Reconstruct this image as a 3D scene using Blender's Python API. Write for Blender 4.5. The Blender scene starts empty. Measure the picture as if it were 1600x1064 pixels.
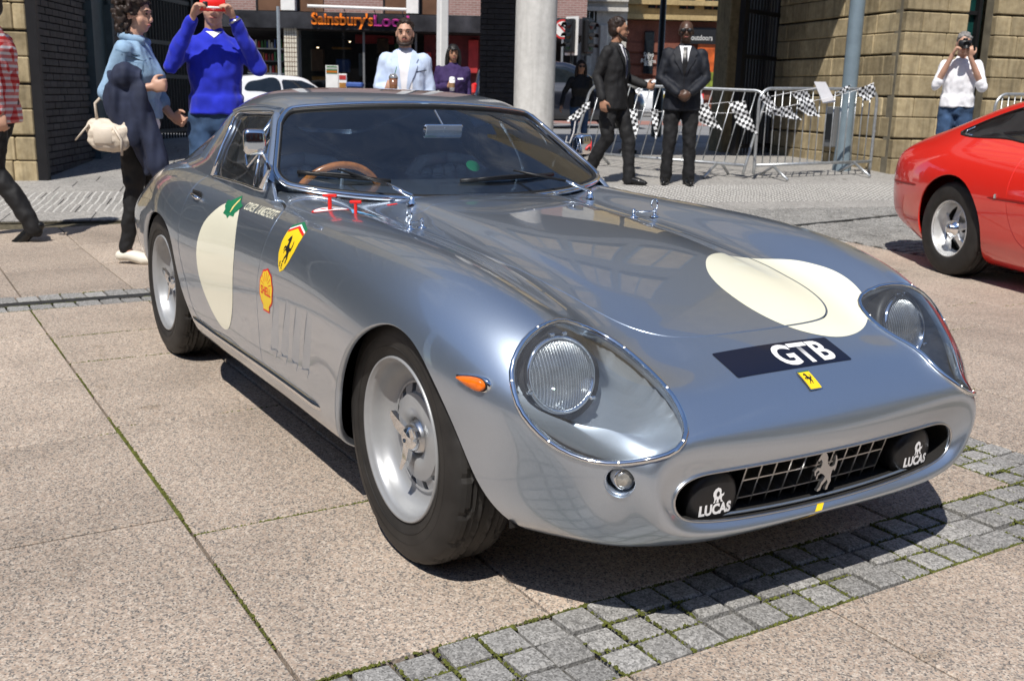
import bpy, bmesh, math, random
import numpy as np
from mathutils import Vector, Matrix
from mathutils.bvhtree import BVHTree
rad = math.radians
PI = math.pi
S = bpy.context.scene
COL = S.collection

# ------------------------------------------------------------------ camera, sky, sun, exposure
cam_d = bpy.data.cameras.new('camera')
cam = bpy.data.objects.new('camera', cam_d)
COL.objects.link(cam)
cam_d.sensor_width = 36.0
cam_d.lens = 1614.73 / 1600 * 36.0
cam_d.clip_start = 0.05
cam_d.clip_end = 800
CAM = Vector((2.24610, -1.84315, 1.17223))
_yaw, _pit, _rol = 2.588118, 0.233936, 0.0253715
_f = Vector((math.cos(_pit) * math.cos(_yaw), math.cos(_pit) * math.sin(_yaw), -math.sin(_pit)))
_r = _f.cross(Vector((0, 0, 1))).normalized()
_u = _r.cross(_f)
_r, _u = _r * math.cos(_rol) + _u * math.sin(_rol), _u * math.cos(_rol) - _r * math.sin(_rol)
cam.matrix_world = Matrix(((_r.x, _u.x, -_f.x, CAM.x), (_r.y, _u.y, -_f.y, CAM.y), (_r.z, _u.z, -_f.z, CAM.z), (0, 0, 0, 1)))
cam_d.dof.use_dof = True
cam_d.dof.focus_distance = 2.75
cam_d.dof.aperture_fstop = 9.0
S.camera = cam

SUN_EL = rad(57.0)
SUN_DIR = Vector((0.66 * math.cos(SUN_EL), -0.751 * math.cos(SUN_EL), math.sin(SUN_EL))).normalized()
world = bpy.data.worlds.new('World')
S.world = world
world.use_nodes = True
_nt = world.node_tree
for n in list(_nt.nodes): _nt.nodes.remove(n)
_out = _nt.nodes.new('ShaderNodeOutputWorld')
_bg = _nt.nodes.new('ShaderNodeBackground')
_sky = _nt.nodes.new('ShaderNodeTexSky')
_sky.sky_type = 'NISHITA'
_sky.sun_disc = False
_sky.sun_elevation = SUN_EL
_sky.sun_rotation = math.atan2(SUN_DIR.x, SUN_DIR.y)
_sky.air_density = 0.85
_sky.dust_density = 0.25
_sky.ozone_density = 3.5
_bg.inputs['Strength'].default_value = 0.125
# scattered fair-weather cloud, the same all round the sky
_tc = _nt.nodes.new('ShaderNodeTexCoord')
_mp = _nt.nodes.new('ShaderNodeMapping'); _mp.inputs['Scale'].default_value = (1, 1, 2.4)
_nz = _nt.nodes.new('ShaderNodeTexNoise')
_nz.inputs['Scale'].default_value = 2.3; _nz.inputs['Detail'].default_value = 7; _nz.inputs['Roughness'].default_value = 0.58
_cr = _nt.nodes.new('ShaderNodeValToRGB')
_cr.color_ramp.elements[0].position = 0.60; _cr.color_ramp.elements[0].color = (0, 0, 0, 1)
_cr.color_ramp.elements[1].position = 0.86; _cr.color_ramp.elements[1].color = (1, 1, 1, 1)
_mx = _nt.nodes.new('ShaderNodeMix'); _mx.data_type = 'RGBA'
_mx.inputs['B'].default_value = (5.0, 5.3, 5.8, 1)
_nt.links.new(_tc.outputs['Generated'], _mp.inputs['Vector'])
_nt.links.new(_mp.outputs['Vector'], _nz.inputs['Vector'])
_nt.links.new(_nz.outputs['Fac'], _cr.inputs['Fac'])
_nt.links.new(_cr.outputs['Color'], _mx.inputs['Factor'])
_nt.links.new(_sky.outputs['Color'], _mx.inputs['A'])
_nt.links.new(_mx.outputs['Result'], _bg.inputs['Color'])
_nt.links.new(_bg.outputs['Background'], _out.inputs['Surface'])

sun_d = bpy.data.lights.new('sun', 'SUN')
sun_d.energy = 5.0
sun_d.angle = rad(0.53)
sun_d.color = (1.0, 0.95, 0.88)
sun = bpy.data.objects.new('sun', sun_d)
COL.objects.link(sun)
sun.rotation_euler = SUN_DIR.to_track_quat('Z', 'Y').to_euler()
sun.location = (0, 0, 30)

S.view_settings.view_transform = 'Standard'
S.view_settings.look = 'None'
S.view_settings.exposure = 0.14
S.view_settings.gamma = 1.0
S.view_settings.use_curve_mapping = False
S.render.engine = 'CYCLES'
S.cycles.max_bounces = 10
S.cycles.transparent_max_bounces = 12
S.render.resolution_x = 1024
S.render.resolution_y = 680
pass
rnd = random.Random(7)

# ------------------------------------------------------------------ helpers: materials
def _ramp(nt, stops, fac):
    r = nt.nodes.new('ShaderNodeValToRGB')
    el = r.color_ramp.elements
    while len(el) > 1: el.remove(el[-1])
    el[0].position, el[0].color = stops[0][0], (*stops[0][1], 1)
    for p, c in stops[1:]:
        e = el.new(p); e.color = (*c, 1)
    nt.links.new(fac, r.inputs['Fac'])
    return r.outputs['Color']

def _obj_coords(nt, scale=(1, 1, 1)):
    t = nt.nodes.new('ShaderNodeTexCoord')
    m = nt.nodes.new('ShaderNodeMapping')
    m.inputs['Scale'].default_value = scale
    nt.links.new(t.outputs['Object'], m.inputs['Vector'])
    return m.outputs['Vector']

def _world_coords(nt, scale=(1, 1, 1)):
    t = nt.nodes.new('ShaderNodeNewGeometry')
    m = nt.nodes.new('ShaderNodeMapping')
    m.inputs['Scale'].default_value = scale
    nt.links.new(t.outputs['Position'], m.inputs['Vector'])
    return m.outputs['Vector']

def _noise(nt, vec, scale, detail=4, rough=0.55, dist=0.0):
    n = nt.nodes.new('ShaderNodeTexNoise')
    n.inputs['Scale'].default_value = scale; n.inputs['Detail'].default_value = detail
    n.inputs['Roughness'].default_value = rough; n.inputs['Distortion'].default_value = dist
    if vec is not None: nt.links.new(vec, n.inputs['Vector'])
    return n.outputs['Fac']

def _mix(nt, a, b, fac, mode='MIX'):
    m = nt.nodes.new('ShaderNodeMix'); m.data_type = 'RGBA'; m.blend_type = mode
    for s, v in (('A', a), ('B', b)):
        if isinstance(v, (tuple, list)): m.inputs[s].default_value = (*v[:3], 1)
        else: nt.links.new(v, m.inputs[s])
    if isinstance(fac, (int, float)): m.inputs['Factor'].default_value = fac
    else: nt.links.new(fac, m.inputs['Factor'])
    return m.outputs['Result']

def _bump(nt, height, strength, dist=0.002):
    b = nt.nodes.new('ShaderNodeBump')
    b.inputs['Strength'].default_value = strength; b.inputs['Distance'].default_value = dist
    nt.links.new(height, b.inputs['Height'])
    return b.outputs['Normal']

def newmat(name):
    m = bpy.data.materials.new(name); m.use_nodes = True
    nt = m.node_tree; p = nt.nodes['Principled BSDF']
    return m, nt, p

def pmat(name, col, rough=0.5, metal=0.0, var=0.12, nscale=6.0, bump=0.0, bscale=80.0, coat=0.0, spec=0.5, alpha=1.0,
         trans=0.0, ior=1.45, sheen=0.0, world=False):
    """principled with a noise-varied colour (and optional fine relief)"""
    m, nt, p = newmat(name)
    vec = _world_coords(nt) if world else _obj_coords(nt)
    f = _noise(nt, vec, nscale)
    lo = tuple(max(0, c * (1 - var)) for c in col); hi = tuple(min(1, c * (1 + var)) for c in col)
    c = _ramp(nt, [(0.3, lo), (0.7, hi)], f)
    nt.links.new(c, p.inputs['Base Color'])
    p.inputs['Roughness'].default_value = rough; p.inputs['Metallic'].default_value = metal
    p.inputs['Specular IOR Level'].default_value = spec
    p.inputs['Coat Weight'].default_value = coat; p.inputs['Coat Roughness'].default_value = 0.03
    p.inputs['Alpha'].default_value = alpha
    p.inputs['Transmission Weight'].default_value = trans; p.inputs['IOR'].default_value = ior
    p.inputs['Sheen Weight'].default_value = sheen
    if bump > 0:
        nt.links.new(_bump(nt, _noise(nt, vec, bscale, 6, 0.6), bump), p.inputs['Normal'])
    return m

# ------------------------------------------------------------------ helpers: objects
def link(o, parent=None):
    COL.objects.link(o)
    if parent is not None: o.parent = parent
    return o

def thing(name, label, cat, loc=(0, 0, 0), rotz=0.0, group=None):
    o = bpy.data.objects.new(name, None)
    o.empty_display_size = 0.2
    o.location = loc; o.rotation_euler = (0, 0, rotz)
    o['label'] = label; o['category'] = cat
    if group: o['group'] = group
    return link(o)

def tag(o, label=None, cat=None, group=None, kind=None):
    if label: o['label'] = label
    if cat: o['category'] = cat
    if group: o['group'] = group
    if kind: o['kind'] = kind
    return o

def mesh_obj(name, verts, faces, mat, parent=None, smooth=False, normals=None, fmat=None):
    me = bpy.data.meshes.new(name)
    me.from_pydata([tuple(map(float, v)) for v in verts], [], [tuple(map(int, f)) for f in faces])
    mats = mat if isinstance(mat, (list, tuple)) else [mat]
    for m in mats: me.materials.append(m)
    if smooth and len(me.polygons): me.polygons.foreach_set('use_smooth', [True] * len(me.polygons))
    if fmat is not None: me.polygons.foreach_set('material_index', [int(i) for i in fmat])
    me.update()
    if normals is not None:
        me.normals_split_custom_set_from_vertices([tuple(map(float, n)) for n in normals])
    return link(bpy.data.objects.new(name, me), parent)

class MB:
    """collects shapes for ONE mesh"""
    def __init__(self): self.v = []; self.f = []; self.m = []
    def add(self, verts, faces, mi=0):
        o = len(self.v)
        self.v.extend([tuple(v) for v in verts]); self.f.extend([tuple(i + o for i in f) for f in faces]); self.m.extend([mi] * len(faces))
        return self
    def box(self, c, s, rot=None, mi=0, taper=1.0):
        hx, hy, hz = s[0] / 2, s[1] / 2, s[2] / 2
        vs = [Vector((x * hx * (taper if z > 0 else 1), y * hy * (taper if z > 0 else 1), z * hz)) for z in (-1, 1) for x, y in ((-1, -1), (1, -1), (1, 1), (-1, 1))]
        if rot is not None: vs = [rot @ v for v in vs]
        c = Vector(c)
        return self.add([c + v for v in vs], [(3, 2, 1, 0), (4, 5, 6, 7), (0, 1, 5, 4), (1, 2, 6, 5), (2, 3, 7, 6), (3, 0, 4, 7)], mi)
    def bbox(self, c, s, b, rot=None, mi=0):
        """box with its edges bevelled by b"""
        bm = bmesh.new(); bmesh.ops.create_cube(bm, size=1)
        bmesh.ops.scale(bm, vec=s, verts=bm.verts)
        bmesh.ops.bevel(bm, geom=bm.edges, offset=b, segments=1, affect='EDGES', profile=0.5)
        if rot is not None: bmesh.ops.transform(bm, matrix=rot.to_4x4(), verts=bm.verts)
        c = Vector(c); bm.verts.ensure_lookup_table()
        self.add([c + v.co for v in bm.verts], [[v.index for v in f.verts] for f in bm.faces], mi); bm.free()
        return self
    def tube(self, pts, r, n=8, closed=False, mi=0, caps=True, flat=1.0):
        pts = [Vector(p) for p in pts]; N = len(pts)
        rs = r if isinstance(r, (list, tuple)) else [r] * N
        T = []
        for i in range(N):
            if closed: d = pts[(i + 1) % N] - pts[i - 1]
            else: d = pts[min(i + 1, N - 1)] - pts[max(i - 1, 0)]
            T.append(d.normalized() if d.length > 1e-9 else Vector((0, 0, 1)))
        ref = Vector((0, 0, 1)) if abs(T[0].z) < 0.9 else Vector((1, 0, 0))
        nrm = (ref - T[0] * ref.dot(T[0])).normalized()
        vs = []
        for i in range(N):
            nrm = nrm - T[i] * nrm.dot(T[i])
            nrm = nrm.normalized() if nrm.length > 1e-6 else T[i].orthogonal().normalized()
            b = T[i].cross(nrm)
            for k in range(n):
                a = 2 * PI * k / n
                vs.append(pts[i] + nrm * (math.cos(a) * rs[i] * flat) + b * (math.sin(a) * rs[i]))
        fs = []
        for i in range(N if closed else N - 1):
            j = (i + 1) % N
            for k in range(n):
                l = (k + 1) % n
                fs.append((i * n + k, i * n + l, j * n + l, j * n + k))
        if caps and not closed:
            fs.append(tuple(range(n))[::-1]); fs.append(tuple((N - 1) * n + k for k in range(n)))
        return self.add(vs, fs, mi)
    def cyl(self, a, b, r, n=16, r2=None, mi=0): return self.tube([a, b], [r, r if r2 is None else r2], n, mi=mi)
    def lathe(self, prof, n=32, M=None, mi=0, close=True):
        """prof: list of (radius, height) about local z; M maps to place"""
        vs = []; fs = []; P = len(prof)
        for k in range(n):
            a = 2 * PI * k / n
            for r, h in prof:
                v = Vector((r * math.cos(a), r * math.sin(a), h))
                vs.append(M @ v if M is not None else v)
        for k in range(n):
            l = (k + 1) % n
            for i in range(P - 1):
                fs.append((k * P + i, l * P + i, l * P + i + 1, k * P + i + 1))
        return self.add(vs, fs, mi)
    def prism(self, poly, z0, z1, M=None, mi=0):
        """extrude a 2D polygon between z0 and z1"""
        n = len(poly)
        vs = [Vector((p[0], p[1], z0)) for p in poly] + [Vector((p[0], p[1], z1)) for p in poly]
        if M is not None: vs = [M @ v for v in vs]
        fs = [tuple(range(n))[::-1], tuple(range(n, 2 * n))] + [(i, (i + 1) % n, n + (i + 1) % n, n + i) for i in range(n)]
        return self.add(vs, fs, mi)
    def build(self, name, mat, parent=None, smooth=False, angle=None):
        o = mesh_obj(name, self.v, self.f, mat, parent, smooth, fmat=self.m)
        if angle is not None: o.data.set_sharp_from_angle(angle=rad(angle)) if smooth else None
        return o

def basis(origin, x, y, z=None):
    x = Vector(x).normalized(); y = Vector(y); y = (y - x * y.dot(x)).normalized(); z = x.cross(y)
    return Matrix(((x.x, y.x, z.x, origin[0]), (x.y, y.y, z.y, origin[1]), (x.z, y.z, z.z, origin[2]), (0, 0, 0, 1)))

def copy_tree(o, parent=None):
    c = o.copy(); COL.objects.link(c); c.parent = parent
    if parent is not None: c.matrix_parent_inverse = o.matrix_parent_inverse.copy()
    for ch in list(o.children): copy_tree(ch, c)
    return c

# ------------------------------------------------------------------ helpers: smooth lofted surfaces
def nspline(t, P, tt):
    """natural cubic spline through P (n,d) at knots t, evaluated at tt"""
    t = np.asarray(t, float); P = np.asarray(P, float); n = len(t)
    h = np.diff(t)
    A = np.zeros((n, n)); B = np.zeros_like(P)
    A[0, 0] = A[-1, -1] = 1
    for i in range(1, n - 1):
        A[i, i - 1] = h[i - 1]; A[i, i] = 2 * (h[i - 1] + h[i]); A[i, i + 1] = h[i]
        B[i] = 6 * ((P[i + 1] - P[i]) / h[i] - (P[i] - P[i - 1]) / h[i - 1])
    M = np.linalg.solve(A, B)
    tt = np.asarray(tt, float); k = np.clip(np.searchsorted(t, tt, 'right') - 1, 0, n - 2)
    hh = h[k][:, None]; a = (t[k + 1] - tt)[:, None]; b = (tt - t[k])[:, None]
    return (M[k] * a ** 3 + M[k + 1] * b ** 3) / (6 * hh) + (P[k] / hh - M[k] * hh / 6) * a + (P[k + 1] / hh - M[k + 1] * hh / 6) * b

def curve3(pts, n, closed=False):
    P = np.asarray(pts, float)
    if closed: P = np.vstack([P[-3:], P, P[:3]])
    d = np.sqrt(np.linalg.norm(np.diff(P, axis=0), axis=1)) ; d = d ** 1.6 + 1e-9
    t = np.concatenate([[0], np.cumsum(d)])
    if closed: tt = np.linspace(t[3], t[-3], n, endpoint=False)
    else: tt = np.linspace(0, t[-1], n)
    return nspline(t, P, tt)

def loft(rings, nu, nv, smooth=0):
    """rings: (R,K,3) -> dense grid (nu,nv,3)"""
    R = np.asarray(rings, float)
    dv = np.linalg.norm(np.diff(R, axis=1), axis=2).mean(0); tv = np.concatenate([[0], np.cumsum(dv ** 0.75)])
    du = np.linalg.norm(np.diff(R, axis=0), axis=2).mean(1); tu = np.concatenate([[0], np.cumsum(du ** 0.75)])
    vv = np.linspace(0, tv[-1], nv); uu = np.linspace(0, tu[-1], nu)
    G = np.stack([nspline(tv, R[i], vv) for i in range(len(R))])
    G = nspline(tu, G.reshape(len(R), -1), uu).reshape(nu, nv, 3)
    for _ in range(smooth):
        H = G.copy(); H[1:-1] = (G[:-2] + 2 * G[1:-1] + G[2:]) / 4; G = H
        H = G.copy(); H[:, 1:-1] = (G[:, :-2] + 2 * G[:, 1:-1] + G[:, 2:]) / 4; G = H
    return G

class Surf:
    """polygon surface with vertex normals that can be clipped by f(x,y,z)"""
    def __init__(self, v, n, f): self.v = np.asarray(v, float); self.n = np.asarray(n, float); self.f = f
    @staticmethod
    def grid(G, flip=False):
        nu, nv = G.shape[:2]
        a = np.gradient(G, axis=0); b = np.gradient(G, axis=1)
        n = np.cross(a, b); n /= np.linalg.norm(n, axis=2, keepdims=True) + 1e-12
        if flip: n = -n
        idx = np.arange(nu * nv).reshape(nu, nv)
        q = np.stack([idx[:-1, :-1], idx[1:, :-1], idx[1:, 1:], idx[:-1, 1:]], -1).reshape(-1, 4)
        if flip: q = q[:, ::-1]
        return Surf(G.reshape(-1, 3), n.reshape(-1, 3), [tuple(r) for r in q.tolist()])
    def clip(self, fn):
        """keep fn(p) >= 0"""
        val = np.asarray(fn(self.v)); pos = val >= 0
        L = pos.tolist(); out = []; mixed = []
        for f in self.f:
            c = 0
            for i in f:
                if L[i]: c += 1
            if c == len(f): out.append(f)
            elif c: mixed.append(f)
        E = {}
        for f in mixed:
            for a, b in zip(f, f[1:] + f[:1]):
                if L[a] != L[b]:
                    k = (a, b) if a < b else (b, a)
                    if k not in E: E[k] = len(E)
        if not E: return Surf(self.v, self.n, out).compact()
        K = np.array(list(E)); A = self.v[K[:, 0]]; B = self.v[K[:, 1]]
        lo = np.zeros(len(K)); hi = np.ones(len(K)); flo = val[K[:, 0]].copy(); fhi = val[K[:, 1]].copy()
        for _ in range(4):
            t = lo + (hi - lo) * np.clip(flo / (flo - fhi + 1e-18), .02, .98)
            ft = np.asarray(fn(A + (B - A) * t[:, None])); same = (ft >= 0) == (flo >= 0)
            lo = np.where(same, t, lo); flo = np.where(same, ft, flo); hi = np.where(same, hi, t); fhi = np.where(same, fhi, ft)
        t = (lo + (hi - lo) * np.clip(flo / (flo - fhi + 1e-18), 0, 1))[:, None]
        nv = A + (B - A) * t; nn = self.n[K[:, 0]] * (1 - t) + self.n[K[:, 1]] * t
        nn /= np.linalg.norm(nn, axis=1, keepdims=True) + 1e-12
        o = len(self.v)
        for f in mixed:
            g = []
            for a, b in zip(f, f[1:] + f[:1]):
                if L[a]: g.append(a)
                if L[a] != L[b]: g.append(o + E[(a, b) if a < b else (b, a)])
            if len(g) > 2: out.append(tuple(g))
        return Surf(np.vstack([self.v, nv]), np.vstack([self.n, nn]), out).compact()
    def compact(self):
        if not self.f: return Surf(np.zeros((0, 3)), np.zeros((0, 3)), [])
        used = np.unique(np.concatenate([np.asarray(f) for f in self.f])); mp = np.full(len(self.v), -1); mp[used] = np.arange(len(used))
        return Surf(self.v[used], self.n[used], [tuple(int(mp[i]) for i in f) for f in self.f])
    def offset(self, d): return Surf(self.v + self.n * d, self.n, self.f)
    def boundary(self):
        e = {}
        for f in self.f:
            for a, b in zip(f, f[1:] + f[:1]):
                if (b, a) in e: del e[(b, a)]
                else: e[(a, b)] = 1
        return list(e)
    def rim(self, depth, where=None, mid=0.3):
        """a turned-in edge along the boundary"""
        vs = []; ns = []; fs = []; seen = {}
        B = self.boundary(); tang = {}
        for a, b in B:
            d = self.v[b] - self.v[a]; d /= np.linalg.norm(d) + 1e-12
            for i in (a, b): tang[i] = tang.get(i, 0) + d
        def g(i):
            if i in seen: return seen[i]
            n = self.n[i]; o = np.cross(tang[i], n); o /= np.linalg.norm(o) + 1e-12     # away from the sheet
            p = self.v[i]
            vs.extend([p, p - n * depth * 0.22 + o * depth * 0.12, p - n * depth]); ns.extend([n, (n * 0.35 + o * 0.9) , o])
            seen[i] = len(vs) - 3
            return seen[i]
        for a, b in B:
            if where is not None and not (where(self.v[a]) and where(self.v[b])): continue
            i, j = g(a), g(b)
            fs += [(j, i, i + 1, j + 1), (j + 1, i + 1, i + 2, j + 2)]
        return vs, ns, fs
    def build(self, name, mat, parent=None, rim=0.0, where=None):
        v, n, f = self.v, self.n, list(self.f)
        if rim > 0:
            rv, rn, rf = self.rim(rim, where)
            if rv:
                o = len(v); v = np.vstack([v, np.array(rv)]); n = np.vstack([n, np.array(rn)]); f += [tuple(i + o for i in q) for q in rf]
        return mesh_obj(name, v, f, mat, parent, True, n / (np.linalg.norm(n, axis=1, keepdims=True) + 1e-12))
    def mirror(self):
        s = np.array([1, -1, 1.0])
        return Surf(self.v * s, self.n * s, [f[::-1] for f in self.f])
def join(*ss):
    v = []; n = []; f = []; o = 0
    for s in ss:
        v.append(s.v); n.append(s.n); f += [tuple(i + o for i in q) for q in s.f]; o += len(s.v)
    return Surf(np.vstack(v), np.vstack(n), f)

def bvh_of(s): return BVHTree.FromPolygons([tuple(p) for p in s.v], s.f)

# ------------------------------------------------------------------ the lie of the land (the square rises gently away from the car)
GF = Vector((math.cos(_yaw), math.sin(_yaw), 0)); GR = Vector((-math.sin(_yaw) * -1, -math.cos(_yaw), 0))
GR = Vector((GF.y, -GF.x, 0))
E1 = Vector((.290, .957, 0)).normalized(); E2 = Vector((-E1.y, E1.x, 0))      # along the street front / into it
ROT_ST = math.atan2(E1.y, E1.x)
_dt = np.linspace(0, 140, 2801)
def _ss(a, b, x):
    t = np.clip((x - a) / (b - a), 0, 1); return t * t * (3 - 2 * t)
_sl = .046 * _ss(6.6, 9.0, _dt) - .040 * _ss(13.5, 16.5, _dt) - .005 * _ss(22, 30, _dt)
_zt = np.concatenate([[0], np.cumsum((_sl[1:] + _sl[:-1]) / 2 * (_dt[1] - _dt[0]))])
def zg(x, y):
    dx, dy = x - CAM.x, y - CAM.y
    d = dx * GF.x + dy * GF.y; a = dx * GR.x + dy * GR.y
    z = np.interp(np.maximum(d, 0), _dt, _zt)
    return z - .36 * _ss(17, 27, d) * _ss(1.0, -3.0, a)
def zgv(p): return float(zg(p[0], p[1]))
def SP(u, v, z=0.0, ground=True):
    """street frame -> world"""
    p = Vector((CAM.x, CAM.y, 0)) + E1 * u + E2 * v
    return Vector((p.x, p.y, z + (zgv(p) if ground else 0)))
def px_dir(px, py=150.0):
    d = _f + _r * ((px - 800) / 1614.73) - _u * ((py - 532) / 1614.73); return d
def at_depth(px, dep):
    """ground point seen in picture column px at a given distance along the view"""
    d = px_dir(px); h = Vector((d.x, d.y, 0)) / (d.x * GF.x + d.y * GF.y)
    p = Vector((CAM.x, CAM.y, 0)) + h * dep
    return Vector((p.x, p.y, zgv(p)))
def at_v(px, v):
    d = px_dir(px); h = Vector((d.x, d.y, 0)); h /= h.dot(E2); p = Vector((CAM.x, CAM.y, 0)) + h * v
    return Vector((p.x, p.y, zgv(p)))
def uv_of(p): q = Vector((p[0] - CAM.x, p[1] - CAM.y, 0)); return q.dot(E1), q.dot(E2)

# ------------------------------------------------------------------ paving materials
def stone_mat(name, cols, sp_scale, rough=.75, patch=.25, objvar=.16, bump=.25, bdist=.0015, patch_scale=1.3, moss=0.0):
    """speckled crystalline stone: cols = list of (pos, colour) over a cell noise"""
    m, nt, p = newmat(name)
    v = _world_coords(nt)
    vor = nt.nodes.new('ShaderNodeTexVoronoi'); vor.inputs['Scale'].default_value = sp_scale; vor.inputs['Randomness'].default_value = 1
    wob = nt.nodes.new('ShaderNodeTexNoise'); wob.inputs['Scale'].default_value = sp_scale * .6; wob.inputs['Detail'].default_value = 3
    nt.links.new(v, wob.inputs['Vector'])
    add = nt.nodes.new('ShaderNodeVectorMath'); add.operation = 'MULTIPLY_ADD'
    add.inputs[1].default_value = (1.1 / sp_scale,) * 3
    nt.links.new(wob.outputs['Color'], add.inputs[0]); nt.links.new(v, add.inputs[2])
    nt.links.new(add.outputs['Vector'], vor.inputs['Vector'])
    sep = nt.nodes.new('ShaderNodeSeparateColor'); nt.links.new(vor.outputs['Color'], sep.inputs['Color'])
    base = _ramp(nt, cols, sep.outputs['Red'])
    nt.nodes[-1].color_ramp.interpolation = 'CONSTANT' if False else 'LINEAR'
    n2 = _noise(nt, v, sp_scale * .23, 5, .65)
    base = _mix(nt, base, _ramp(nt, [(0.36, (.74,) * 3), (0.62, (1.13,) * 3)], n2), .8, 'MULTIPLY')
    big = _noise(nt, v, patch_scale, 7, .62, .4)
    base = _mix(nt, base, _ramp(nt, [(0.30, (1 - patch,) * 3), (0.52, (1.0,) * 3), (0.75, (1 + patch * .55,) * 3)], big), 1.0, 'MULTIPLY')
    # scattered stains
    st = _noise(nt, v, 5.5, 3, .5, .8)
    base = _mix(nt, base, _ramp(nt, [(0.68, (1, 1, 1)), (0.76, (.72, .70, .66))], st), 1.0, 'MULTIPLY')
    oi = nt.nodes.new('ShaderNodeObjectInfo')
    base = _mix(nt, base, _ramp(nt, [(0.0, (1 - objvar,) * 3), (0.8, (1 + objvar * .4,) * 3), (1.0, (1 + objvar * 1.6,) * 3)], oi.outputs['Random']), 1.0, 'MULTIPLY')
    nt.links.new(base, p.inputs['Base Color'])
    p.inputs['Roughness'].default_value = rough; p.inputs['Specular IOR Level'].default_value = .35
    nt.links.new(_bump(nt, _mix(nt, vor.outputs['Distance'], n2, .5), bump, bdist), p.inputs['Normal'])
    return m
M_GRANITE = stone_mat('pink_granite', [(0.0, (.11, .10, .092)), (.15, (.205, .185, .165)), (.34, (.34, .275, .222)), (.55, (.425, .325, .25)), (.78, (.42, .355, .29)), (1.0, (.52, .455, .38))], 235, patch=.24, objvar=.12)
M_SETT = stone_mat('grey_granite_sett', [(0.0, (.13, .127, .12)), (.3, (.21, .206, .197)), (.65, (.285, .279, .267)), (1.0, (.37, .363, .348))], 230, patch=.16, objvar=.17, bump=.5, bdist=.003)
M_GREYSLAB = stone_mat('grey_flagstone', [(0.0, (.16, .155, .146)), (.4, (.26, .25, .235)), (1.0, (.37, .355, .33))], 120, patch=.18, objvar=.1)
M_FIELD = stone_mat('worn_sett_field', [(0.0, (.13, .127, .12)), (.4, (.225, .22, .207)), (1.0, (.33, .322, .303))], 120, patch=.28, objvar=.0, patch_scale=2.2)
M_JOINT = pmat('joint_dirt', (.085, .072, .045), .95, 0, var=.45, nscale=30, world=True)
M_MOSS = pmat('moss', (.085, .095, .016), .95, 0, var=.6, nscale=60, world=True, bump=.5, bscale=400)
M_ASPHALT = pmat('asphalt', (.20, .20, .20), .9, 0, var=.14, nscale=1.2, bump=.3, bscale=300, world=True)
M_ASPH_RED = pmat('red_asphalt', (.30, .15, .12), .9, 0, var=.12, nscale=1.5, world=True)
M_KERB = stone_mat('kerb_stone', [(0.0, (.2, .2, .19)), (1.0, (.4, .39, .37))], 100)
M_IRON = pmat('cast_iron', (.055, .058, .06), .55, .6, var=.3, nscale=20)

# ------------------------------------------------------------------ ground sheet to the horizon
def sheet(name, f2w, us, vs, z, mat, **kw):
    P = [(u, v) for v in vs for u in us]; V = []
    for u, v in P:
        p = f2w(u, v); V.append((p[0], p[1], zgv(p) + z))
    n = len(us)
    F = [(j * n + i, j * n + i + 1, (j + 1) * n + i + 1, (j + 1) * n + i) for j in range(len(vs) - 1) for i in range(n - 1)]
    o = mesh_obj(name, V, F, mat, None, True); tag(o, kind='structure'); return o
_us = sorted(set(list(np.linspace(-300, -24, 10)) + list(np.linspace(-24, 30, 46)) + list(np.linspace(30, 300, 10))))
_vs = sorted(set(list(np.linspace(-200, -6, 8)) + list(np.linspace(-6, 36, 64)) + list(np.linspace(36, 120, 20)) + list(np.linspace(120, 400, 6))))
sheet('ground', lambda u, v: SP(u, v, 0, False), _us, _vs, -.05, M_ASPHALT)

# ---- pieces
def slab_verts(x0, x1, y0, y1, gap, ch, th, f2w, lift=0.0, jit=0.0):
    x0 += gap; x1 -= gap; y0 += gap; y1 -= gap
    j = [rnd.uniform(-jit, jit) for _ in range(4)]
    out = []
    for (dx, zz) in ((ch, 0.0), (0, -ch), (0, -th)):
        for k, (x, y) in enumerate(((x0 + dx, y0 + dx), (x1 - dx, y0 + dx), (x1 - dx, y1 - dx), (x0 + dx, y1 - dx))):
            p = f2w(x, y); out.append(Vector((p[0], p[1], zgv(p) + zz + lift + j[k])))
    F = [(0, 1, 2, 3)] + [(a + 4, b + 4, b, a) for a, b in ((0, 1), (1, 2), (2, 3), (3, 0))] + [(a + 8, b + 8, b + 4, a + 4) for a, b in ((0, 1), (1, 2), (2, 3), (3, 0))]
    return out, F
ident = lambda x, y: (x, y)
PAVING = sheet('granite_paving', ident, list(np.linspace(-9.5, 3.0, 26)), list(np.linspace(-8, 12, 41)), -.022, M_JOINT)
def piece(name, x0, x1, y0, y1, mat, parent, gap=.003, ch=.003, th=.03, f2w=ident, lift=0.0, jit=0.0):
    v, f = slab_verts(x0, x1, y0, y1, gap, ch, th, f2w, lift, jit)
    c = sum(v[:4], Vector()) / 4
    o = mesh_obj(name, [p - c for p in v], f, mat, parent); o.location = c
    return o
S1 = (.438, .727); S2 = (1.165, 1.475); DRAIN = (-4.03, -3.63)
XJ = {-1: [.44, -.39, -1.42, -2.40, -2.925, -3.63], -2: [.44, -.53, -1.36, -2.14, -3.02, -3.63], 0: [.44, -.62, -1.6, -2.5, -3.63]}
def cols_between(lo, hi):
    ys = [-7.8, -7.2, -6.6, -6.0, -5.4, -4.8, -4.2, -3.6, -3.0, -2.4, -1.8, -1.205, -.60, .0, .58, 1.165, 1.475, 2.08, 2.68, 3.28, 3.88, 4.48, 5.08]
    return [(a, b) for a, b in zip(ys, ys[1:]) if a >= lo - 1e-6 and b <= hi + 1e-6]
slabs = []
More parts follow.
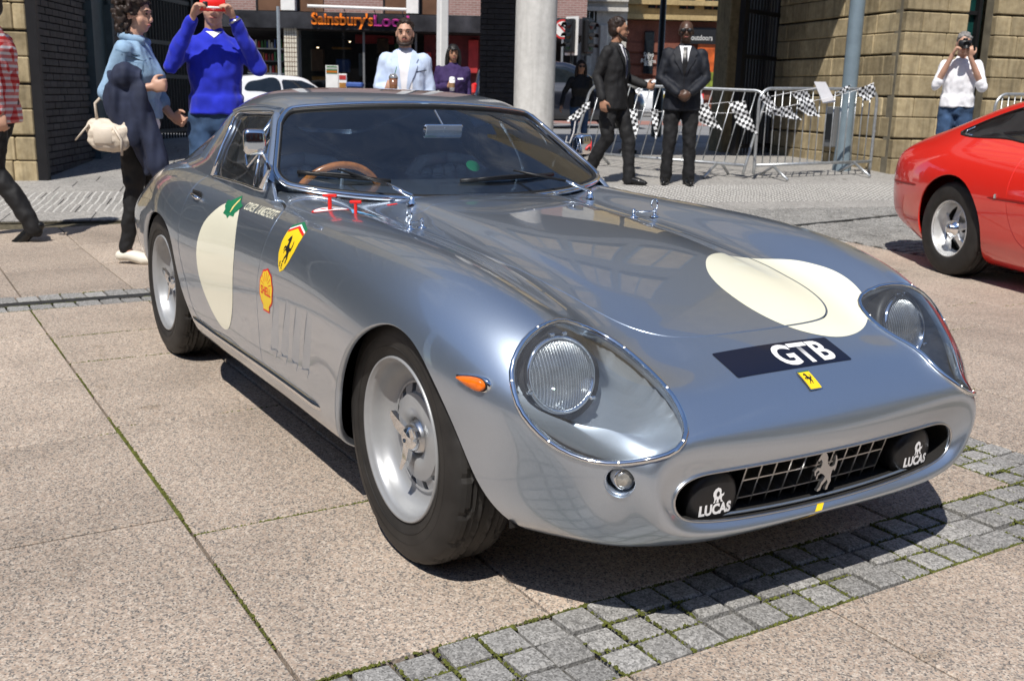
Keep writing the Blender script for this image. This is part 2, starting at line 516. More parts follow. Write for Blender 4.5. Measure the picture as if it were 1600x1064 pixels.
for (y0, y1) in cols_between(-7.8, 5.08):
    if abs(y0 - S2[0]) < .01: continue
    key = -1 if abs(y0 + 1.205) < .01 else -2 if abs(y0 + 1.8) < .01 else None
    xs = XJ.get(key) if key else None
    if xs is None:
        xs = [.44]; x = .44 - rnd.uniform(.4, 1.0)
        while x > -3.3: xs.append(x); x -= rnd.uniform(.75, 1.15)
        xs.append(-3.63)
    for a, b in zip(xs[1:], xs[:-1]): slabs.append((a, b, y0, y1))
    # in front of the sett strip
    xs = [.727, .727 + rnd.uniform(.35, .9)]
    while xs[-1] < 2.6: xs.append(xs[-1] + rnd.uniform(.7, 1.1))
    for a, b in zip(xs[:-1], xs[1:]): slabs.append((a, b, y0, y1))
    # beyond the drain
    xs = [-4.03]
    while xs[-1] > -9.0: xs.append(xs[-1] - rnd.uniform(.75, 1.15))
    for a, b in zip(xs[1:], xs[:-1]):
        if uv_of(((a + b) / 2, (y0 + y1) / 2))[1] < 9.35: slabs.append((a, b, y0, y1))
for (a, b, y0, y1) in slabs:
    piece('paving_slab', a, b, y0, y1, M_GRANITE, PAVING, gap=.0042, ch=.004, jit=.0015)
# sett strips (three rows each), individually laid
_setts = []
y = -3.0
while y < 4.9:
    w = .1 + rnd.uniform(-.006, .006)
    for r in range(3): _setts.append((S1[0] + r * .0963, S1[0] + (r + 1) * .0963, y + rnd.uniform(-.004, .004), y + w))
    y += w
x = S1[0]
while x > -3.45:
    w = .1 + rnd.uniform(-.006, .006)
    for r in range(3): _setts.append((x - w, x, S2[0] + r * .1033, S2[0] + (r + 1) * .1033))
    x -= w
_setts.sort(key=lambda q: (q[0] - CAM.x) ** 2 + (q[2] - CAM.y) ** 2)
for k, q in enumerate(_setts[:300]):
    piece('sett', *q, M_SETT, PAVING, gap=.0058 + rnd.uniform(-.001, .002), ch=.005, th=.035, lift=rnd.uniform(-.004, .004), jit=.003)
def joined(name, quads, mat, parent, f2w=ident, gap=.004, ch=.003, th=.02, lift=.0, jit=.002):
    V = []; F = []
    for q in quads:
        v, f = slab_verts(*q, gap, ch, th, f2w, lift + rnd.uniform(-jit, jit), jit); o = len(V); V += v; F += [tuple(i + o for i in t) for t in f]
    return tag(mesh_obj(name, V, F, mat, parent), kind='stuff')
if len(_setts) > 300: joined('far_setts', _setts[300:], M_SETT, PAVING)
# drain: two sett rows either side of a slotted channel
DR_ = sheet('drain_channel', ident, [-3.862, -3.775], list(np.linspace(-7, 5.05, 22)), .001, M_IRON)
y = -5.0; cnt = 0
while y < 5.0:
    w = .118 + rnd.uniform(-.01, .01)
    piece('sett', DRAIN[0], -3.866, y, y + w, M_SETT, DR_, gap=.005, ch=.004, lift=rnd.uniform(-.002, .003), jit=.002)
    piece('sett', -3.771, DRAIN[1], y + .04, y + .04 + w, M_SETT, DR_, gap=.005, ch=.004, lift=rnd.uniform(-.002, .003), jit=.002)
    y += w
# the small setts of the square right of the slabs
_fld = []
x = 1.5
row = 0
while x > -7.6:
    y = 5.10 + (.05 if row % 2 else 0)
    dx = .098 + rnd.uniform(-.006, .006)
    while y < 11.0:
        w = .12 + rnd.uniform(-.025, .03)
        if uv_of((x, y))[1] < 9.4 and uv_of((x, y))[1] > 2.5 and px_dir is not None: _fld.append((x - dx, x, y, y + w))
        y += w
    x -= dx; row += 1
joined('small_setts', _fld, M_FIELD, PAVING, gap=.005, ch=.008, th=.016, jit=.004)
MB().add([ (-4.42, 5.12, zg(-4.42, 5.12) + .006), (-4.37, 5.12, zg(-4.37, 5.12) + .006), (-4.42, 8.5, zg(-4.42, 8.5) + .008), (-4.47, 8.5, zg(-4.47, 8.5) + .008)], [(0, 1, 2, 3)]).build('drain_slot', M_IRON, PAVING)
# flagstones towards the street front, with a band of studded tactile slabs
stf = lambda u, v: SP(u, v, 0, False)
FLAG = sheet('flagstone_paving', stf, list(np.linspace(-14, 16, 31)), list(np.linspace(9.35, 18.4, 16)), -.012, M_JOINT)
_fl = []; _tc2 = []
v = 9.38; r = 0
while v < 18.2:
    h = .42; tac = 9.75 < v < 10.75
    u = -13.8 + (.2 if r % 2 else 0)
    while u < 15.5:
        w = .42 if tac else rnd.choice([.62, .85, .7])
        (_tc2 if tac else _fl).append((u, u + w, v, v + h)); u += w
    v += h; r += 1
joined('flagstones', _fl, M_GREYSLAB, FLAG, stf, gap=.004, ch=.003, th=.012, lift=.004, jit=.001)
joined('tactile_slabs', _tc2, M_GREYSLAB, FLAG, stf, gap=.004, ch=.003, th=.012, lift=.004, jit=.001)
V = []; F = []
M_STUD = pmat('stud_tops', (.46, .45, .42), .5, 0, var=.1, world=True)
for (u0, u1, v0, v1) in _tc2:
    if not (-7.5 < u0 < 11): continue
    for i in range(6):
        for j in range(6):
            p = SP(u0 + (i + .5) * (u1 - u0) / 6, v0 + (j + .5) * (v1 - v0) / 6, .004); o = len(V)
            for k in range(5): V.append((p.x + .014 * math.cos(k * 1.2566), p.y + .014 * math.sin(k * 1.2566), p.z))
            for k in range(5): V.append((p.x + .009 * math.cos(k * 1.2566), p.y + .009 * math.sin(k * 1.2566), p.z + .007))
            F += [(o + k, o + (k + 1) % 5, o + 5 + (k + 1) % 5, o + 5 + k) for k in range(5)] + [tuple(o + 5 + k for k in range(5))]
tag(mesh_obj('tactile_studs', V, F, M_STUD, FLAG), kind='stuff')
# road beyond, kerbs, red surfacing
sheet('road', stf, list(np.linspace(-60, 60, 41)), list(np.linspace(18.6, 90, 60)), -.02, M_ASPHALT)
sheet('red_lane', stf, list(np.linspace(1.5, 16, 12)), list(np.linspace(29.0, 33.5, 8)), -.014, M_ASPH_RED)
for vv, hh in ((18.4, .10),):
    mb = MB()
    u = -14.0
    while u < 16:
        a = SP(u, vv, 0); b = SP(u + .9, vv + .15, 0)
        M = Matrix.Rotation(ROT_ST, 3, 'Z'); mb.bbox((a + b) / 2 + Vector((0, 0, -.04)), (.895, .15, .09), .012, M); u += .9
    tag(mb.build('kerb', M_KERB), kind='structure')
sheet('far_pavement', stf, list(np.linspace(-40, -2, 16)), list(np.linspace(33.0, 40.0, 8)), .10, M_GREYSLAB)
# moss in the joints
V = []; F = []
def moss_line(x0, y0, x1, y1, dens, wid, prob=1.0, f2w=ident):
    L = math.hypot(x1 - x0, y1 - y0); n = int(L * dens)
    for i in range(n):
        t = rnd.random()
        if math.sin(t * L * 9.1 + x0 * 7 + y0 * 13) * .5 + .5 > prob + .2 * rnd.random(): continue
        x = x0 + (x1 - x0) * t + rnd.gauss(0, wid * .4); y = y0 + (y1 - y0) * t + rnd.gauss(0, wid * .4)
        z = zgv((x, y)) - .005 + rnd.uniform(-.003, .0035); s = rnd.uniform(.0022, .006); o = len(V); a = rnd.random() * 6.28
        for k in range(4): V.append((x + s * math.cos(a + k * PI / 2), y + s * math.sin(a + k * PI / 2), z))
        V.append((x, y, z + s * rnd.uniform(.6, 1.3)))
        F.extend([(o, o + 1, o + 4), (o + 1, o + 2, o + 4), (o + 2, o + 3, o + 4), (o + 3, o, o + 4)])
moss_line(-1.42, -1.205, -.53, -1.205, 2200, .008)
moss_line(-3.6, -1.205, -1.42, -1.205, 260, .003, .5)
moss_line(-.53, -1.205, .44, -1.205, 260, .003, .6)
for xx in (-.39, -2.40, -2.925): moss_line(xx, -1.205, xx, -.6, 900, .004, .85)
for q in slabs:
    if abs(q[0] - .44) < 3.5 and rnd.random() < .5: moss_line(q[0], q[2], q[0], q[3], 130, .002, .5); 
moss_line(S1[0], -3, S1[0], 4.5, 550, .004, .75); moss_line(S1[1], -3, S1[1], 4.5, 450, .004, .7)
for q in _setts[:300]:
    if q[0] > .4: 
        moss_line(q[0], q[2], q[0], q[3], 200, .003, .55); moss_line(q[0], q[3], q[1], q[3], 260, .0035, .6)
    else:
        moss_line(q[0], q[2], q[1], q[2], 320, .004, .7); moss_line(q[0], q[2], q[0], q[3], 320, .004, .7)
for xx in (-4.03, -3.866, -3.771, -3.63): moss_line(xx, -4, xx, 1, 500, .006, .6)
tag(mesh_obj('moss', V, F, M_MOSS), kind='stuff')

# ------------------------------------------------------------------ the silver coupe: body surface (x forward, y to its left, z up; front axle at the origin)
SEC = [ # x, then half-section (y, z) from top centre round the wing to the bottom centre
 (-3.45, [(0,.64),(.15,.64),(.28,.638),(.40,.63),(.49,.615),(.56,.59),(.61,.565),(.645,.53),(.655,.49),(.645,.43),(.61,.36),(.45,.33),(0,.33)]),
 (-3.36, [(0,.715),(.15,.715),(.28,.71),(.41,.70),(.51,.685),(.59,.655),(.65,.615),(.69,.56),(.70,.50),(.69,.42),(.645,.34),(.45,.30),(0,.30)]),
 (-3.1,  [(0,.785),(.15,.785),(.28,.78),(.42,.77),(.54,.755),(.63,.725),(.695,.68),(.742,.61),(.757,.54),(.748,.43),(.695,.325),(.48,.27),(0,.27)]),
 (-2.75, [(0,.815),(.15,.815),(.28,.815),(.43,.82),(.56,.828),(.65,.815),(.73,.765),(.78,.675),(.80,.575),(.793,.43),(.74,.30),(.5,.23),(0,.23)]),
 (-2.4,  [(0,.83),(.15,.83),(.28,.83),(.44,.835),(.56,.85),(.655,.853),(.752,.81),(.81,.715),(.832,.585),(.828,.43),(.785,.275),(.5,.20),(0,.20)]),
 (-2.0,  [(0,.83),(.15,.83),(.28,.83),(.44,.84),(.57,.845),(.68,.845),(.77,.80),(.825,.705),(.85,.57),(.845,.41),(.805,.235),(.5,.17),(0,.17)]),
 (-1.6,  [(0,.83),(.15,.83),(.28,.83),(.44,.835),(.57,.84),(.675,.832),(.755,.785),(.80,.70),(.825,.56),(.825,.40),(.795,.22),(.5,.17),(0,.17)]),
 (-1.2,  [(0,.825),(.15,.825),(.28,.823),(.44,.82),(.57,.83),(.665,.822),(.745,.78),(.795,.70),(.82,.56),(.82,.40),(.795,.22),(.5,.17),(0,.17)]),
 (-.8,   [(0,.812),(.15,.81),(.28,.80),(.44,.78),(.565,.808),(.66,.812),(.745,.78),(.80,.70),(.825,.56),(.822,.40),(.795,.22),(.5,.17),(0,.17)]),
 (-.4,   [(0,.785),(.15,.782),(.28,.768),(.44,.748),(.56,.788),(.655,.802),(.745,.773),(.81,.69),(.838,.56),(.832,.40),(.80,.22),(.5,.17),(0,.17)]),
 (-.05,  [(0,.742),(.15,.74),(.28,.727),(.43,.715),(.55,.76),(.65,.78),(.745,.748),(.812,.665),(.842,.55),(.836,.40),(.80,.235),(.5,.17),(0,.17)]),
 (.2,    [(0,.69),(.15,.688),(.28,.68),(.42,.672),(.53,.71),(.63,.738),(.725,.705),(.785,.635),(.812,.54),(.805,.40),(.765,.245),(.48,.175),(0,.175)]),
 (.38,   [(0,.635),(.15,.633),(.28,.627),(.40,.622),(.505,.65),(.60,.675),(.69,.645),(.745,.585),(.768,.51),(.758,.395),(.715,.245),(.46,.18),(0,.18)]),
 (.5,    [(0,.59),(.145,.588),(.27,.583),(.385,.578),(.475,.592),(.56,.605),(.635,.582),(.685,.535),(.703,.475),(.69,.375),(.645,.245),(.43,.185),(0,.185)]),
 (.59,   [(0,.552),(.14,.552),(.26,.55),(.37,.549),(.46,.552),(.53,.55),(.578,.528),(.615,.488),(.632,.44),(.625,.36),(.583,.252),(.42,.20),(0,.195)]),
 (.65,   [(0,.514),(.14,.514),(.26,.513),(.36,.512),(.44,.509),(.50,.50),(.538,.478),(.566,.445),(.576,.405),(.563,.342),(.523,.268),(.39,.214),(0,.205)]),
 (.697,  [(0,.463),(.14,.463),(.26,.465),(.35,.467),(.42,.468),(.468,.463),(.503,.448),(.525,.422),(.532,.39),(.522,.345),(.49,.29),(.37,.245),(0,.233)]),
]
MOUTH = [(0,.383),(.14,.384),(.26,.386),(.345,.388),(.40,.387),(.435,.377),(.456,.359),(.462,.338),(.456,.316),(.437,.297),(.39,.281),(.25,.266),(0,.259)]
def mouth_x(y): return 0.692 - 0.06 * y * y
def make_rings():
    R = [[(x, y, z) for y, z in s] for x, s in SEC]
    # last bow before the mouth: bulges slightly ahead of it
    a = np.array(R[-1]); m = np.array([(mouth_x(y), y, z) for y, z in MOUTH])
    mid = 0.45 * a + 0.55 * m
    ctr = np.array([0.45, 0, 0.34])
    d = mid - ctr; d /= np.linalg.norm(d, axis=1, keepdims=True)
    mid = mid + d * 0.011
    R += [mid.tolist(), m.tolist()]
    R = np.array(R)
    t0 = R[0].copy(); c0 = np.array([-3.475, 0, .48]); cap = c0 + (t0 - c0) * np.array([0, .04, .04]); cap[:, 0] = -3.475
    R = np.concatenate([[cap], R])
    left = R[:, ::-1].copy()                       # bottom centre -> top centre on the +y side
    right = R.copy(); right[..., 1] *= -1
    return np.concatenate([left, right[:, 1:]], axis=1)
BODY_G = loft(make_rings(), 300, 240, smooth=2)
def sstep(a, b, x):
    t = np.clip((x - a) / (b - a), 0, 1); return t * t * (3 - 2 * t)
_x, _y, _z = BODY_G[..., 0], BODY_G[..., 1], BODY_G[..., 2]
BODY_G[..., 2] += 0.011 * sstep(.322, .286, np.abs(_y)) * sstep(.25, -.25, _x) * sstep(-1.05, -.85, _x) * (_z > .5)   # raised centre of the bonnet
BODY = Surf.grid(BODY_G, flip=True)

# ------------------------------------------------------------------ greenhouse: rings run from the roof centre over the rail down to the belt
GRINGS = [
 [(-1.415,0,1.128),(-1.43,.2,1.125),(-1.475,.40,1.114),(-1.515,.50,1.100),(-1.53,.555,1.075),(-1.44,.60,1.005),(-1.33,.645,.935),(-1.20,.69,.853),(-1.13,.705,.80)],
 [(-1.50,0,1.152),(-1.515,.2,1.148),(-1.555,.39,1.14),(-1.60,.505,1.122),(-1.645,.585,1.080),(-1.57,.628,1.01),(-1.47,.663,.94),(-1.34,.70,.855),(-1.27,.715,.80)],
 [(-1.72,0,1.176),(-1.73,.2,1.174),(-1.76,.38,1.166),(-1.78,.505,1.143),(-1.80,.590,1.088),(-1.75,.633,1.015),(-1.69,.668,.945),(-1.60,.705,.86),(-1.55,.72,.80)],
 [(-2.0,0,1.176),(-2.0,.2,1.173),(-2.0,.375,1.16),(-2.0,.49,1.128),(-2.0,.573,1.078),(-1.975,.623,1.01),(-1.94,.667,.945),(-1.90,.706,.862),(-1.88,.722,.80)],
 [(-2.3,0,1.125),(-2.3,.2,1.118),(-2.3,.36,1.095),(-2.3,.465,1.055),(-2.3,.54,1.003),(-2.27,.59,.953),(-2.24,.635,.907),(-2.20,.695,.853),(-2.20,.72,.80)],
 [(-2.7,0,1.01),(-2.7,.2,1.0),(-2.7,.34,.98),(-2.7,.44,.945),(-2.7,.515,.905),(-2.68,.57,.868),(-2.66,.62,.835),(-2.64,.67,.80),(-2.64,.70,.76)],
 [(-3.1,0,.86),(-3.1,.2,.853),(-3.1,.33,.838),(-3.1,.42,.815),(-3.1,.49,.785),(-3.08,.54,.755),(-3.06,.58,.73),(-3.05,.61,.70),(-3.05,.63,.67)],
 [(-3.35,0,.755),(-3.35,.2,.75),(-3.35,.32,.735),(-3.35,.40,.71),(-3.35,.46,.68),(-3.34,.5,.65),(-3.33,.53,.62),(-3.32,.55,.59),(-3.32,.57,.56)],
]
_R = np.array(GRINGS)
_L = _R[:, ::-1].copy(); _Q = _R.copy(); _Q[..., 1] *= -1
GREEN_G = loft(np.concatenate([_L, _Q[:, 1:]], axis=1), 150, 150, smooth=1)
GREEN = Surf.grid(GREEN_G)
# windscreen: ruled between its foot and its head curve, bowed a little
WS_FOOT = [(-.955,0,.803),(-.975,.2,.806),(-1.02,.4,.816),(-1.09,.56,.833),(-1.155,.64,.848),(-1.205,.68,.860)]
WS_HEAD = [(-1.405,0,1.122),(-1.42,.17,1.119),(-1.455,.33,1.111),(-1.49,.44,1.102),(-1.51,.51,1.092),(-1.515,.545,1.080)]
def make_ws():
    a = curve3([(x, -y, z) for x, y, z in WS_FOOT[::-1]] + WS_FOOT[1:], 90)
    b = curve3([(x, -y, z) for x, y, z in WS_HEAD[::-1]] + WS_HEAD[1:], 90)
    G = np.zeros((40, 90, 3))
    for i in range(40):
        t = i / 39; G[i] = a * (1 - t) + b * t
        G[i] += np.array([.6, 0, .8]) * 0.02 * 4 * t * (1 - t) * (1 - (np.linspace(-1, 1, 90) ** 4))[:, None]
    return G
WS_G = make_ws()
WS = Surf.grid(WS_G)

def seg_sd(P, poly):
    """signed distance to a closed polygon, positive inside; P (N,2)"""
    P = np.asarray(P, float); A = np.asarray(poly, float); B = np.roll(A, -1, 0); E = B - A; EE = (E * E).sum(1) + 1e-15
    out = np.empty(len(P)); dy = np.where(np.abs(E[:, 1]) > 1e-12, E[:, 1], 1e-12)
    for c in range(0, len(P), 8192):
        x = P[c:c + 8192, :1]; y = P[c:c + 8192, 1:]
        wx = x - A[:, 0]; wy = y - A[:, 1]
        t = np.clip((wx * E[:, 0] + wy * E[:, 1]) / EE, 0, 1)
        d = np.sqrt(((wx - t * E[:, 0]) ** 2 + (wy - t * E[:, 1]) ** 2).min(1))
        cr = ((A[:, 1] > y) != (B[:, 1] > y)) & (wx < wy * E[:, 0] / dy)
        out[c:c + 8192] = np.where(cr.sum(1) % 2 == 1, d, -d)
    return out
def sd_in(poly, cols, where, sgn=1, n=None):
    poly = np.asarray(poly, float)
    lo = poly.min(0) - .12; hi = poly.max(0) + .12
    def fn(v):
        q = v[:, cols]; out = np.full(len(v), -0.12)
        near = ((q > lo) & (q < hi)).all(1) & where(v)
        if near.any(): out[near] = seg_sd(q[near], poly)
        return out * sgn
    return fn

# ------------------------------------------------------------------ materials of the cars
def paint_mat(name, col, rough, metal, flake=0.0):
    m, nt, p = newmat(name)
    v = _obj_coords(nt)
    c = _ramp(nt, [(0.3, tuple(x * 0.93 for x in col)), (0.7, tuple(x * 1.07 for x in col))], _noise(nt, v, 900, 2))
    nt.links.new(c, p.inputs['Base Color'])
    p.inputs['Metallic'].default_value = metal; p.inputs['Roughness'].default_value = rough
    p.inputs['Coat Weight'].default_value = 1.0; p.inputs['Coat Roughness'].default_value = 0.02; p.inputs['Coat IOR'].default_value = 1.8
    # faint dust breaks the gloss up
    d = _ramp(nt, [(0.35, (0.0,) * 3), (0.8, (0.05,) * 3)], _noise(nt, v, 7, 6, 0.7))
    nt.links.new(d, p.inputs['Coat Roughness'])
    return m
M_PAINT = paint_mat('silver_paint', (.495, .57, .665), .34, .92)
M_RED = paint_mat('red_paint', (.72, .018, .008), .4, .0)
M_WHITE_CAR = paint_mat('white_paint', (.78, .79, .80), .35, .0)
M_DARK_CAR = paint_mat('dark_paint', (.006, .008, .016), .35, .0)
M_CHROME = pmat('chrome', (.86, .87, .88), .06, 1.0, var=.02)
M_STEEL = pmat('brushed_steel', (.62, .63, .64), .3, 1.0, var=.08)
M_BUCKET = pmat('bucket_silver', (.36, .40, .45), .36, .6, var=.06)
M_WHEEL = pmat('wheel_alloy_paint', (.35, .36, .37), .38, .35, var=.05, nscale=20)
M_RUBBER = pmat('tyre_rubber', (.020, .0185, .017), .6, 0, var=.35, nscale=14, bump=.15, bscale=160)
M_BLACK = pmat('black_plastic', (.012, .012, .013), .45, 0, var=.2)
M_VINYL = pmat('black_vinyl', (.013, .013, .014), .34, 0, var=.2, bump=.15, bscale=260)
M_WELL = pmat('wheel_well', (.012, .011, .010), .9, 0, var=.3)
M_GASKET = pmat('rubber_gasket', (.01, .01, .01), .5, 0)
M_CREAM = pmat('cream_roundel_paint', (.80, .78, .62), .3, 0, var=.015, coat=.7)
M_WHITE = pmat('white_print', (.82, .82, .82), .45, 0, var=.02)
M_YELLOW = pmat('yellow_print', (.85, .58, .015), .4, 0, var=.03)
M_REDP = pmat('red_print', (.70, .02, .015), .4, 0, var=.03)
M_GREENP = pmat('green_print', (.01, .16, .07), .4, 0, var=.05)
M_BLUEP = pmat('blue_print', (.18, .48, .80), .4, 0, var=.05)
M_NAVY = pmat('plate_dark_blue', (.004, .005, .016), .3, 0, var=.1, coat=.3)
M_GOLD = pmat('gold_print', (.70, .55, .20), .45, 0, var=.05)
M_LEATHER = pmat('blue_grey_leather', (.15, .19, .25), .5, 0, var=.15, bump=.1)
M_DASH = pmat('dashboard_black', (.010, .012, .016), .6, 0)
M_CARPET = pmat('interior_dark', (.05, .06, .08), .9, 0)
M_WOOD = pmat('varnished_wood_rim', (.42, .15, .04), .25, 0, var=.3, nscale=30, coat=.6)
M_GRILLE = pmat('grille_alloy', (.55, .55, .54), .3, 1.0, var=.05)
M_REDPL = pmat('red_plastic', (.75, .02, .015), .3, 0, var=.05, coat=.3)
def glass_mat(name, tint, refl=1.0, ior=1.5, rough=0.0, dirt=0.0):
    m = bpy.data.materials.new(name); m.use_nodes = True
    nt = m.node_tree; nt.nodes.remove(nt.nodes['Principled BSDF'])
    out = nt.nodes['Material Output']
    tr = nt.nodes.new('ShaderNodeBsdfTransparent'); tr.inputs['Color'].default_value = (*tint, 1)
    gl = nt.nodes.new('ShaderNodeBsdfGlossy'); gl.inputs['Roughness'].default_value = rough
    gl.inputs['Color'].default_value = (refl, refl, refl, 1)
    fr = nt.nodes.new('ShaderNodeFresnel'); fr.inputs['IOR'].default_value = ior
    mx = nt.nodes.new('ShaderNodeMixShader')
    nt.links.new(fr.outputs['Fac'], mx.inputs['Fac']); nt.links.new(tr.outputs['BSDF'], mx.inputs[1]); nt.links.new(gl.outputs['BSDF'], mx.inputs[2])
    last = mx.outputs['Shader']
    if dirt > 0:
        df = nt.nodes.new('ShaderNodeBsdfDiffuse'); df.inputs['Color'].default_value = (.6, .6, .6, 1)
        m2 = nt.nodes.new('ShaderNodeMixShader')
        f = _ramp(nt, [(0.35, (dirt * .25,) * 3), (0.8, (dirt,) * 3)], _noise(nt, _obj_coords(nt, (1, 1, .5)), 9, 7, .7, 1.0))
        nt.links.new(f, m2.inputs['Fac']); nt.links.new(last, m2.inputs[1]); nt.links.new(df.outputs['BSDF'], m2.inputs[2]); last = m2.outputs['Shader']
    nt.links.new(last, out.inputs['Surface'])
    return m
M_GLASS = glass_mat('windscreen_glass', (.82, .88, .90), 1.0, 2.0, dirt=.02)
M_SIDEGLASS = glass_mat('side_window_glass', (.70, .74, .74), 1.0, 1.6, dirt=.05)
M_PERSPEX = glass_mat('headlamp_cover_perspex', (.90, .93, .95), .95, 1.55, dirt=.08)
M_LENS = None
def lens_mat():
    m, nt, p = newmat('fluted_lamp_lens')
    v = _obj_coords(nt)
    w = nt.nodes.new('ShaderNodeTexWave'); w.wave_type = 'BANDS'; w.bands_direction = 'Y'; w.inputs['Scale'].default_value = 44; w.inputs['Distortion'].default_value = .5
    nt.links.new(v, w.inputs['Vector'])
    nt.links.new(_bump(nt, w.outputs['Fac'], 1.0, .005), p.inputs['Normal'])
    nt.links.new(_mix(nt, _ramp(nt, [(.2, (.55, .58, .60)), (.6, (.92, .95, .96))], w.outputs['Fac']), _ramp(nt, [(.35, (.55,) * 3), (.65, (1,) * 3)], _noise(nt, v, 28, 3)), .5, 'MULTIPLY'), p.inputs['Base Color']); p.inputs['Metallic'].default_value = .85  # light and dark of the flutes also painted into the base colour
    p.inputs['Roughness'].default_value = .24; p.inputs['Coat Weight'].default_value = 1
    return m
M_LENS = lens_mat()
M_AMBER = pmat('amber_lens', (.85, .16, .005), .15, 0, var=.25, nscale=60, coat=1.0)
M_CLEARLENS = pmat('clear_bulb_lens', (.42, .41, .38), .12, .6, var=.25, nscale=70, coat=1.0)
M_TAILRED = pmat('red_lens', (.55, .01, .01), .15, 0, coat=1.0)

# ------------------------------------------------------------------ building materials
def block_mat(name, lo, hi, rough=.85, patch=.3, objvar=.14, streak=.3, scale=2.2):
    m, nt, p = newmat(name)
    v = _world_coords(nt); f = _noise(nt, v, 14, 6, .6)
    c = _ramp(nt, [(.3, lo), (.7, hi)], f)
    c = _mix(nt, c, _ramp(nt, [(.3, (1 - patch,) * 3), (.7, (1.1,) * 3)], _noise(nt, v, scale, 6, .65, .5)), 1, 'MULTIPLY')
    vs = _world_coords(nt, (9, 9, .7))
    c = _mix(nt, c, _ramp(nt, [(.45, (1,) * 3), (.75, (1 - streak,) * 3)], _noise(nt, vs, 1.5, 5, .6)), 1, 'MULTIPLY')
    oi = nt.nodes.new('ShaderNodeObjectInfo')
    c = _mix(nt, c, _ramp(nt, [(0, (1 - objvar,) * 3), (1, (1 + objvar,) * 3)], oi.outputs['Random']), 1, 'MULTIPLY')
    nt.links.new(c, p.inputs['Base Color']); p.inputs['Roughness'].default_value = rough; p.inputs['Specular IOR Level'].default_value = .3
    nt.links.new(_bump(nt, _noise(nt, v, 60, 6, .65), .35, .01), p.inputs['Normal'])
    return m
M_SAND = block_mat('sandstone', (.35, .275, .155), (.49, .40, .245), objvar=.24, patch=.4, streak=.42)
M_SANDD = block_mat('shade_toned_sandstone', (.20, .155, .085), (.30, .235, .13))  # darker copy of the sandstone, passage shade put into its colour
M_MORTAR = pmat('mortar', (.16, .14, .10), .95, 0, var=.3, world=True)
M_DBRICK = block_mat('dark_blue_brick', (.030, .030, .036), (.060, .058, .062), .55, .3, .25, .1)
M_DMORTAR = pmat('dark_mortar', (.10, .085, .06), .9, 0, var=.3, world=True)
M_CONC = block_mat('pale_concrete', (.55, .54, .51), (.66, .65, .62), .8, .12, .03, .22, 1.2)
M_NICHE = pmat('blue_grey_door_paint', (.055, .085, .10), .55, 0, var=.2, world=True)
M_BARS = pmat('dark_painted_steel', (.018, .018, .02), .45, .3, var=.2)
M_CLAD = pmat('grey_cladding', (.15, .155, .16), .5, .1, var=.08, nscale=1.5)
M_SOFFIT = pmat('soffit_boards', (.055, .055, .06), .7, 0, var=.15)
M_BLIND = pmat('window_blinds', (.36, .30, .22), .8, 0, var=.25, nscale=3)
M_FRAMEB = pmat('blue_grey_window_frame', (.16, .22, .28), .4, .2)
M_WINDOW = pmat('dark_window_glass', (.012, .016, .02), .06, 0, var=.3, spec=.9)
M_GREENWIN = pmat('green_tinted_glass', (.008, .05, .045), .08, 0, var=.4, spec=.8)
M_PALE = block_mat('pale_portland_stone', (.42, .40, .36), (.55, .53, .48), .85, .2, .08, .25)
M_OCHRE = block_mat('ochre_sandstone', (.36, .26, .12), (.48, .36, .18), .85, .2, .1, .2)
M_REDST = block_mat('red_brown_stone', (.16, .055, .035), (.24, .085, .055), .7, .2, .12, .15)
M_SHOPW = pmat('white_column_paint', (.72, .71, .68), .6, 0, var=.06)
M_BROWNP = pmat('brown_window_panel', (.14, .075, .045), .35, 0, var=.35, nscale=1.2)
M_ORANGE = pmat('orange_sign_letters', (.90, .22, .02), .4, 0, var=.03)
M_PINK = pmat('magenta_sign_letters', (.55, .05, .28), .4, 0, var=.03)
M_SHOPDARK = pmat('shop_interior_dark', (.018, .014, .013), .8, 0, var=.4)
M_DKRED = pmat('dark_red_wall', (.11, .012, .014), .6, 0, var=.3)
M_TILE = pmat('cream_tile', (.62, .58, .48), .35, 0, var=.06)
M_POLE = pmat('blue_grey_pole_paint', (.20, .26, .30), .4, .2, var=.1, nscale=8)
M_GALV = pmat('galvanised_steel', (.50, .52, .53), .38, .75, var=.18, nscale=25)
M_BLACKP = pmat('black_post_paint', (.012, .012, .013), .4, 0)
def brick_sheet_mat(name, c1, c2, mortar, sx):
    m, nt, p = newmat(name)
    b = nt.nodes.new('ShaderNodeTexBrick'); b.inputs['Color1'].default_value = (*c1, 1); b.inputs['Color2'].default_value = (*c2, 1); b.inputs['Mortar'].default_value = (*mortar, 1)
    b.inputs['Scale'].default_value = 1; b.inputs['Brick Width'].default_value = .225; b.inputs['Row Height'].default_value = .075; b.inputs['Mortar Size'].default_value = .009
    t = nt.nodes.new('ShaderNodeTexCoord'); mp_ = nt.nodes.new('ShaderNodeMapping'); mp_.inputs['Rotation'].default_value = (PI / 2, 0, 0)
    nt.links.new(t.outputs['Object'], mp_.inputs['Vector']); nt.links.new(mp_.outputs['Vector'], b.inputs['Vector'])
    nt.links.new(b.outputs['Color'], p.inputs['Base Color']); p.inputs['Roughness'].default_value = .85
    return m
M_FARBRICK = brick_sheet_mat('far_red_brick', (.24, .13, .11), (.30, .17, .15), (.36, .30, .27), 1)
M_GLAZ = pmat('office_glass', (.02, .03, .04), .05, 0, spec=1.0)

def local_thing(name, label, cat, p, rot, group=None): return thing(name, label, cat, p, rot, group)
def unit_block(ch=.012):
    mb = MB().bbox((0, 0, 0), (1, 1, 1), ch)
    return mb
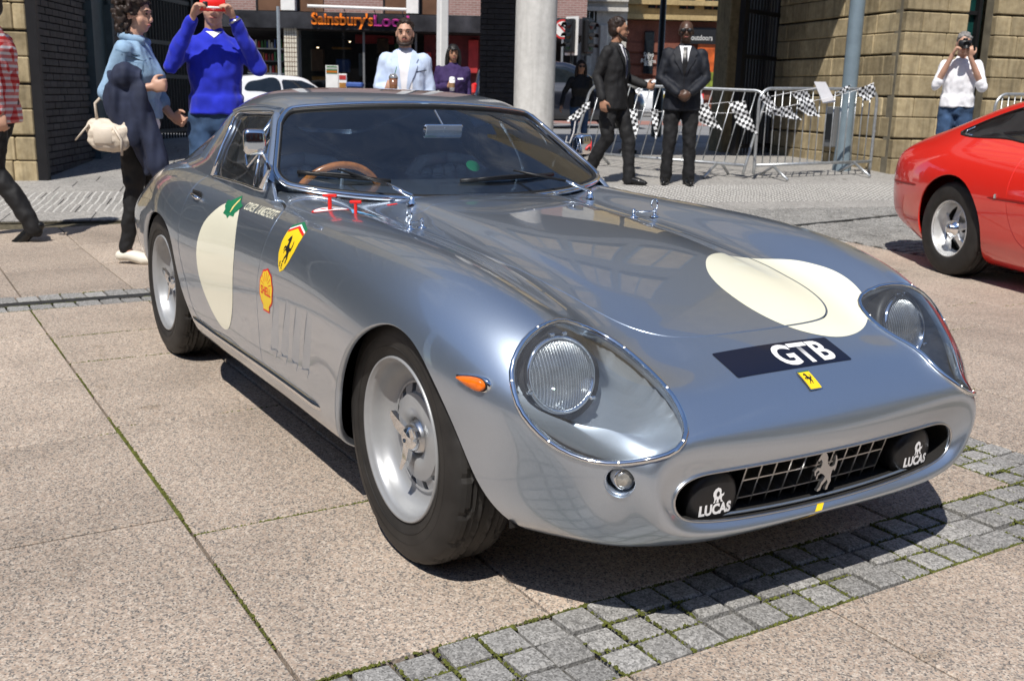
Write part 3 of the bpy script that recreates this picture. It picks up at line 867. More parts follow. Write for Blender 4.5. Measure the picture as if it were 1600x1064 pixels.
# ---- ashlar wall: blocks as parts, grooves between double courses; local x along wall, y into it
def ashlar(parent, x0, x1, z0, z1, mat, course=.265, groove=.022, wmin=.34, wmax=.62, proud=.0, ch=.012, depth=.14, limit_z=3.2, seed=1, lift=None):
    r2 = random.Random(seed); big = MB()
    MB().box(((x0 + x1) / 2, .10 + depth / 2, (z0 + z1) / 2), (x1 - x0 - .004, depth, z1 - z0 - .004)).build('wall_core', M_MORTAR, parent)
    z = z0; k = 0
    while z < z1 - .02:
        h = min(course, z1 - z); g = groove if k % 2 else .004
        x = x0; first = r2.uniform(wmin, wmax) * (.5 if k % 2 else 1)
        while x < x1 - .01:
            w = min(first if x == x0 else r2.uniform(wmin, wmax), x1 - x)
            if x1 - x - w < .12: w = x1 - x
            pr = r2.uniform(-.004, .004); c = (x + w / 2, depth / 2 + pr - proud, z + (h - g) / 2); s = (w - .005, depth, h - g - .003)
            mb = MB().bbox(c, s, ch)
            if z < limit_z: mb.build('stone_block', mat, parent)
            else: big.add(mb.v, mb.f)
            x += w
        z += h; k += 1
    if big.v: tag(big.build('upper_stonework', mat, parent), kind='stuff')

V0 = 11.95
pL = at_v(50, V0); uL, _ = uv_of(pL)
pR = at_v(1404, V0); uR, _ = uv_of(pR)
ZL, ZR = pL.z, pR.z
# ---- left: sandstone building end
B = thing('stone_building', 'yellow sandstone building end at the far left behind the man in the checked shirt', 'building', (pL.x, pL.y, ZL - .05), ROT_ST)
ashlar(B, -1.6, 0, 0, 4.6, M_SAND, seed=3)
MB().box((-.8, .30, 8.3), (1.6, .3, 7.4)).box((-.85, 1.5, 6), (1.5, 2.2, 11.9)).build('wall', M_SAND, B)
# ---- dark brick wall running back from its corner
d0, d1 = 11.0, 15.7
wa = at_depth(52, 11.05); wb = at_depth(224, 15.7)
ang = math.atan2(wb.y - wa.y, wb.x - wa.x); Lw = (wb.xy - wa.xy).length
BW = thing('brick_wall', 'dark blue brick wall in shade running back behind the woman in the denim jacket', 'wall', (wa.x, wa.y, wa.z - .03), ang)
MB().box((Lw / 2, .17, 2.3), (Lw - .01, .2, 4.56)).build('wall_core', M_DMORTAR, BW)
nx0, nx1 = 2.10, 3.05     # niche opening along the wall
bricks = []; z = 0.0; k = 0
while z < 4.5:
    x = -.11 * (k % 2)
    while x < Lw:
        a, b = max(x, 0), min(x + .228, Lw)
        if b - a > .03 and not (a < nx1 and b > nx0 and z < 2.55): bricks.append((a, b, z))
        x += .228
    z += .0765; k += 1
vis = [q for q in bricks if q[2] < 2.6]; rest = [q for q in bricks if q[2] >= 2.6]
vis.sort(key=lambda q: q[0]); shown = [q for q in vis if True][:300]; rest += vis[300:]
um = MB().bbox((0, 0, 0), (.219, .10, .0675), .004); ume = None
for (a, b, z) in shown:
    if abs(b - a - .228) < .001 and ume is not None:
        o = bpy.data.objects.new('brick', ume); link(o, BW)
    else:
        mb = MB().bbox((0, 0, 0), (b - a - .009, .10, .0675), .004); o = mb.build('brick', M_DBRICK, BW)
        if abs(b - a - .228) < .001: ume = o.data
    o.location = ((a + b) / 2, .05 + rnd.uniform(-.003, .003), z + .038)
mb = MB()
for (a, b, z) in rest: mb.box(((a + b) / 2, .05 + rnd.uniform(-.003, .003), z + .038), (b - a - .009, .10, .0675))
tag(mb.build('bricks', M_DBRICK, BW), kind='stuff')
MB().box((.03, -.04, 2.2), (.09, .10, 4.4)).build('corner_strip', M_BARS, BW)
nc = (nx0 + nx1) / 2; nw = (nx1 - nx0) / 2
arc = [(nc + nw * .98 * math.cos(a), 2.05 + .42 * math.sin(a)) for a in np.linspace(0, PI, 16)]
poly = [(nx0 + .01, 0), (nx1 - .01, 0)] + arc
Mxz = Matrix(((1, 0, 0, 0), (0, 0, 1, 0), (0, 1, 0, 0), (0, 0, 0, 1)))
MB().prism([(p[0], p[1]) for p in poly], .03, .09, Mxz).build('door_panel', M_NICHE, BW)
ring = MB().tube([(p[0], -.02, p[1]) for p in arc], .06, 6); ring.build('arch_hood', M_NICHE, BW)
for xx in (nx0 + .04, nx1 - .04): MB().box((xx, -.01, 1.02), (.09, .10, 2.05)).build('door_jamb', M_NICHE, BW)
# ---- barred gate beyond it
def bar_gate(p, q, label, h=4.5, n=16, z0=None):
    a = math.atan2(q.y - p.y, q.x - p.x); L = (q.xy - p.xy).length
    G = thing('bar_gate', label, 'gate', (p.x, p.y, min(p.z, q.z) + .02), a)
    for i in range(n): MB().tube([((i + .5) * L / n, 0, 0), ((i + .5) * L / n, 0, h)], .016, 6).build('bar', M_BARS, G)
    for z in (.12, .95, 1.45, 2.1, h - .05): MB().box((L / 2, .0, z), (L, .05, .06)).build('rail', M_BARS, G)
    for x in (.02, L - .02): MB().box((x, 0, h / 2), (.09, .09, h)).build('post', M_BARS, G)
    return G
bar_gate(at_depth(226, 15.8), at_depth(303, 17.6), 'tall dark steel bar gate behind the man in the blue sweater', n=17)
gw = at_depth(215, 19.0); MBW = thing('passage_wall', 'black unlit wall seen through the bars of the left gate', 'wall', (gw.x, gw.y, gw.z), ROT_ST)
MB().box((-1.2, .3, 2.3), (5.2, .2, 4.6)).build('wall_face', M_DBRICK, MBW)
# ---- right: sandstone building with corner, window and second pier
B2 = thing('stone_building', 'yellow sandstone building on the right with rusticated corner and narrow dark green window', 'building', (pR.x, pR.y, ZR - .06), ROT_ST)
def px_u(px): return uv_of(at_v(px, V0))[0] - uR
uw0, uw1 = px_u(1500), px_u(1543)
ashlar(B2, 0, uw0, 0, 4.8, M_SAND, seed=5)
ashlar(B2, uw1, uw1 + 2.6, 0, 4.8, M_SAND, seed=6)
MB().box(((uw0 + uw1) / 2, .40, 2.4), (uw1 - uw0 + .1, .06, 4.8)).build('window_glass', M_GREENWIN, B2)
for zz in (.02, .95, 2.15, 3.3): MB().box(((uw0 + uw1) / 2, .35, zz), (uw1 - uw0, .06, .05)).build('window_rail', M_BARS, B2)
for xx in (uw0 + .03, uw1 - .04): MB().box((xx, .33, 2.4), (.05, .08, 4.8)).build('window_frame', M_BARS, B2)
SIDE = bpy.data.objects.new('side_wall', None); SIDE.rotation_euler = (0, 0, -PI / 2); SIDE.location = (0, 3.3, 0); link(SIDE, B2)
ashlar(SIDE, 0, 3.3 - .14 - .006, 0, 4.8, M_SAND, seed=8)
MB().box((uw1 / 2 + 1.3, .42, 8.6), (uw1 + 2.7, .5, 7.6)).box((uw1 / 2 + 1.42, 2.05, 6), (uw1 + 2.4, 2.5, 12)).build('upper_wall', M_SAND, B2)
# meter box on the side face
MB().bbox((1.9, -.05, .62), (.26, .12, .56), .01).build('meter_box', M_CLAD, SIDE); MB().box((1.9, -.117, .62), (.17, .012, .36)).build('meter_window', M_BLACKP, SIDE)
# ---- shaded stone and dark wall inside the right-hand passage
q0 = at_v(1279, 15.3)
B3 = thing('stone_pier', 'shaded sandstone pier beside the blue grey pole at the passage mouth', 'pier', (q0.x, q0.y, q0.z), ROT_ST)
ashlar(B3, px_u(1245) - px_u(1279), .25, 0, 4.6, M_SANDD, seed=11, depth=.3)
q1 = at_v(1205, 15.6)
BW2 = thing('brick_wall', 'black brick wall inside the right passage behind the crowd barrier', 'wall', (q1.x, q1.y, q1.z), ROT_ST)
Lb = uv_of(at_v(1262, 15.6))[0] - uv_of(q1)[0] + .3
MB().box((Lb / 2, .17, 2.3), (Lb, .2, 4.6)).build('wall_core', M_DMORTAR, BW2)
mb = MB(); z = 0; k = 0
while z < 4.5:
    x = -.11 * (k % 2)
    while x < Lb:
        a, b = max(x, 0), min(x + .228, Lb)
        if b - a > .03: mb.box(((a + b) / 2, .05 + rnd.uniform(-.003, .003), z + .038), (b - a - .009, .1, .0675))
        x += .228
    z += .0765; k += 1
tag(mb.build('bricks', M_DBRICK, BW2), kind='stuff')
bar_gate(at_v(1152, 14.6), at_v(1212, 15.3), 'tall dark steel bar gate right of the man standing with crossed hands', n=13)
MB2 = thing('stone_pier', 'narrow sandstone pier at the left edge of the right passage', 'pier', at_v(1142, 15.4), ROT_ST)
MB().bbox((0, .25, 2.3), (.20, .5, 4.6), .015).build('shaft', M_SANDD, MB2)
bk2 = at_v(1215, 17.1); PW = thing('passage_wall', 'black unlit wall behind the bars of the right gate', 'wall', (bk2.x, bk2.y, bk2.z), ROT_ST)
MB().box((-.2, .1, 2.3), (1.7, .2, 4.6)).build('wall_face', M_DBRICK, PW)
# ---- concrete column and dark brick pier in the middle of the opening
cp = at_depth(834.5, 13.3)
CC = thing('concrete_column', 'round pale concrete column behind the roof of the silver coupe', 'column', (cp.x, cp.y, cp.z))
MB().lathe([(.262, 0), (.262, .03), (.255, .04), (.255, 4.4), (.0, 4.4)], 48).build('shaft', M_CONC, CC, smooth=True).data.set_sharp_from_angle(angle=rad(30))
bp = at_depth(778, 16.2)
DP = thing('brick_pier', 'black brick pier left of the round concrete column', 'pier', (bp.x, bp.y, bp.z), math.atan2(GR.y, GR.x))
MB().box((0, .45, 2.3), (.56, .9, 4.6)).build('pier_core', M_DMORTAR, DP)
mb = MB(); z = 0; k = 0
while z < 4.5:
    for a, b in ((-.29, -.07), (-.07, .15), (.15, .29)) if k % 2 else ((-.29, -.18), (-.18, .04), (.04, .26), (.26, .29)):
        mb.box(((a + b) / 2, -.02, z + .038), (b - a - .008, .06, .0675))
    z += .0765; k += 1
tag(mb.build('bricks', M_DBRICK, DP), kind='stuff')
# ---- the block bridging the opening above the frame (seen in the bonnet)
zs = 4.55
OB = thing('office_block', 'grey clad office block bridging the passage, mirrored in the bonnet', 'building', (pL.x, pL.y, ZL + zs), ROT_ST)
wid = uR - uL
H = 4.9
MB().box((wid / 2, 2.7, H / 2 + .02), (wid + 1.0, 4.8, H)).build('body', M_CLAD, OB)
MB().box((wid / 2, 2.75, -.03), (wid + .2, 4.9, .06)).build('soffit', M_SOFFIT, OB)
for fl in range(2):
    z0 = .65 + fl * 2.4; x = .2
    while x < wid - 1.2:
        F_ = MB().box((x + .62, .26, z0 + .75), (1.24, .10, 1.5)).build('window', M_FRAMEB, OB)
        MB().box((x + .34, .195, z0 + .75), (.52, .03, 1.36)).build('blind', M_BLIND, F_)
        MB().box((x + .92, .195, z0 + .75), (.50, .03, 1.36)).build('blind', M_BLIND, F_)
        x += 1.5
# ---- glazed building further left (mirrored in the car's flank)
gp = SP(uL - 1.62, V0 + .2)
GB = thing('glass_building', 'dark glazed office front with pale mullions left of the sandstone end', 'building', (gp.x, gp.y, -.05), ROT_ST + PI)
GBw = 20.0
MB().box((GBw / 2, -3, 6), (GBw, 5.8, 12)).build('glazing', M_GLAZ, GB)
for i in range(21): MB().box((i * GBw / 20, -.06, 6), (.06, .1, 12)).build('mullion', M_CLAD, GB)
for i in range(15): MB().box((GBw / 2, -.05, .4 + i * .8), (GBw, .08, .05)).build('transom', M_CLAD, GB)
for o in GB.children: o.location.y = 0
# ---- unseen blocks added round the square to hold back low sky light
def plain_block(label, p, rot, w, h, dep, mat, bays, floors):
    T = thing('added_sky_block', label, 'building', p, rot)
    MB().box((w / 2, dep / 2, h / 2), (w, dep, h)).build('wall', mat, T)
    for i in range(bays):
        for j in range(floors):
            x = (i + .5) * w / bays; z = 1.6 + j * (h - 1.5) / floors + .6
            f_ = MB().box((x, -.02, z), (w / bays * .46, .12, 1.9)).build('window', M_FRAMEB, T); MB().box((x, -.075, z), (w / bays * .40, .03, 1.75)).build('pane', M_GLAZ, f_)
    MB().box((w / 2, -.1, h + .15), (w + .3, .5, .3)).build('cornice', mat, T)
    return T
q = SP(24, -24, 0, False); plain_block('unseen tall brown brick block added opposite the passage to hold back sky light', (q.x, q.y, -.05), ROT_ST + PI, 52, 17, 6, M_REDST, 13, 5)
q = SP(26, 12, 0, False); plain_block('unseen sandstone block added on the right of the square to hold back sky light', (q.x, q.y, -.05), ROT_ST - PI / 2, 34, 13, 6, M_SAND, 9, 4)
q = SP(-26, -22, 0, False); plain_block('unseen grey stone block added on the left of the square to hold back sky light', (q.x, q.y, -.05), ROT_ST + PI / 2, 34, 13, 6, M_PALE, 9, 4)
# ---- shop across the street
sp = at_depth(380, 36.0); ang = math.atan2(GR.y, GR.x)
a380 = 0.0; kx = 36.0 / 1614.73
def sx(px): return (px - 380) * kx
SH_ = thing('shop_building', 'brick shop building across the street with orange and magenta supermarket sign', 'shop', (sp.x, sp.y, sp.z), ang)
ZF0, ZF1 = 3.12, 3.72
def sz(py, px=500): return 1.172 + ((139.4 + (px - 500) * .0254) - py) * kx - sp.z
ZF1 = sz(25, 400); ZF0 = sz(49, 400)
MB().box((sx(570), 4.2, ZF1 + 4.4), (sx(900) - sx(240), 7, 8.7)).build('upper_wall', M_FARBRICK, SH_)
MB().box((sx(570), .45, (ZF0 + ZF1) / 2), (sx(900) - sx(240), .5, ZF1 - ZF0)).build('fascia', pmat('reflective_grey_fascia', (.09, .09, .10), .12, .6, var=.5, nscale=1.5), SH_)
for (p0, p1) in ((397, 436), (461, 499), (590, 626), (646, 682)):
    w_ = MB().box(((sx(p0) + sx(p1)) / 2, .66, ZF1 + 1.6), (sx(p1) - sx(p0), .06, 3.1)).build('window', M_BROWNP, SH_)
    MB().box((sx(p0) + .03, .62, ZF1 + 1.6), (.06, .06, 3.1)).build('window_frame', M_BARS, w_)
for (p0, p1) in ((438, 459), (627, 645)): MB().box(((sx(p0) + sx(p1)) / 2, .52, ZF1 + 4.3), (sx(p1) - sx(p0), .5, 8.5)).build('pillar', M_SHOPW, SH_)
MB().box(((sx(441) + sx(460)) / 2, .55, ZF0 / 2), (sx(460) - sx(441), .4, ZF0)).build('tiled_pillar', M_TILE, SH_)
for i in range(1, 5): MB().box((sx(441) + i * (sx(460) - sx(441)) / 5, .345, ZF0 / 2), (.012, .012, ZF0)).build('tile_joint', M_BROWNP, SH_)
for i in range(1, 20): MB().box(((sx(441) + sx(460)) / 2, .346, i * ZF0 / 20), (sx(460) - sx(441), .012, .012)).build('tile_joint', M_BROWNP, SH_)
MB().box((sx(570), 6.0, ZF0 / 2), (sx(900) - sx(240), .2, ZF0)).box((sx(570), 3.2, .02), (sx(900) - sx(240), 5.6, .04)).box((sx(570), 3.2, ZF0 - .02), (sx(900) - sx(240), 5.6, .04)).build('interior', M_SHOPDARK, SH_)
MB().box((sx(708), 1.2, ZF0 / 2), (sx(765) - sx(650), .1, ZF0 - .1)).build('red_wall', M_DKRED, SH_)
# shelves with bottles and packets at the left of the shop
cols_ = [pmat('packet_' + n, c, .5, 0, var=.2) for n, c in (('green', (.04, .16, .05)), ('amber', (.35, .16, .03)), ('white', (.6, .58, .52)), ('red', (.4, .03, .03)), ('brown', (.12, .06, .03)), ('blue', (.04, .09, .3)))]
for k in range(6):
    zz = .35 + k * .42
    SHF = MB().box((sx(402), 1.6, zz), (sx(432) - sx(372), .4, .03)).build('shelf', M_SHOPW if k % 2 else M_CLAD, SH_)
    mb = MB(); x = sx(374)
    while x < sx(431):
        w = rnd.uniform(.07, .12); hgt = rnd.uniform(.2, .32); mb.cyl((x, 1.45, zz + .02), (x, 1.45, zz + hgt), w * .42, 6, w * .25, mi=rnd.randrange(6)); x += w
    tag(mb.build('bottles', cols_, SHF), kind='stuff')
for (p0, p1, y0, y1, mt, dy) in ((468, 488, 78, 112, cols_[4], 2.0), (505, 526, 92, 112, cols_[5], 2.4), (548, 556, 84, 118, M_CLAD, 1.4), (540, 600, 55, 68, cols_[3], 1.8), (575, 592, 60, 84, cols_[4], 1.7), (600, 622, 66, 92, cols_[0], 2.2), (500, 530, 74, 77, cols_[1], 2.2), (470, 520, 120, 126, cols_[1], 1.9), (655, 662, 80, 130, cols_[3], 1.0), (690, 704, 95, 130, cols_[4], 1.0), (720, 735, 60, 110, cols_[3], 1.05), (578, 588, 90, 140, M_CLAD, 1.0)):
    MB().bbox(((sx(p0) + sx(p1)) / 2, dy, (sz(y0) + sz(y1)) / 2), (sx(p1) - sx(p0), .3, abs(sz(y0) - sz(y1))), .02).build('display_stand', mt, SH_)
for (px, py) in ((488, 51), (504, 52), (475, 50), (485, 77), (535, 67)):
    m_, nt_, p_ = newmat('spot_lamp'); p_.inputs['Emission Color'].default_value = (1, .75, .45, 1); p_.inputs['Emission Strength'].default_value = 6
    MB().box((sx(px), 1.2, sz(py)), (.05, .05, .03)).build('ceiling_spot', m_, SH_)
MB().box(((sx(462) + sx(640)) / 2, .70, (ZF0) / 2), (sx(640) - sx(462), .012, ZF0 - .02)).build('shop_window', glass_mat('shop_glass', (.8, .82, .82), 1.0, 1.35), SH_)
for px in (462, 560, 622, 640): MB().box((sx(px), .68, ZF0 / 2), (.07, .08, ZF0)).build('window_mullion', M_CLAD, SH_)
# sign
def sign_text(s, px0, px1, py, size, mat, name, depth=.06):
    v, f = text2d_raw(s, size, width=sx(px1) - sx(px0), extrude=depth / 2, bold=.014)
    o = mesh_obj(name, [((sx(px0) + sx(px1)) / 2 + a, .14 - c, sz(py, (px0 + px1) / 2) + b) for a, b, c in v], f, mat, SH_); return o
def text2d_raw(s, size, width=None, extrude=0.0, bold=0.0, shear=0.0):
    cu = bpy.data.curves.new('lettering', 'FONT'); cu.body = s; cu.size = size; cu.offset = bold; cu.extrude = extrude; cu.align_x = 'CENTER'; cu.align_y = 'CENTER'; cu.resolution_u = 3; cu.shear = shear
    o = bpy.data.objects.new('lettering', cu); COL.objects.link(o)
    dg = bpy.context.evaluated_depsgraph_get(); me = o.evaluated_get(dg).to_mesh()
    v = [tuple(p.co) for p in me.vertices]; f = [tuple(p.vertices) for p in me.polygons]
    o.evaluated_get(dg).to_mesh_clear(); bpy.data.objects.remove(o); bpy.data.curves.remove(cu)
    if width:
        xs = [p[0] for p in v]; k = width / (max(xs) - min(xs)); cx = (max(xs) + min(xs)) / 2
        v = [((p[0] - cx) * k, p[1], p[2]) for p in v]
    return v, f
sign_text("Sainsbury's", 485, 578, 38.5, .52, M_ORANGE, 'sign_lettering')
sign_text("Local", 579, 632, 41, .48, M_PINK, 'sign_lettering')
MB().tube([(sx(482), -.15, sz(19.5, 482)), (sx(629), -.15, sz(25, 629) )], .05, 8).build('sign_lamp', M_SHOPW, SH_)
for px in (490, 535, 580, 622): MB().tube([(sx(px), -.15, sz(20 + (px - 482) * .037, px)), (sx(px), .25, sz(24 + (px - 482) * .037, px))], .02, 6).build('lamp_bracket', M_CLAD, SH_)
# posters and bins standing outside
def poster(px0, px1, py0, py1, face, label, bands):
    p = at_depth((px0 + px1) / 2, 34.5); k = 34.5 / 1614.73; z0 = 1.172 + (139.4 + ((px0 + px1) / 2 - 500) * .0254 - py1) * k
    T = thing('poster_board', label, 'poster', (p.x, p.y, p.z), ang); w = (px1 - px0) * k; hgt = (py1 - py0) * k; zb = z0 - p.z
    MB().bbox((0, 0, (zb + hgt) / 2), (w, .08, zb + hgt), .01).build('board', face, T)
    for (f0, f1, mt) in bands: MB().box((0, -.046, zb + hgt * (f0 + f1) / 2), (w * .86, .012, hgt * (f1 - f0))).build('printed_band', mt, T)
poster(510, 529, 105, 140, M_SHOPW, 'white poster board with green and orange top outside the shop', [(.66, .98, cols_[0]), (.70, .78, M_ORANGE), (.84, .92, M_SHOPW)])
poster(530, 542, 117, 140, M_SHOPW, 'small pale notice board with red arrow and yellow panel outside the shop', [(.05, .42, cols_[1]), (.62, .9, cols_[3])])
bp_ = at_depth(555, 34.3); BN = thing('bin', 'grey bin with blue lid in front of the shop window', 'bin', (bp_.x, bp_.y, bp_.z), ang)
MB().bbox((0, 0, .6), (.50, .5, 1.2), .04).build('bin_body', M_CLAD, BN); MB().bbox((0, 0, 1.28), (.52, .52, .16), .04).build('bin_lid', cols_[5], BN)
# street poles
pp = at_depth(438, 31); PO = thing('street_pole', 'thin grey pole in front of the tiled shop pillar', 'pole', pp); MB().tube([(0, 0, 0), (0, 0, 3.4)], .045, 10).build('shaft', M_GALV, PO)
pp = at_depth(690.5, 30); PO = thing('street_pole', 'pale square lamp column right of the man in the light blue blazer', 'pole', pp); MB().bbox((0, 0, 3.5), (.26, .26, 7), .03).build('shaft', M_SHOPW, PO)
MB().box((-.06, -.135, 1.35), (.09, .012, .3)).build('yellow_notice', cols_[1], PO)
# ---- pale stone building and ochre corner building down the side street
kx2 = 46 / 1614.73
pp = at_depth(866, 46); PB = thing('stone_building', 'pale grey stone building behind the traffic lights', 'building', (pp.x, pp.y, pp.z - .4), ang)
def bz(py, px, dep, z0): return 1.172 + ((147.09 + (px - 800) * .0254) - py) * dep / 1614.73 - z0
MB().box((-.5, 3, 6), (7.0, 6, 12)).build('wall', M_PALE, PB)
for py in (10, 24): MB().box((-.5, -.08, bz(py, 900, 46, PB.location.z)), (7.0, .3, .16)).build('cornice', M_PALE, PB)
for i, px in enumerate((884, 913, 937)):
    MB().bbox(((px - 866) * kx2, -.06, 1.9), (.35, .3, 4.4), .03).build('pilaster', M_PALE, PB)
for px in (898, 918):
    w_ = MB().box(((px - 866) * kx2, .0, bz(40, 905, 46, PB.location.z)), (.42, .1, .75)).build('window', M_WINDOW, PB)
    for d_ in (-.1, .1): MB().box(((px - 866) * kx2 + d_, -.06, bz(40, 905, 46, PB.location.z)), (.025, .03, .75)).build('window_bar', M_SHOPW, w_)
pp = at_depth(953, 52); kx3 = 52 / 1614.73; OC = thing('corner_building', 'ochre stone corner building with red brown ground floor shop', 'building', (pp.x, pp.y, pp.z - .5), ang)
def oz(py, px=1050): return bz(py, px, 52, OC.location.z)
def ox(px): return (px - 953) * kx3
MB().box((ox(1090), 4, oz(38) + 4.2), (ox(1230) - ox(950), 7.8, 8.4)).build('upper_wall', M_OCHRE, OC)
MB().box((ox(1090), 4.2, oz(38) / 2 - .05), (ox(1230) - ox(950), 7.6, oz(38) - .1)).build('ground_floor', M_REDST, OC)
for z in (oz(37), oz(16)): MB().box((ox(1090), .0, z), (ox(1230) - ox(950), .5, .22)).build('cornice', M_OCHRE, OC)
for i in range(7): MB().box((ox(1090), .36, .3 + i * .55), (ox(1230) - ox(950), .16, .42)).build('stone_course', M_REDST, OC)
for px in (1016, 1062, 1100):
    w_ = MB().box((ox(px), .08, oz(4)), (.75, .1, 1.3)).build('window', M_WINDOW, OC); MB().box((ox(px), .02, oz(4)), (.06, .05, 1.3)).build('window_bar', M_REDST, w_)
MB().box((ox(1009), .22, oz(88)), (.45, .2, 2.0)).build('window', M_WINDOW, OC)
for i, s_ in enumerate(('Sales', '247', 'Matalan', '0800')):
    v, f = text2d_raw(('Sales', '24/7', 'Rooms', '808')[i], .26); mesh_obj('window_lettering', [(ox(1009) + a, .11, oz(91 + i * 4.6) + b) for a, b, c in v], f, M_SHOPW, OC)
MB().box((ox(1085), .15, oz(62)), (ox(1112) - ox(1058), .3, .75)).build('sign_board', M_BLACKP, OC)
v, f = text2d_raw('outdoors', .36, width=ox(1101) - ox(1069)); mesh_obj('sign_lettering', [(ox(1087) + a, -.012, oz(65) + b) for a, b, c in v], f, M_SHOPW, OC)
MB().lathe([(0, .09), (.26, .09), (.27, .06), (.27, 0)], 32, Matrix.Translation((ox(1117), -.02, oz(63))) @ Matrix.Rotation(PI / 2, 4, 'X')).build('round_sign', M_ORANGE, OC)
for dx in (-1, 0, 1):
    MB().tube([(ox(1117) + dx * .02, -.125, oz(63) + .14), (ox(1117) + dx * .09, -.125, oz(63) - .12)], .018, 5).build('tree_symbol', M_SHOPW, OC)
MB().box((ox(1098), .2, oz(97)), (ox(1114) - ox(1083), .2, 1.9)).build('shop_window', pmat('orange_poster', (.5, .10, .02), .4, 0, var=.6, nscale=2.5), OC)
MB().box((ox(1096), .09, oz(125)), (ox(1110) - ox(1083), .1, .7)).build('window_display', pmat('leafy_print', (.18, .22, .03), .5, 0, var=.6, nscale=5), OC)
v, f = text2d_raw('S', .9); 
# ---- pole beside the sandstone corner, black lamp post
pp = at_depth(1326, 14.0); PL = thing('street_pole', 'tall blue grey pole in front of the sandstone corner', 'pole', (pp.x, pp.y, pp.z))
MB().lathe([(.125, 0), (.12, .06), (.098, .5), (.094, 4.9), (.0, 4.9)], 20).build('shaft', M_POLE, PL, smooth=True).data.set_sharp_from_angle(angle=rad(35))
pp = at_depth(1028.5, 22); PL = thing('lamp_post', 'black lamp post between the two men in suits', 'lamp post', (pp.x, pp.y, pp.z)); MB().lathe([(.11, 0), (.11, .9), (.068, 1.0), (.055, 6)], 14).build('shaft', M_BLACKP, PL, smooth=True)
pp = at_depth(985, 16.0); PL = thing('bollard', 'short black bollard behind the walking man in the dark suit', 'bollard', (pp.x, pp.y, pp.z)); MB().lathe([(.15, 0), (.14, .05), (.075, .08), (.07, .85), (.085, .88), (.06, .96), (0, .98)], 16).build('shaft', M_BLACKP, PL, smooth=True)
# traffic lights
def traffic_light(px, dep, label, face, zt):
    p = at_depth(px, dep); T = thing('traffic_light', label, 'traffic light', (p.x, p.y, p.z), face, 'traffic lights at the crossing')
    MB().tube([(0, 0, 0), (0, 0, zt + .2)], .05, 10).build('pole', M_BLACKP, T)
    MB().bbox((0, -.12, zt), (.34, .16, 1.0), .03).build('signal_head', M_BLACKP, T)
    MB().box((0, -.03, zt), (.50, .02, 1.14)).build('backing_board', M_SHOPW if 'white edged' in label else M_BLACKP, T)
    for i, c in enumerate(((.35, .02, .02), (.4, .2, .01), (.02, .25, .08))):
        z = zt + .31 - i * .31
        MB().lathe([(.10, -.02), (.10, .0), (.07, .02), (0, .03)], 16, Matrix.Translation((0, -.205, z)) @ Matrix.Rotation(PI / 2, 4, 'X')).build('lamp', pmat('signal_lens', tuple(k * .25 for k in c), .3, 0), T)
        vs = []; n = 10
        for k in range(n + 1):
            a = PI * k / n; vs += [(.115 * math.cos(a), -.20, z + .115 * math.sin(a)), (.115 * math.cos(a), -.42, z + .115 * math.sin(a) - .03)]
        MB().add(vs, [(2 * k, 2 * k + 1, 2 * k + 3, 2 * k + 2) for k in range(n)]).build('visor', M_BLACKP, T)
kz = lambda py, px, dep, z: bz(py, px, dep, z)
p_ = at_depth(893, 33); traffic_light(891, 33, 'traffic light with white edged board facing left beside the pale stone building', ang - .75, kz(63, 893, 33, p_.z))
traffic_light(912, 33.5, 'all black traffic light nearest the head of the walking man in the suit', ang + .85, kz(64, 912, 33.5, p_.z))
p_ = at_depth(876, 34); T = thing('road_sign', 'round no left turn road sign partly hidden by the concrete column', 'road sign', (p_.x, p_.y, p_.z), ang); z_ = kz(53, 876, 34, p_.z)
MB().tube([(0, .04, 0), (0, .04, z_)], .035, 8).build('pole', M_GALV, T)
Mr = Matrix.Translation((0, 0, z_)) @ Matrix.Rotation(PI / 2, 4, 'X')
MB().lathe([(0, .0), (.30, .0), (.30, -.02)], 28, Mr).build('sign_ring', pmat('sign_red', (.5, .03, .03), .4, 0), T)
MB().lathe([(0, .008), (.24, .008)], 28, Mr).build('sign_face', M_SHOPW, T)
MB().tube([(.08, -.014, z_ - .14), (.08, -.014, z_ + .04), (.0, -.014, z_ + .1), (-.1, -.014, z_ + .08)], .022, 6).build('arrow', M_BLACKP, T)
MB().box((0, -.018, z_), (.42, .008, .05), Matrix.Rotation(rad(45), 3, 'Y')).build('slash', pmat('sign_red_bar', (.5, .03, .03), .4, 0), T)

# ------------------------------------------------------------------ the silver coupe: panels, lamps, glass, wheels, trim, markings
CAR = thing('sports_car', 'silver grey vintage coupe with cream roundels, parked in front on the granite paving', 'sports car', (0, 0, 0))
BB = None
def chain(s, *fns):
    for f in fns: s = s.clip(f)
    return s
def xz_poly(p): return [(a[0], a[1]) for a in p]
ARCH_F = [(-.36,.10),(-.345,.20),(-.312,.29),(-.285,.385),(-.24,.46),(-.165,.54),(-.075,.60),(0,.625),(.06,.627),(.15,.598),(.222,.545),(.283,.475),(.335,.375),(.37,.30),(.42,.20),(.45,.10)]
ARCH_R = [(-2.80,.10),(-2.785,.25),(-2.765,.36),(-2.725,.46),(-2.64,.555),(-2.52,.615),(-2.385,.642),(-2.22,.648),(-2.085,.625),(-1.985,.565),(-1.94,.478),(-1.895,.388),(-1.82,.305),(-1.78,.22),(-1.76,.10)]
def arch_fn(poly):
    poly = curve3([(a, b, 0) for a, b in poly], 60)[:, :2]
    return sd_in(poly, [0, 2], lambda v: (np.abs(v[:, 1]) > .47) & (v[:, 2] < .72), -1)
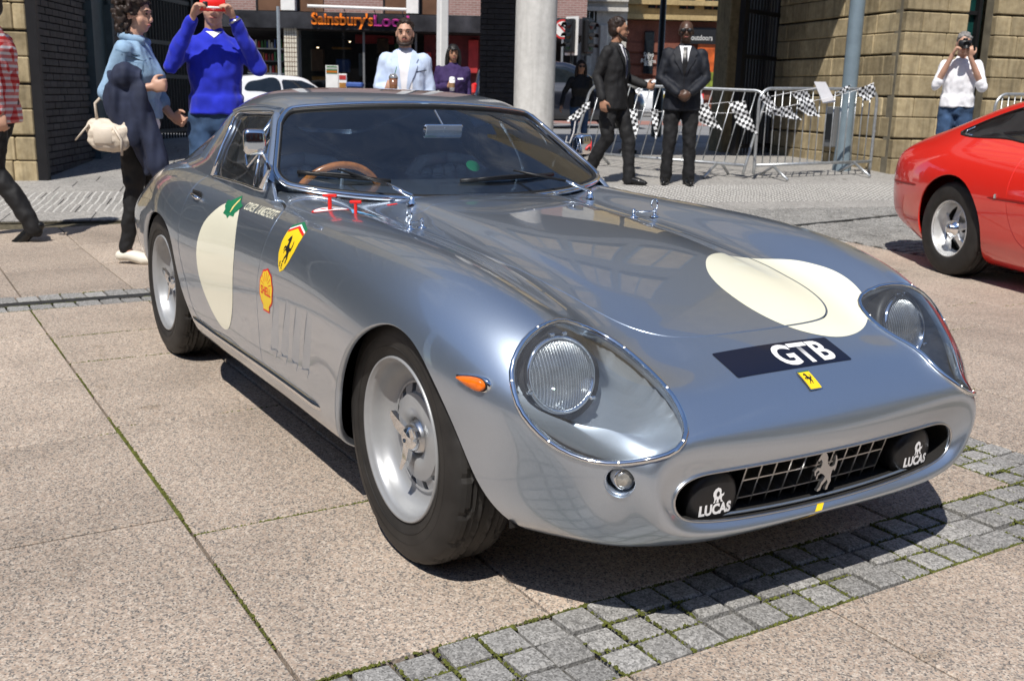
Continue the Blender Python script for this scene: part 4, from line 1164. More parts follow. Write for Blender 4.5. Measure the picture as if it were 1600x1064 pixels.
# headlamp opening seen along a fixed direction on each side
HD = Vector((.52, .50, .69)).normalized()
HL3 = [(.351,-.533,.671),(.374,-.592,.677),(.388,-.648,.660),(.401,-.686,.631),(.417,-.711,.596),(.436,-.719,.564),(.461,-.719,.526),(.491,-.707,.493),(.532,-.683,.462),(.577,-.653,.445),(.618,-.615,.437),(.653,-.575,.439),(.684,-.528,.447),(.695,-.487,.459),(.690,-.455,.476),(.668,-.432,.497),(.637,-.420,.519),(.602,-.416,.544),(.537,-.410,.571),(.462,-.408,.596),(.411,-.418,.615),(.366,-.442,.636),(.343,-.485,.655)]
def head_frame(s):
    d = Vector((HD.x, s * HD.y, HD.z)); x = Vector((1, 0, 0)); x = (x - d * x.dot(d)).normalized(); y = d.cross(x)
    return np.array(x), np.array(y), np.array(d)
def head_fn(s, sgn=1, grow=0.0):
    x, y, d = head_frame(s)
    P = np.array([(a, -s * b if s > 0 else b, c) for a, b, c in HL3])
    poly = curve3(np.stack([P @ x, P @ y, 0 * P[:, 0]], 1), 90, closed=True)[:, :2]
    def fn(v):
        q = np.stack([v @ x, v @ y], 1); out = np.full(len(v), -.12)
        near = (v[:, 1] * s > .3) & (v[:, 0] > .2) & (v[:, 2] > .36)
        if near.any(): out[near] = seg_sd(q[near], poly) + grow
        return out * sgn
    return fn, poly
BONNET = [(-.80,0),(-.80,.20),(-.79,.36),(-.77,.425),(-.70,.438),(-.58,.435),(-.415,.422),(-.27,.411),(-.154,.400),(-.02,.388),(.07,.384),(.13,.376),(.20,.370),(.27,.358),(.328,.337),(.372,.305),(.403,.262),(.419,.205),(.428,.11),(.431,0)]
_bp = curve3([(a, b, 0) for a, b in BONNET], 110)[:, :2]
BONNET_POLY = np.vstack([_bp, (_bp * [1, -1])[::-1][1:-1]])
DOOR = [(-1.24,.90),(-1.20,.812),(-1.13,.808),(-1.04,.803),(-.985,.793),(-.955,.775),(-.943,.745),(-.946,.71),(-.957,.67),(-.968,.625),(-.977,.575),(-.983,.52),(-.984,.45),(-.980,.39),(-.965,.32),(-.955,.292),(-1.2,.292),(-1.5,.292),(-1.70,.298),(-1.765,.33),(-1.82,.42),(-1.872,.52),(-1.895,.60),(-1.895,.70),(-1.885,.80),(-1.88,.90)]
GAP = .0029
bon_in = sd_in(BONNET_POLY, [0, 1], lambda v: v[:, 2] > .45)
GILLS = [((-.812,.560),(-.878,.364),(-.796,.376),(-.728,.540)), ((-.694,.562),(-.781,.364),(-.701,.376),(-.620,.545)), ((-.603,.564),(-.680,.367),(-.604,.379),(-.515,.552)), ((-.505,.565),(-.581,.371),(-.504,.383),(-.422,.553))]
GILLS = [((a[0] + .012, a[1]), (b[0] + .008, b[1]), (c[0], c[1]), (d[0] - .024, d[1] - .012)) for a, b, c, d in GILLS]
s = BODY
s = chain(s, arch_fn(ARCH_F), arch_fn(ARCH_R))
for sd in (-1, 1):
    s = s.clip(head_fn(sd, -1)[0])
# round front lamps
LAMPC = [(.649, -.585, .392), (.649, .585, .392)]
def lamp_fn(c, sgn, r=.033):
    n = Vector((.70, .71 * (1 if c[1] > 0 else -1), 0)).normalized(); t = np.array((-n.y, n.x, 0)); c = np.array(c)
    def fn(v):
        d = v - c; u = d @ t; w = d[:, 2]; near = (np.abs(d) < .12).all(1)
        return np.where(near, r - np.sqrt(u * u + w * w + 1e-12), -.1) * sgn
    return fn
for c in LAMPC: s = s.clip(lamp_fn(c, -1))
BODY_CUT = s
bonnet = s.clip(lambda v: bon_in(v) - GAP)
s = s.clip(lambda v: -bon_in(v) - GAP)
door_r = sd_in(curve3([(a, b, 0) for a, b in DOOR], 150, True)[:, :2], [0, 2], lambda v: v[:, 1] < -.6)
door_l = sd_in(curve3([(a, b, 0) for a, b in DOOR], 150, True)[:, :2], [0, 2], lambda v: v[:, 1] > .6)
dr = s.clip(lambda v: door_r(v) - GAP); dl = s.clip(lambda v: door_l(v) - GAP)
s = s.clip(lambda v: np.minimum(-door_r(v), -door_l(v)) - GAP)
for g in GILLS:
    gf = sd_in(g, [0, 2], lambda v: v[:, 1] < -.6, -1)
    s = s.clip(gf)
s.build('body_shell', M_PAINT, CAR, rim=.02)
bonnet.build('bonnet', M_PAINT, CAR, rim=.012)
DR = dr.build('door', M_PAINT, CAR, rim=.014)
DL = dl.build('door', M_PAINT, CAR, rim=.014)
BV = bvh_of(BODY)
def on_body(p, d, off=0.0, bv=None):
    """nearest body point from p going along d, lifted by off"""
    p = Vector(p); d = Vector(d).normalized()
    h = (bv or BV).ray_cast(p - d * .4, d)
    if h[0] is None:
        h = (bv or BV).find_nearest(p)
    n = h[1] if h[1].dot(d) < 0 else -h[1]
    return h[0] + n * off, n
# things seen through the gaps: dark backing just under the panels
bk = chain(BODY, lambda v: sd_in(BONNET_POLY, [0, 1], lambda w: w[:, 2] > .45)(v) + .03).offset(-.013)
bk.build('bonnet_underside', M_WELL, CAR)
for sgn, dfn in ((-1, door_r), (1, door_l)):
    BODY.clip(lambda v: dfn(v) + .03).offset(-.016).build('door_inner', M_WELL, CAR)
# cooling slots: pressed in panel, its lower lip and front wall
for g in GILLS:
    P = [on_body((x, -.9, z), (0, 1, 0), 0)[0] for x, z in g]            # top rear, bottom rear, bottom front, top front
    dp = Vector((0, .009, 0))
    q = [P[0], P[1], P[2] + dp + Vector((0, 0, -.0)), P[3] + dp]
    tipz = P[2] + Vector((-.02, 0, -.028))
    mb = MB()
    mb.add([P[0], P[1], P[2] + dp, P[3] + dp], [(0, 1, 2, 3)])
    mb.add([P[1], P[2], P[2] + dp], [(0, 1, 2)])
    mb.add([P[2], P[3], P[3] + dp, P[2] + dp], [(0, 1, 2, 3)])
    mb.add([P[0], P[3] + dp, P[3]], [(0, 1, 2)])
    mb.add([P[1] + Vector((0, -.002, 0)), P[2] + Vector((0, -.002, 0)), on_body((tipz.x, -.9, tipz.z), (0, 1, 0), .0006)[0], P[1] + dp, P[2] + dp], [(0, 1, 2), (0, 2, 3), (2, 1, 4), (2, 4, 3)])
    mb.build('cooling_slot', M_PAINT, CAR)

# wheel wells, floor and sills
for (x0, zt, rr, yo) in ((.03, .62, .375, .70), (-2.36, .64, .455, .755)):
    for sg in (-1, 1):
        mb = MB(); n = 24; vs = []
        for i in range(n + 1):
            a = PI * i / n
            for y in (.30, yo):
                vs.append((x0 + rr * math.cos(a), sg * y, .22 + (zt + .06 - .22) * math.sin(a)))
        mb.add(vs, [(2 * i, 2 * i + 1, 2 * i + 3, 2 * i + 2) for i in range(n)])
        mb.add([v for v in vs if abs(v[1]) < .4] , [tuple(range(n + 1))])
        mb.build('wheel_well', M_WELL, CAR)
MB().box((-1.2, 0, .185), (1.25, 1.5, .02)).box((-1.3, 0, .19), (3.6, .9, .02)).build('floor_pan', M_WELL, CAR)
def strip(pts, n, w, h):
    """half-round moulding along pts standing off along n"""
    pts = [Vector(p) for p in pts]; vs = []; fs = []; k = 7
    for i, p in enumerate(pts):
        t = (pts[min(i + 1, len(pts) - 1)] - pts[max(i - 1, 0)]).normalized(); b = t.cross(n).normalized()
        e = 0.15 if i in (0, len(pts) - 1) else 1.0
        for j in range(k):
            a = PI * j / (k - 1); vs.append(p + b * (math.cos(a) * w * (0.5 + .5 * e)) + n * (math.sin(a) * h * e))
    for i in range(len(pts) - 1):
        for j in range(k - 1): fs.append((i * k + j, i * k + j + 1, (i + 1) * k + j + 1, (i + 1) * k + j))
    return vs, fs
for sg in (-1, 1):
    pts = [on_body((x, sg * .95, z), (0, -sg, 0), -.002)[0] for x, z in zip(np.linspace(-1.80, -.43, 30), np.interp(np.linspace(-1.80, -.43, 30), [-1.8, -1.5, -1.0, -.43], [.288, .276, .284, .288]))]
    v, f = strip(pts, Vector((0, sg, 0)), .013, .014)
    MB().add(v, f).build('sill_trim', M_CHROME, CAR, smooth=True)

# ---- headlamps
def sphere_cap(R, r, n=32, k=8):
    """dome profile: radius r, sphere radius R; (radius,height) list"""
    h0 = math.sqrt(R * R - r * r)
    return [(r * math.cos(i / k * PI / 2) if False else r * (1 - i / k), math.sqrt(R * R - (r * (1 - i / k)) ** 2) - h0) for i in range(k + 1)]
for sg in (-1, 1):
    fn, poly = head_fn(sg, 1); fnw, _ = head_fn(sg, 1, .012)
    x, y, d = head_frame(sg)
    H = bpy.data.objects.new('headlight', None); H.location = (.5, sg * .56, .55); link(H, CAR)
    inv = Matrix.Translation(-Vector(H.location))
    def child(o): o.parent = H; o.matrix_parent_inverse = inv; return o
    cover = BODY.clip(fn)
    # bucket: the floor of the recess and its wall
    deep = lambda v: .085 * np.clip(fn(v) / .10, 0, 1) ** .5
    fl = BODY.clip(fnw)
    dep = .010 + .13 * np.clip((fn(fl.v) + .004) / .045, 0, 1) ** .5 * sstep(.71, .52, fl.v[:, 0]) + .03 * np.clip((fn(fl.v) + .004) / .05, 0, 1)
    fl = Surf(fl.v - fl.n * dep[:, None], fl.n, fl.f)
    child(fl.build('headlight_bucket', M_BUCKET, None))
    # lamp unit
    c = Vector((.413, sg * .580, .567)); ax = Vector((.955, sg * .06, .29)).normalized()
    up = Vector((0, 0, 1)); up = (up - ax * up.dot(ax)).normalized(); lf = up.cross(ax)
    Mx = Matrix(((lf.x, up.x, ax.x, c.x), (lf.y, up.y, ax.y, c.y), (lf.z, up.z, ax.z, c.z), (0, 0, 0, 1)))
    child(MB().lathe(sphere_cap(.16, .0775), 48, Mx).build('headlight_lens', M_LENS, None, smooth=True))
    rimp = [(.0775, -.004), (.080, .006), (.085, .007), (.089, .001), (.090, -.02)]
    child(MB().lathe(rimp, 48, Mx).build('headlight_rim', M_CHROME, None, smooth=True))
    child(MB().lathe([(.092, -.004), (.104, -.006), (.108, -.018), (.10, -.06)], 48, Mx).build('headlight_gasket', M_GASKET, None, smooth=True))
    for a in (80, 100, 200, 320):
        p = Mx @ Vector((.092 * math.cos(rad(a)), .092 * math.sin(rad(a)), .006)); child(MB().bbox(p, (.01, .014, .008), .002).build('headlight_clip', M_CHROME, None))
    # chrome surround
    pts = []
    for u, w in poly[::2]:
        p = Vector(x) * u + Vector(y) * w + Vector(d) * 1.0
        h = BV.ray_cast(p + Vector(d), -Vector(d))
        q = h[0]; pts.append(q + h[1] * (.002 if h[1].dot(Vector(d)) > 0 else -.002))
    child(MB().tube(pts, .0066, 10, closed=True).build('headlight_surround', M_CHROME, None, smooth=True))
    for k in (3, 9, 15, 21, 27, 33, 39): 
        p = pts[k % len(pts)]; n = Vector(d)
        child(MB().lathe([(.0, .0022), (.0024, .002), (.003, 0)], 8, basis(p + n * .0058, Vector(x), Vector(y))).build('screw', M_STEEL, None))
    child(cover.offset(.0015).build('headlight_cover', M_PERSPEX, None))
# ---- round front lamps in their cups
for c in LAMPC:
    sg = 1 if c[1] > 0 else -1
    n = Vector((.70, .71 * sg, 0)).normalized()
    p0, _ = on_body(c, -n)
    Mx = basis(p0, n.cross(Vector((0, 0, 1))) * -1, Vector((0, 0, 1)))
    L = bpy.data.objects.new('front_lamp', None); L.location = p0; link(L, CAR)
    def ch(o): o.parent = L; o.matrix_parent_inverse = Matrix.Translation(-p0); return o
    if (Mx.to_3x3() @ Vector((0, 0, 1))).dot(n) < 0: Mx = basis(p0, n.cross(Vector((0, 0, 1))), Vector((0, 0, 1)))
    ch(MB().lathe([(.034, .001), (.033, -.004), (.031, -.03), (.02, -.045), (0, -.048)], 32, Mx).build('lamp_cup', M_PAINT, None, smooth=True))
    q = p0 - n * .028 + Vector((.0, -.0, .002)); ax = Vector((.97, .24 * sg, .05)).normalized()
    l2 = Vector((0, 0, 1)).cross(ax).normalized(); u2 = ax.cross(l2)
    M2 = Matrix(((l2.x, u2.x, ax.x, q.x), (l2.y, u2.y, ax.y, q.y), (l2.z, u2.z, ax.z, q.z), (0, 0, 0, 1)))
    ch(MB().lathe([(.024, -.01), (.024, .012), (.022, .017), (.021, .012)], 32, M2).build('lamp_bezel', M_CHROME, None, smooth=True))
    pr = [(.021 * (1 - i / 10), .012 + .013 * math.sqrt(1 - (1 - i / 10) ** 2) + (.0012 if i % 2 else 0)) for i in range(11)]
    ch(MB().lathe(pr, 32, M2).build('lamp_lens', M_CLEARLENS, None, smooth=True))
# ---- amber side repeaters (tear-shaped)
for sg in (-1, 1):
    base = [(-.052, 0), (-.03, .0085), (-.005, .0145), (.02, .0175), (.036, .0155), (.046, .008), (.049, 0), (.046, -.008), (.036, -.0155), (.02, -.0175), (-.005, -.0145), (-.03, -.0085)]
    c0, nn = on_body((.352, sg * .80, .560), (0, -sg, 0)); nn = Vector((.30, .90 * sg, .30)).normalized()
    xx = Vector((.93, -.34 * sg, -.10)); Mx = basis(c0, xx, Vector((0, 0, 1)))
    if (Mx.to_3x3() @ Vector((0, 0, 1))).dot(nn) < 0: Mx = basis(c0, xx, Vector((0, 0, -1)))
    L = bpy.data.objects.new('side_lamp', None); L.location = c0; link(L, CAR)
    for nm, sc, h0, h1, mt in (('lamp_base', 1.0, -.01, .005, M_CHROME), ('lamp_gasket', .90, .004, .0065, M_GASKET), ('lamp_lens', .80, .005, .016, M_AMBER)):
        cp = curve3([(a, b, 0) for a, b in base], 40, True)[:, :2] * sc
        vs = []; fs = []; rings = [(1, h0), (1, h0 * .2 + h1 * .8), (.93, h1), (.55, h1 + .003 * (nm == 'lamp_lens')), (.02, h1 + .004 * (nm == 'lamp_lens'))]
        for k, hh in rings: vs += [Mx @ Vector((a * k, b * k, hh)) for a, b in cp]
        m = len(cp)
        for i in range(len(rings) - 1): fs += [(i * m + j, i * m + (j + 1) % m, (i + 1) * m + (j + 1) % m, (i + 1) * m + j) for j in range(m)]
        o = MB().add(vs, fs).build(nm, mt, None, smooth=True); o.parent = L; o.matrix_parent_inverse = Matrix.Translation(-c0)

# ---- mouth: bright lip, duct, egg-crate grille, horse, fog lamps under covers
mp = curve3([(mouth_x(y) + .002, y, z) for y, z in MOUTH] + [(mouth_x(y) + .002, -y, z) for y, z in MOUTH[::-1][1:-1]], 120, True)
MB().tube(mp, .0032, 8, closed=True).build('grille_surround', M_STEEL, CAR, smooth=True)
duct = MB(); n = len(mp); vs = []
cz = .325
for k, (dx, sc) in enumerate(((0, 1.0), (-.05, 1.015), (-.16, 1.0), (-.24, .95))):
    vs += [(p[0] + dx, p[1] * sc, cz + (p[2] - cz) * sc) for p in mp]
fs = [(k * n + i, k * n + (i + 1) % n, (k + 1) * n + (i + 1) % n, (k + 1) * n + i) for k in range(3) for i in range(n)] + [tuple(range(3 * n, 4 * n))]
duct.add(vs, fs).build('air_duct', M_WELL, CAR)
# a lighter step just inside the lower lip
MB().tube([(mouth_x(y) - .016, y, .2655 + .11 * y * y) for y in np.linspace(-.33, .33, 30)], .0045, 6).build('lower_lip', M_PAINT, CAR, smooth=True)
GRL = bpy.data.objects.new('grille', None); GRL.location = (.64, 0, .32); link(GRL, CAR)
def gpt(y, t):      # t 0 bottom .. 1 top; leaning forwards at the top
    return Vector((.622 + .046 * t - .05 * y * y, y, .232 + .150 * t + .03 * y * y))
def gch(o): o.parent = GRL; o.matrix_parent_inverse = Matrix.Translation(-Vector(GRL.location)); return o
back = Vector((-.035, 0, .012))
for y in np.linspace(-.235, .235, 11):
    a, b = gpt(y, 0.0), gpt(y, 1.0); w = Vector((0, .0024, 0))
    gch(MB().add([a - w, b - w, b - w + back, a - w + back, a + w, b + w, b + w + back, a + w + back], [(0, 1, 2, 3), (7, 6, 5, 4), (0, 4, 5, 1), (1, 5, 6, 2), (2, 6, 7, 3), (3, 7, 4, 0)]).build('grille_bar', M_GRILLE, None))
for t in (.04, .36, .68, .98):
    P = [gpt(y, t) for y in np.linspace(-.235, .235, 13)]; mb = MB()
    for p, q in zip(P[:-1], P[1:]):
        h = Vector((0, 0, .0016)); mb.add([p - h, q - h, q + h, p + h, p - h + back, q - h + back, q + h + back, p + h + back], [(0, 1, 2, 3), (4, 7, 6, 5), (3, 2, 6, 7), (0, 4, 5, 1)])
    gch(mb.build('grille_bar', M_GRILLE, None))
MB().box((.52, 0, .315), (.01, .62, .15)).build('radiator', M_WELL, CAR)
def wrap(poly_v, faces, M, d, bv, off, name, mat, parent):
    """lay flat 2D artwork (in frame M) on a surface along direction d"""
    d = Vector(d).normalized(); vs = []
    for p in poly_v:
        q = M @ Vector((p[0], p[1], 0)); h = bv.ray_cast(q - d * .25, d)
        if h[0] is None: h = bv.find_nearest(q)
        n = h[1] if h[1].dot(d) < 0 else -h[1]
        vs.append(h[0] + n * off)
    return mesh_obj(name, vs, faces, mat, parent, True)
def fill2d(polys, cell=None):
    """triangulate 2D polygons (list of loops) -> verts, faces; cut into cells when asked"""
    from mathutils.geometry import tessellate_polygon
    V = []; F = []
    for poly in polys:
        loops = [poly] if not isinstance(poly[0][0], (list, tuple)) else poly
        L3 = [[Vector((p[0], p[1], 0)) for p in l] for l in loops]
        flat = [p for l in L3 for p in l]; o = len(V)
        V += flat; F += [tuple(i + o for i in t) for t in tessellate_polygon(L3)]
    bm = bmesh.new(); bv_ = [bm.verts.new(v) for v in V]
    for t in F:
        try: bm.faces.new([bv_[i] for i in t])
        except ValueError: pass
    if cell:
        xs = [v.x for v in V]; ys = [v.y for v in V]
        for ax, lo, hi in ((0, min(xs), max(xs)), (1, min(ys), max(ys))):
            c = lo + cell
            while c < hi:
                no = Vector((1, 0, 0)) if ax == 0 else Vector((0, 1, 0))
                bmesh.ops.bisect_plane(bm, geom=bm.verts[:] + bm.edges[:] + bm.faces[:], plane_co=no * c, plane_no=no, dist=1e-6); c += cell
    for f in bm.faces:
        if f.normal.z < 0: f.normal_flip()
    bm.verts.index_update()
    v = [(q.co.x, q.co.y) for q in bm.verts]; f = [[q.index for q in p.verts] for p in bm.faces]; bm.free()
    return v, f
def text2d(s, size=1.0, bold=0.0, shear=0.0, width=None, extrude=0.0, spacing=1.0):
    cu = bpy.data.curves.new('lettering', 'FONT'); cu.body = s; cu.size = size; cu.offset = bold; cu.shear = shear
    cu.align_x = 'CENTER'; cu.align_y = 'CENTER'; cu.resolution_u = 4; cu.extrude = extrude; cu.space_character = spacing
    o = bpy.data.objects.new('lettering', cu); COL.objects.link(o)
    dg = bpy.context.evaluated_depsgraph_get(); me = o.evaluated_get(dg).to_mesh()
    v = [tuple(p.co) for p in me.vertices]; f = [tuple(p.vertices) for p in me.polygons]
    o.evaluated_get(dg).to_mesh_clear(); bpy.data.objects.remove(o); bpy.data.curves.remove(cu)
    if width:
        xs = [p[0] for p in v]; k = width / (max(xs) - min(xs)); cx = (max(xs) + min(xs)) / 2
        v = [((p[0] - cx) * k, p[1], p[2]) for p in v]
    return v, f
HORSE = [(.22,.86),(.16,.80),(.20,.76),(.28,.80),(.34,.76),(.34,.66),(.28,.59),(.16,.61),(.06,.53),(.08,.42),(.13,.41),(.12,.49),(.20,.54),(.27,.50),(.18,.44),(.14,.34),(.18,.32),(.22,.42),(.32,.45),(.42,.41),(.50,.34),(.44,.27),(.36,.21),(.30,.09),(.22,.04),(.24,.0),(.34,.02),(.40,.14),(.50,.20),(.58,.26),(.62,.18),(.56,.08),(.54,.0),(.62,.0),(.66,.10),(.74,.20),(.72,.34),(.75,.44),(.80,.49),(.85,.43),(.90,.52),(.94,.66),(.90,.80),(.84,.85),(.86,.72),(.84,.60),(.78,.57),(.70,.56),(.60,.61),(.54,.70),(.55,.82),(.49,.92),(.41,.97),(.36,1.0),(.34,.95),(.28,.93)]
def horse2d(w, h): return [((a - .5) * w, (b - .5) * h) for a, b in HORSE]
hm = Matrix(((0, -.45 * 0, 1, .676), (1, 0, 0, -.002), (0, 1, 0, .331), (0, 0, 0, 1)))
# frame whose x runs to the car's left (picture right) and y up
hp = horse2d(.086, .098)
mb = MB(); v, f = fill2d([hp]); 
n0 = len(v)
mb.add([hm @ Vector((a, b, 0)) for a, b in v], [t[::-1] for t in f]); mb.add([hm @ Vector((a, b, .008)) for a, b in v], f)
k = len(hp); mb.add([hm @ Vector((a, b, 0)) for a, b in hp] + [hm @ Vector((a, b, .008)) for a, b in hp], [(i, (i + 1) % k, k + (i + 1) % k, k + i) for i in range(k)])
mb.build('horse_emblem', M_STEEL, CAR)
for sg in (-1, 1):
    F = bpy.data.objects.new('fog_lamp', None); F.location = (.655, sg * .335, .318); link(F, CAR)
    ax = Vector((.98, sg * .05, -.02)).normalized(); lf = Vector((0, 0, 1)).cross(ax).normalized(); up = ax.cross(lf)
    c = Vector(F.location)
    Mx = Matrix(((lf.x, up.x, ax.x, c.x), (lf.y, up.y, ax.y, c.y), (lf.z, up.z, ax.z, c.z), (0, 0, 0, 1)))
    prof = [(.0, .021), (.035, .0205), (.055, .018), (.065, .011), (.0705, -.004), (.072, -.03), (.055, -.06), (0, -.08)]
    o = MB().lathe(prof, 40, Mx).build('lamp_cover', M_VINYL, None, smooth=True); o.parent = F; o.matrix_parent_inverse = Matrix.Translation(-c)
    dome = bvh_of(Surf([tuple(v.co) for v in o.data.vertices], [(0, 0, 1)] * len(o.data.vertices), [tuple(p.vertices) for p in o.data.polygons]))
    v, f = text2d('LUCAS', .033, .0016, width=.088)
    Mt = Mx @ Matrix.Translation((0, -.022, .02))
    o = wrap(v, f, Mt, -ax, dome, .0012, 'lettering', M_WHITE, None); o.parent = F; o.matrix_parent_inverse = Matrix.Translation(-c)
    lion = [(-.012,-.018),(-.009,-.014),(-.010,-.006),(-.013,.0),(-.012,.008),(-.007,.014),(.0,.017),(.007,.014),(.010,.008),(.009,.002),(.014,.0),(.018,.004),(.017,-.003),(.012,-.006),(.012,-.013),(.017,-.018),(.010,-.018),(.007,-.010),(.003,-.012),(.004,-.018),(-.003,-.018),(-.002,-.010),(-.006,-.012),(-.006,-.018)]
    Mt = Mx @ Matrix.Translation((0.003, .012, .02))
    v, f = fill2d([lion]); o = wrap(v, f, Mt, -ax, dome, .0012, 'lion_emblem', M_WHITE, None); o.parent = F; o.matrix_parent_inverse = Matrix.Translation(-c)
    face = [(-.004,.004),(.0,.009),(.004,.006),(.005,.0),(.001,-.004),(-.004,-.002)]
    v, f = fill2d([face]); o = wrap(v, f, Mt, -ax, dome, .0018, 'lion_face', M_VINYL, None); o.parent = F; o.matrix_parent_inverse = Matrix.Translation(-c)

# ---- painted roundels and stickers
def decal_xy(name, poly, mat, off=.0009, src=None, zmin=.45, par=CAR):
    fn = sd_in(poly, [0, 1], lambda v: v[:, 2] > zmin)
    return (src or BODY).clip(fn).offset(off).build(name, mat, par)
RND = curve3([(.085,.125,0),(.022,.19,0),(-.018,.272,0),(-.025,.352,0),(.015,.43,0),(.075,.475,0),(.14,.495,0),(.205,.505,0),(.275,.50,0),(.345,.477,0),(.396,.441,0),(.437,.391,0),(.475,.315,0),(.492,.226,0),(.475,.160,0),(.430,.098,0),(.368,.063,0),(.300,.052,0),(.215,.060,0),(.145,.085,0)], 120, True)[:, :2]
rf = sd_in(RND, [0, 1], lambda v: v[:, 2] > .45)
bonnet.clip(rf).offset(.0009).build('roundel', M_CREAM, CAR)
BODY_CUT.clip(lambda v: -bon_in(v) - GAP).clip(rf).offset(.0009).build('roundel', M_CREAM, CAR)
DRN = curve3([(-1.50,.758,0),(-1.572,.722,0),(-1.634,.679,0),(-1.667,.629,0),(-1.680,.578,0),(-1.674,.530,0),(-1.656,.477,0),(-1.608,.419,0),(-1.530,.367,0),(-1.448,.334,0),(-1.38,.324,0),(-1.32,.342,0),(-1.283,.392,0),(-1.262,.45,0),(-1.250,.53,0),(-1.247,.60,0),(-1.262,.67,0),(-1.290,.725,0),(-1.325,.757,0),(-1.41,.775,0)], 100, True)[:, :2]
BODY.clip(sd_in(DRN, [0, 2], lambda v: v[:, 1] < -.6)).offset(.0009).build('roundel', M_CREAM, DR)
top = Vector((.36, 0, .93)).normalized()
PC = Vector((.535, -.016, .573)); PX = Vector((0, 1, 0)); PY = Vector((-.93, 0, .37))
PM = basis(PC, PX, PY)
v, f = fill2d([[(-.187, -.050), (.187, -.050), (.190, -.046), (.190, .046), (.187, .050), (-.187, .050), (-.190, .046), (-.190, -.046)]], .02)
NP = wrap(v, f, PM, (0, 0, -1), BV, .0010, 'number_plate', M_NAVY, CAR)
v, f = text2d('GTB', .108, .0030, width=.182)
bmv, bmf = v, f
wrap(v, f, PM @ Matrix.Translation((.062, -.004, 0)), (0, 0, -1), BV, .0018, 'plate_lettering', M_WHITE, NP)
BM = basis(Vector((.620, -.015, .537)), (0, 1, 0), Vector((-.85, 0, .5)))
def rrect(w, h): return [(-w, -h), (w, -h), (w, h), (-w, h)]
v, f = fill2d([rrect(.0205, .030)], .01); BD = wrap(v, f, BM, (-.4, 0, -.9), BV, .0028, 'badge', M_CHROME, CAR)
v, f = fill2d([rrect(.0178, .0272)], .01); wrap(v, f, BM, (-.4, 0, -.9), BV, .0036, 'badge_face', M_YELLOW, BD)
v, f = fill2d([[(a - .001, b + .004) for a, b in horse2d(.026, .034)]]); wrap(v, f, BM, (-.4, 0, -.9), BV, .0042, 'badge_horse', M_BLACK, BD)
v, f = fill2d([[(-.0178, .0245), (.0178, .0245), (.0178, .0272), (-.0178, .0272)]]); wrap(v, f, BM, (-.4, 0, -.9), BV, .0042, 'badge_band', M_GREENP, BD)
# shield on the wing: x runs forward, so the sticker's left is the rear
def side_art(name, polys, cx, cz, mat, off, par=None, cell=.02, rot=0.0, sx=1, sy=1):
    pts = [[((math.cos(rot) * a * sx - math.sin(rot) * b * sy), (math.sin(rot) * a * sx + math.cos(rot) * b * sy)) for a, b in p] for p in polys]
    v, f = fill2d(pts, cell)
    return wrap(v, f, Matrix(((1, 0, 0, cx), (0, 0, -1, -.95), (0, 1, 0, cz), (0, 0, 0, 1))) , (0, 1, 0), BV, off, name, mat, par or CAR)
SHL = [(-.795,.762),(-.742,.779),(-.672,.764),(-.670,.735),(-.680,.700),(-.705,.665),(-.735,.640),(-.768,.628),(-.790,.648),(-.806,.680),(-.808,.715),(-.803,.742)]
sc = (-.738, .70)
SH = side_art('shield_sticker', [[(a - sc[0], b - sc[1]) for a, b in SHL]], sc[0], sc[1], M_YELLOW, .0010)
bands = [(0, M_GREENP), (.0075, M_WHITE), (.0115, M_REDP)]
for i, (dz, mt) in enumerate(bands):
    t = dz; h = (.0075, .004, .0075)[i]
    q = [(-.797, .763 - t), (-.742, .780 - t), (-.672, .765 - t), (-.672, .765 - t - h), (-.742, .780 - t - h), (-.797, .763 - t - h)]
    side_art('shield_band', [[(a - sc[0], b - sc[1]) for a, b in q]], sc[0], sc[1], mt, .0016, SH)
side_art('shield_horse', [horse2d(.075, .082)], -.738, .700, M_BLACK, .0016, SH)
for dx, dz in ((-.775, .652), (-.757, .647)):
    side_art('shield_letter', [[(-.004, -.007), (.005, -.007), (.005, -.004), (-.001, -.004), (-.001, .0), (.004, .001), (.004, .004), (-.001, .004), (-.001, .006), (.005, .006), (.005, .009), (-.004, .008)]], dx, dz, M_BLACK, .0016, SH, None)
# scallop sticker
def scallop(k):
    pts = []
    for i in range(0, 29):
        a = rad(-38 + 256 * i / 28); r = .064 * (1 + .05 * (i % 4 in (1, 2)) - .02)
        pts.append((r * math.cos(a) * k, r * math.sin(a) * k))
    pts += [(-.030 * k, -.050 * k), (-.030 * k, -.066 * k), (.030 * k, -.066 * k), (.030 * k, -.050 * k)]
    return pts
SC = side_art('scallop_sticker', [scallop(1.05)], -.885, .552, M_REDP, .0010)
side_art('scallop_face', [scallop(.95)], -.885, .552, M_YELLOW, .0015, SC)
v, f = text2d('SHELL', .036, .0010, width=.098)
wrap(v, f, Matrix(((1, 0, 0, -.885), (0, 0, -1, -.95), (0, 1, 0, .548), (0, 0, 0, 1))), (0, 1, 0), BV, .0021, 'lettering', M_REDP, SC)
for k in range(-3, 4):
    a = rad(90 + k * 22); a0 = (math.cos(a) * .024, math.sin(a) * .024 + .006); a1 = (math.cos(a) * .056, math.sin(a) * .056 + .001)
    t = (-math.sin(a) * .0012, math.cos(a) * .0012)
    side_art('scallop_rib', [[(a0[0] - t[0], a0[1] - t[1]), (a1[0] - t[0], a1[1] - t[1]), (a1[0] + t[0], a1[1] + t[1]), (a0[0] + t[0], a0[1] + t[1])]], -.885, .552, M_REDP, .0021, SC, None)
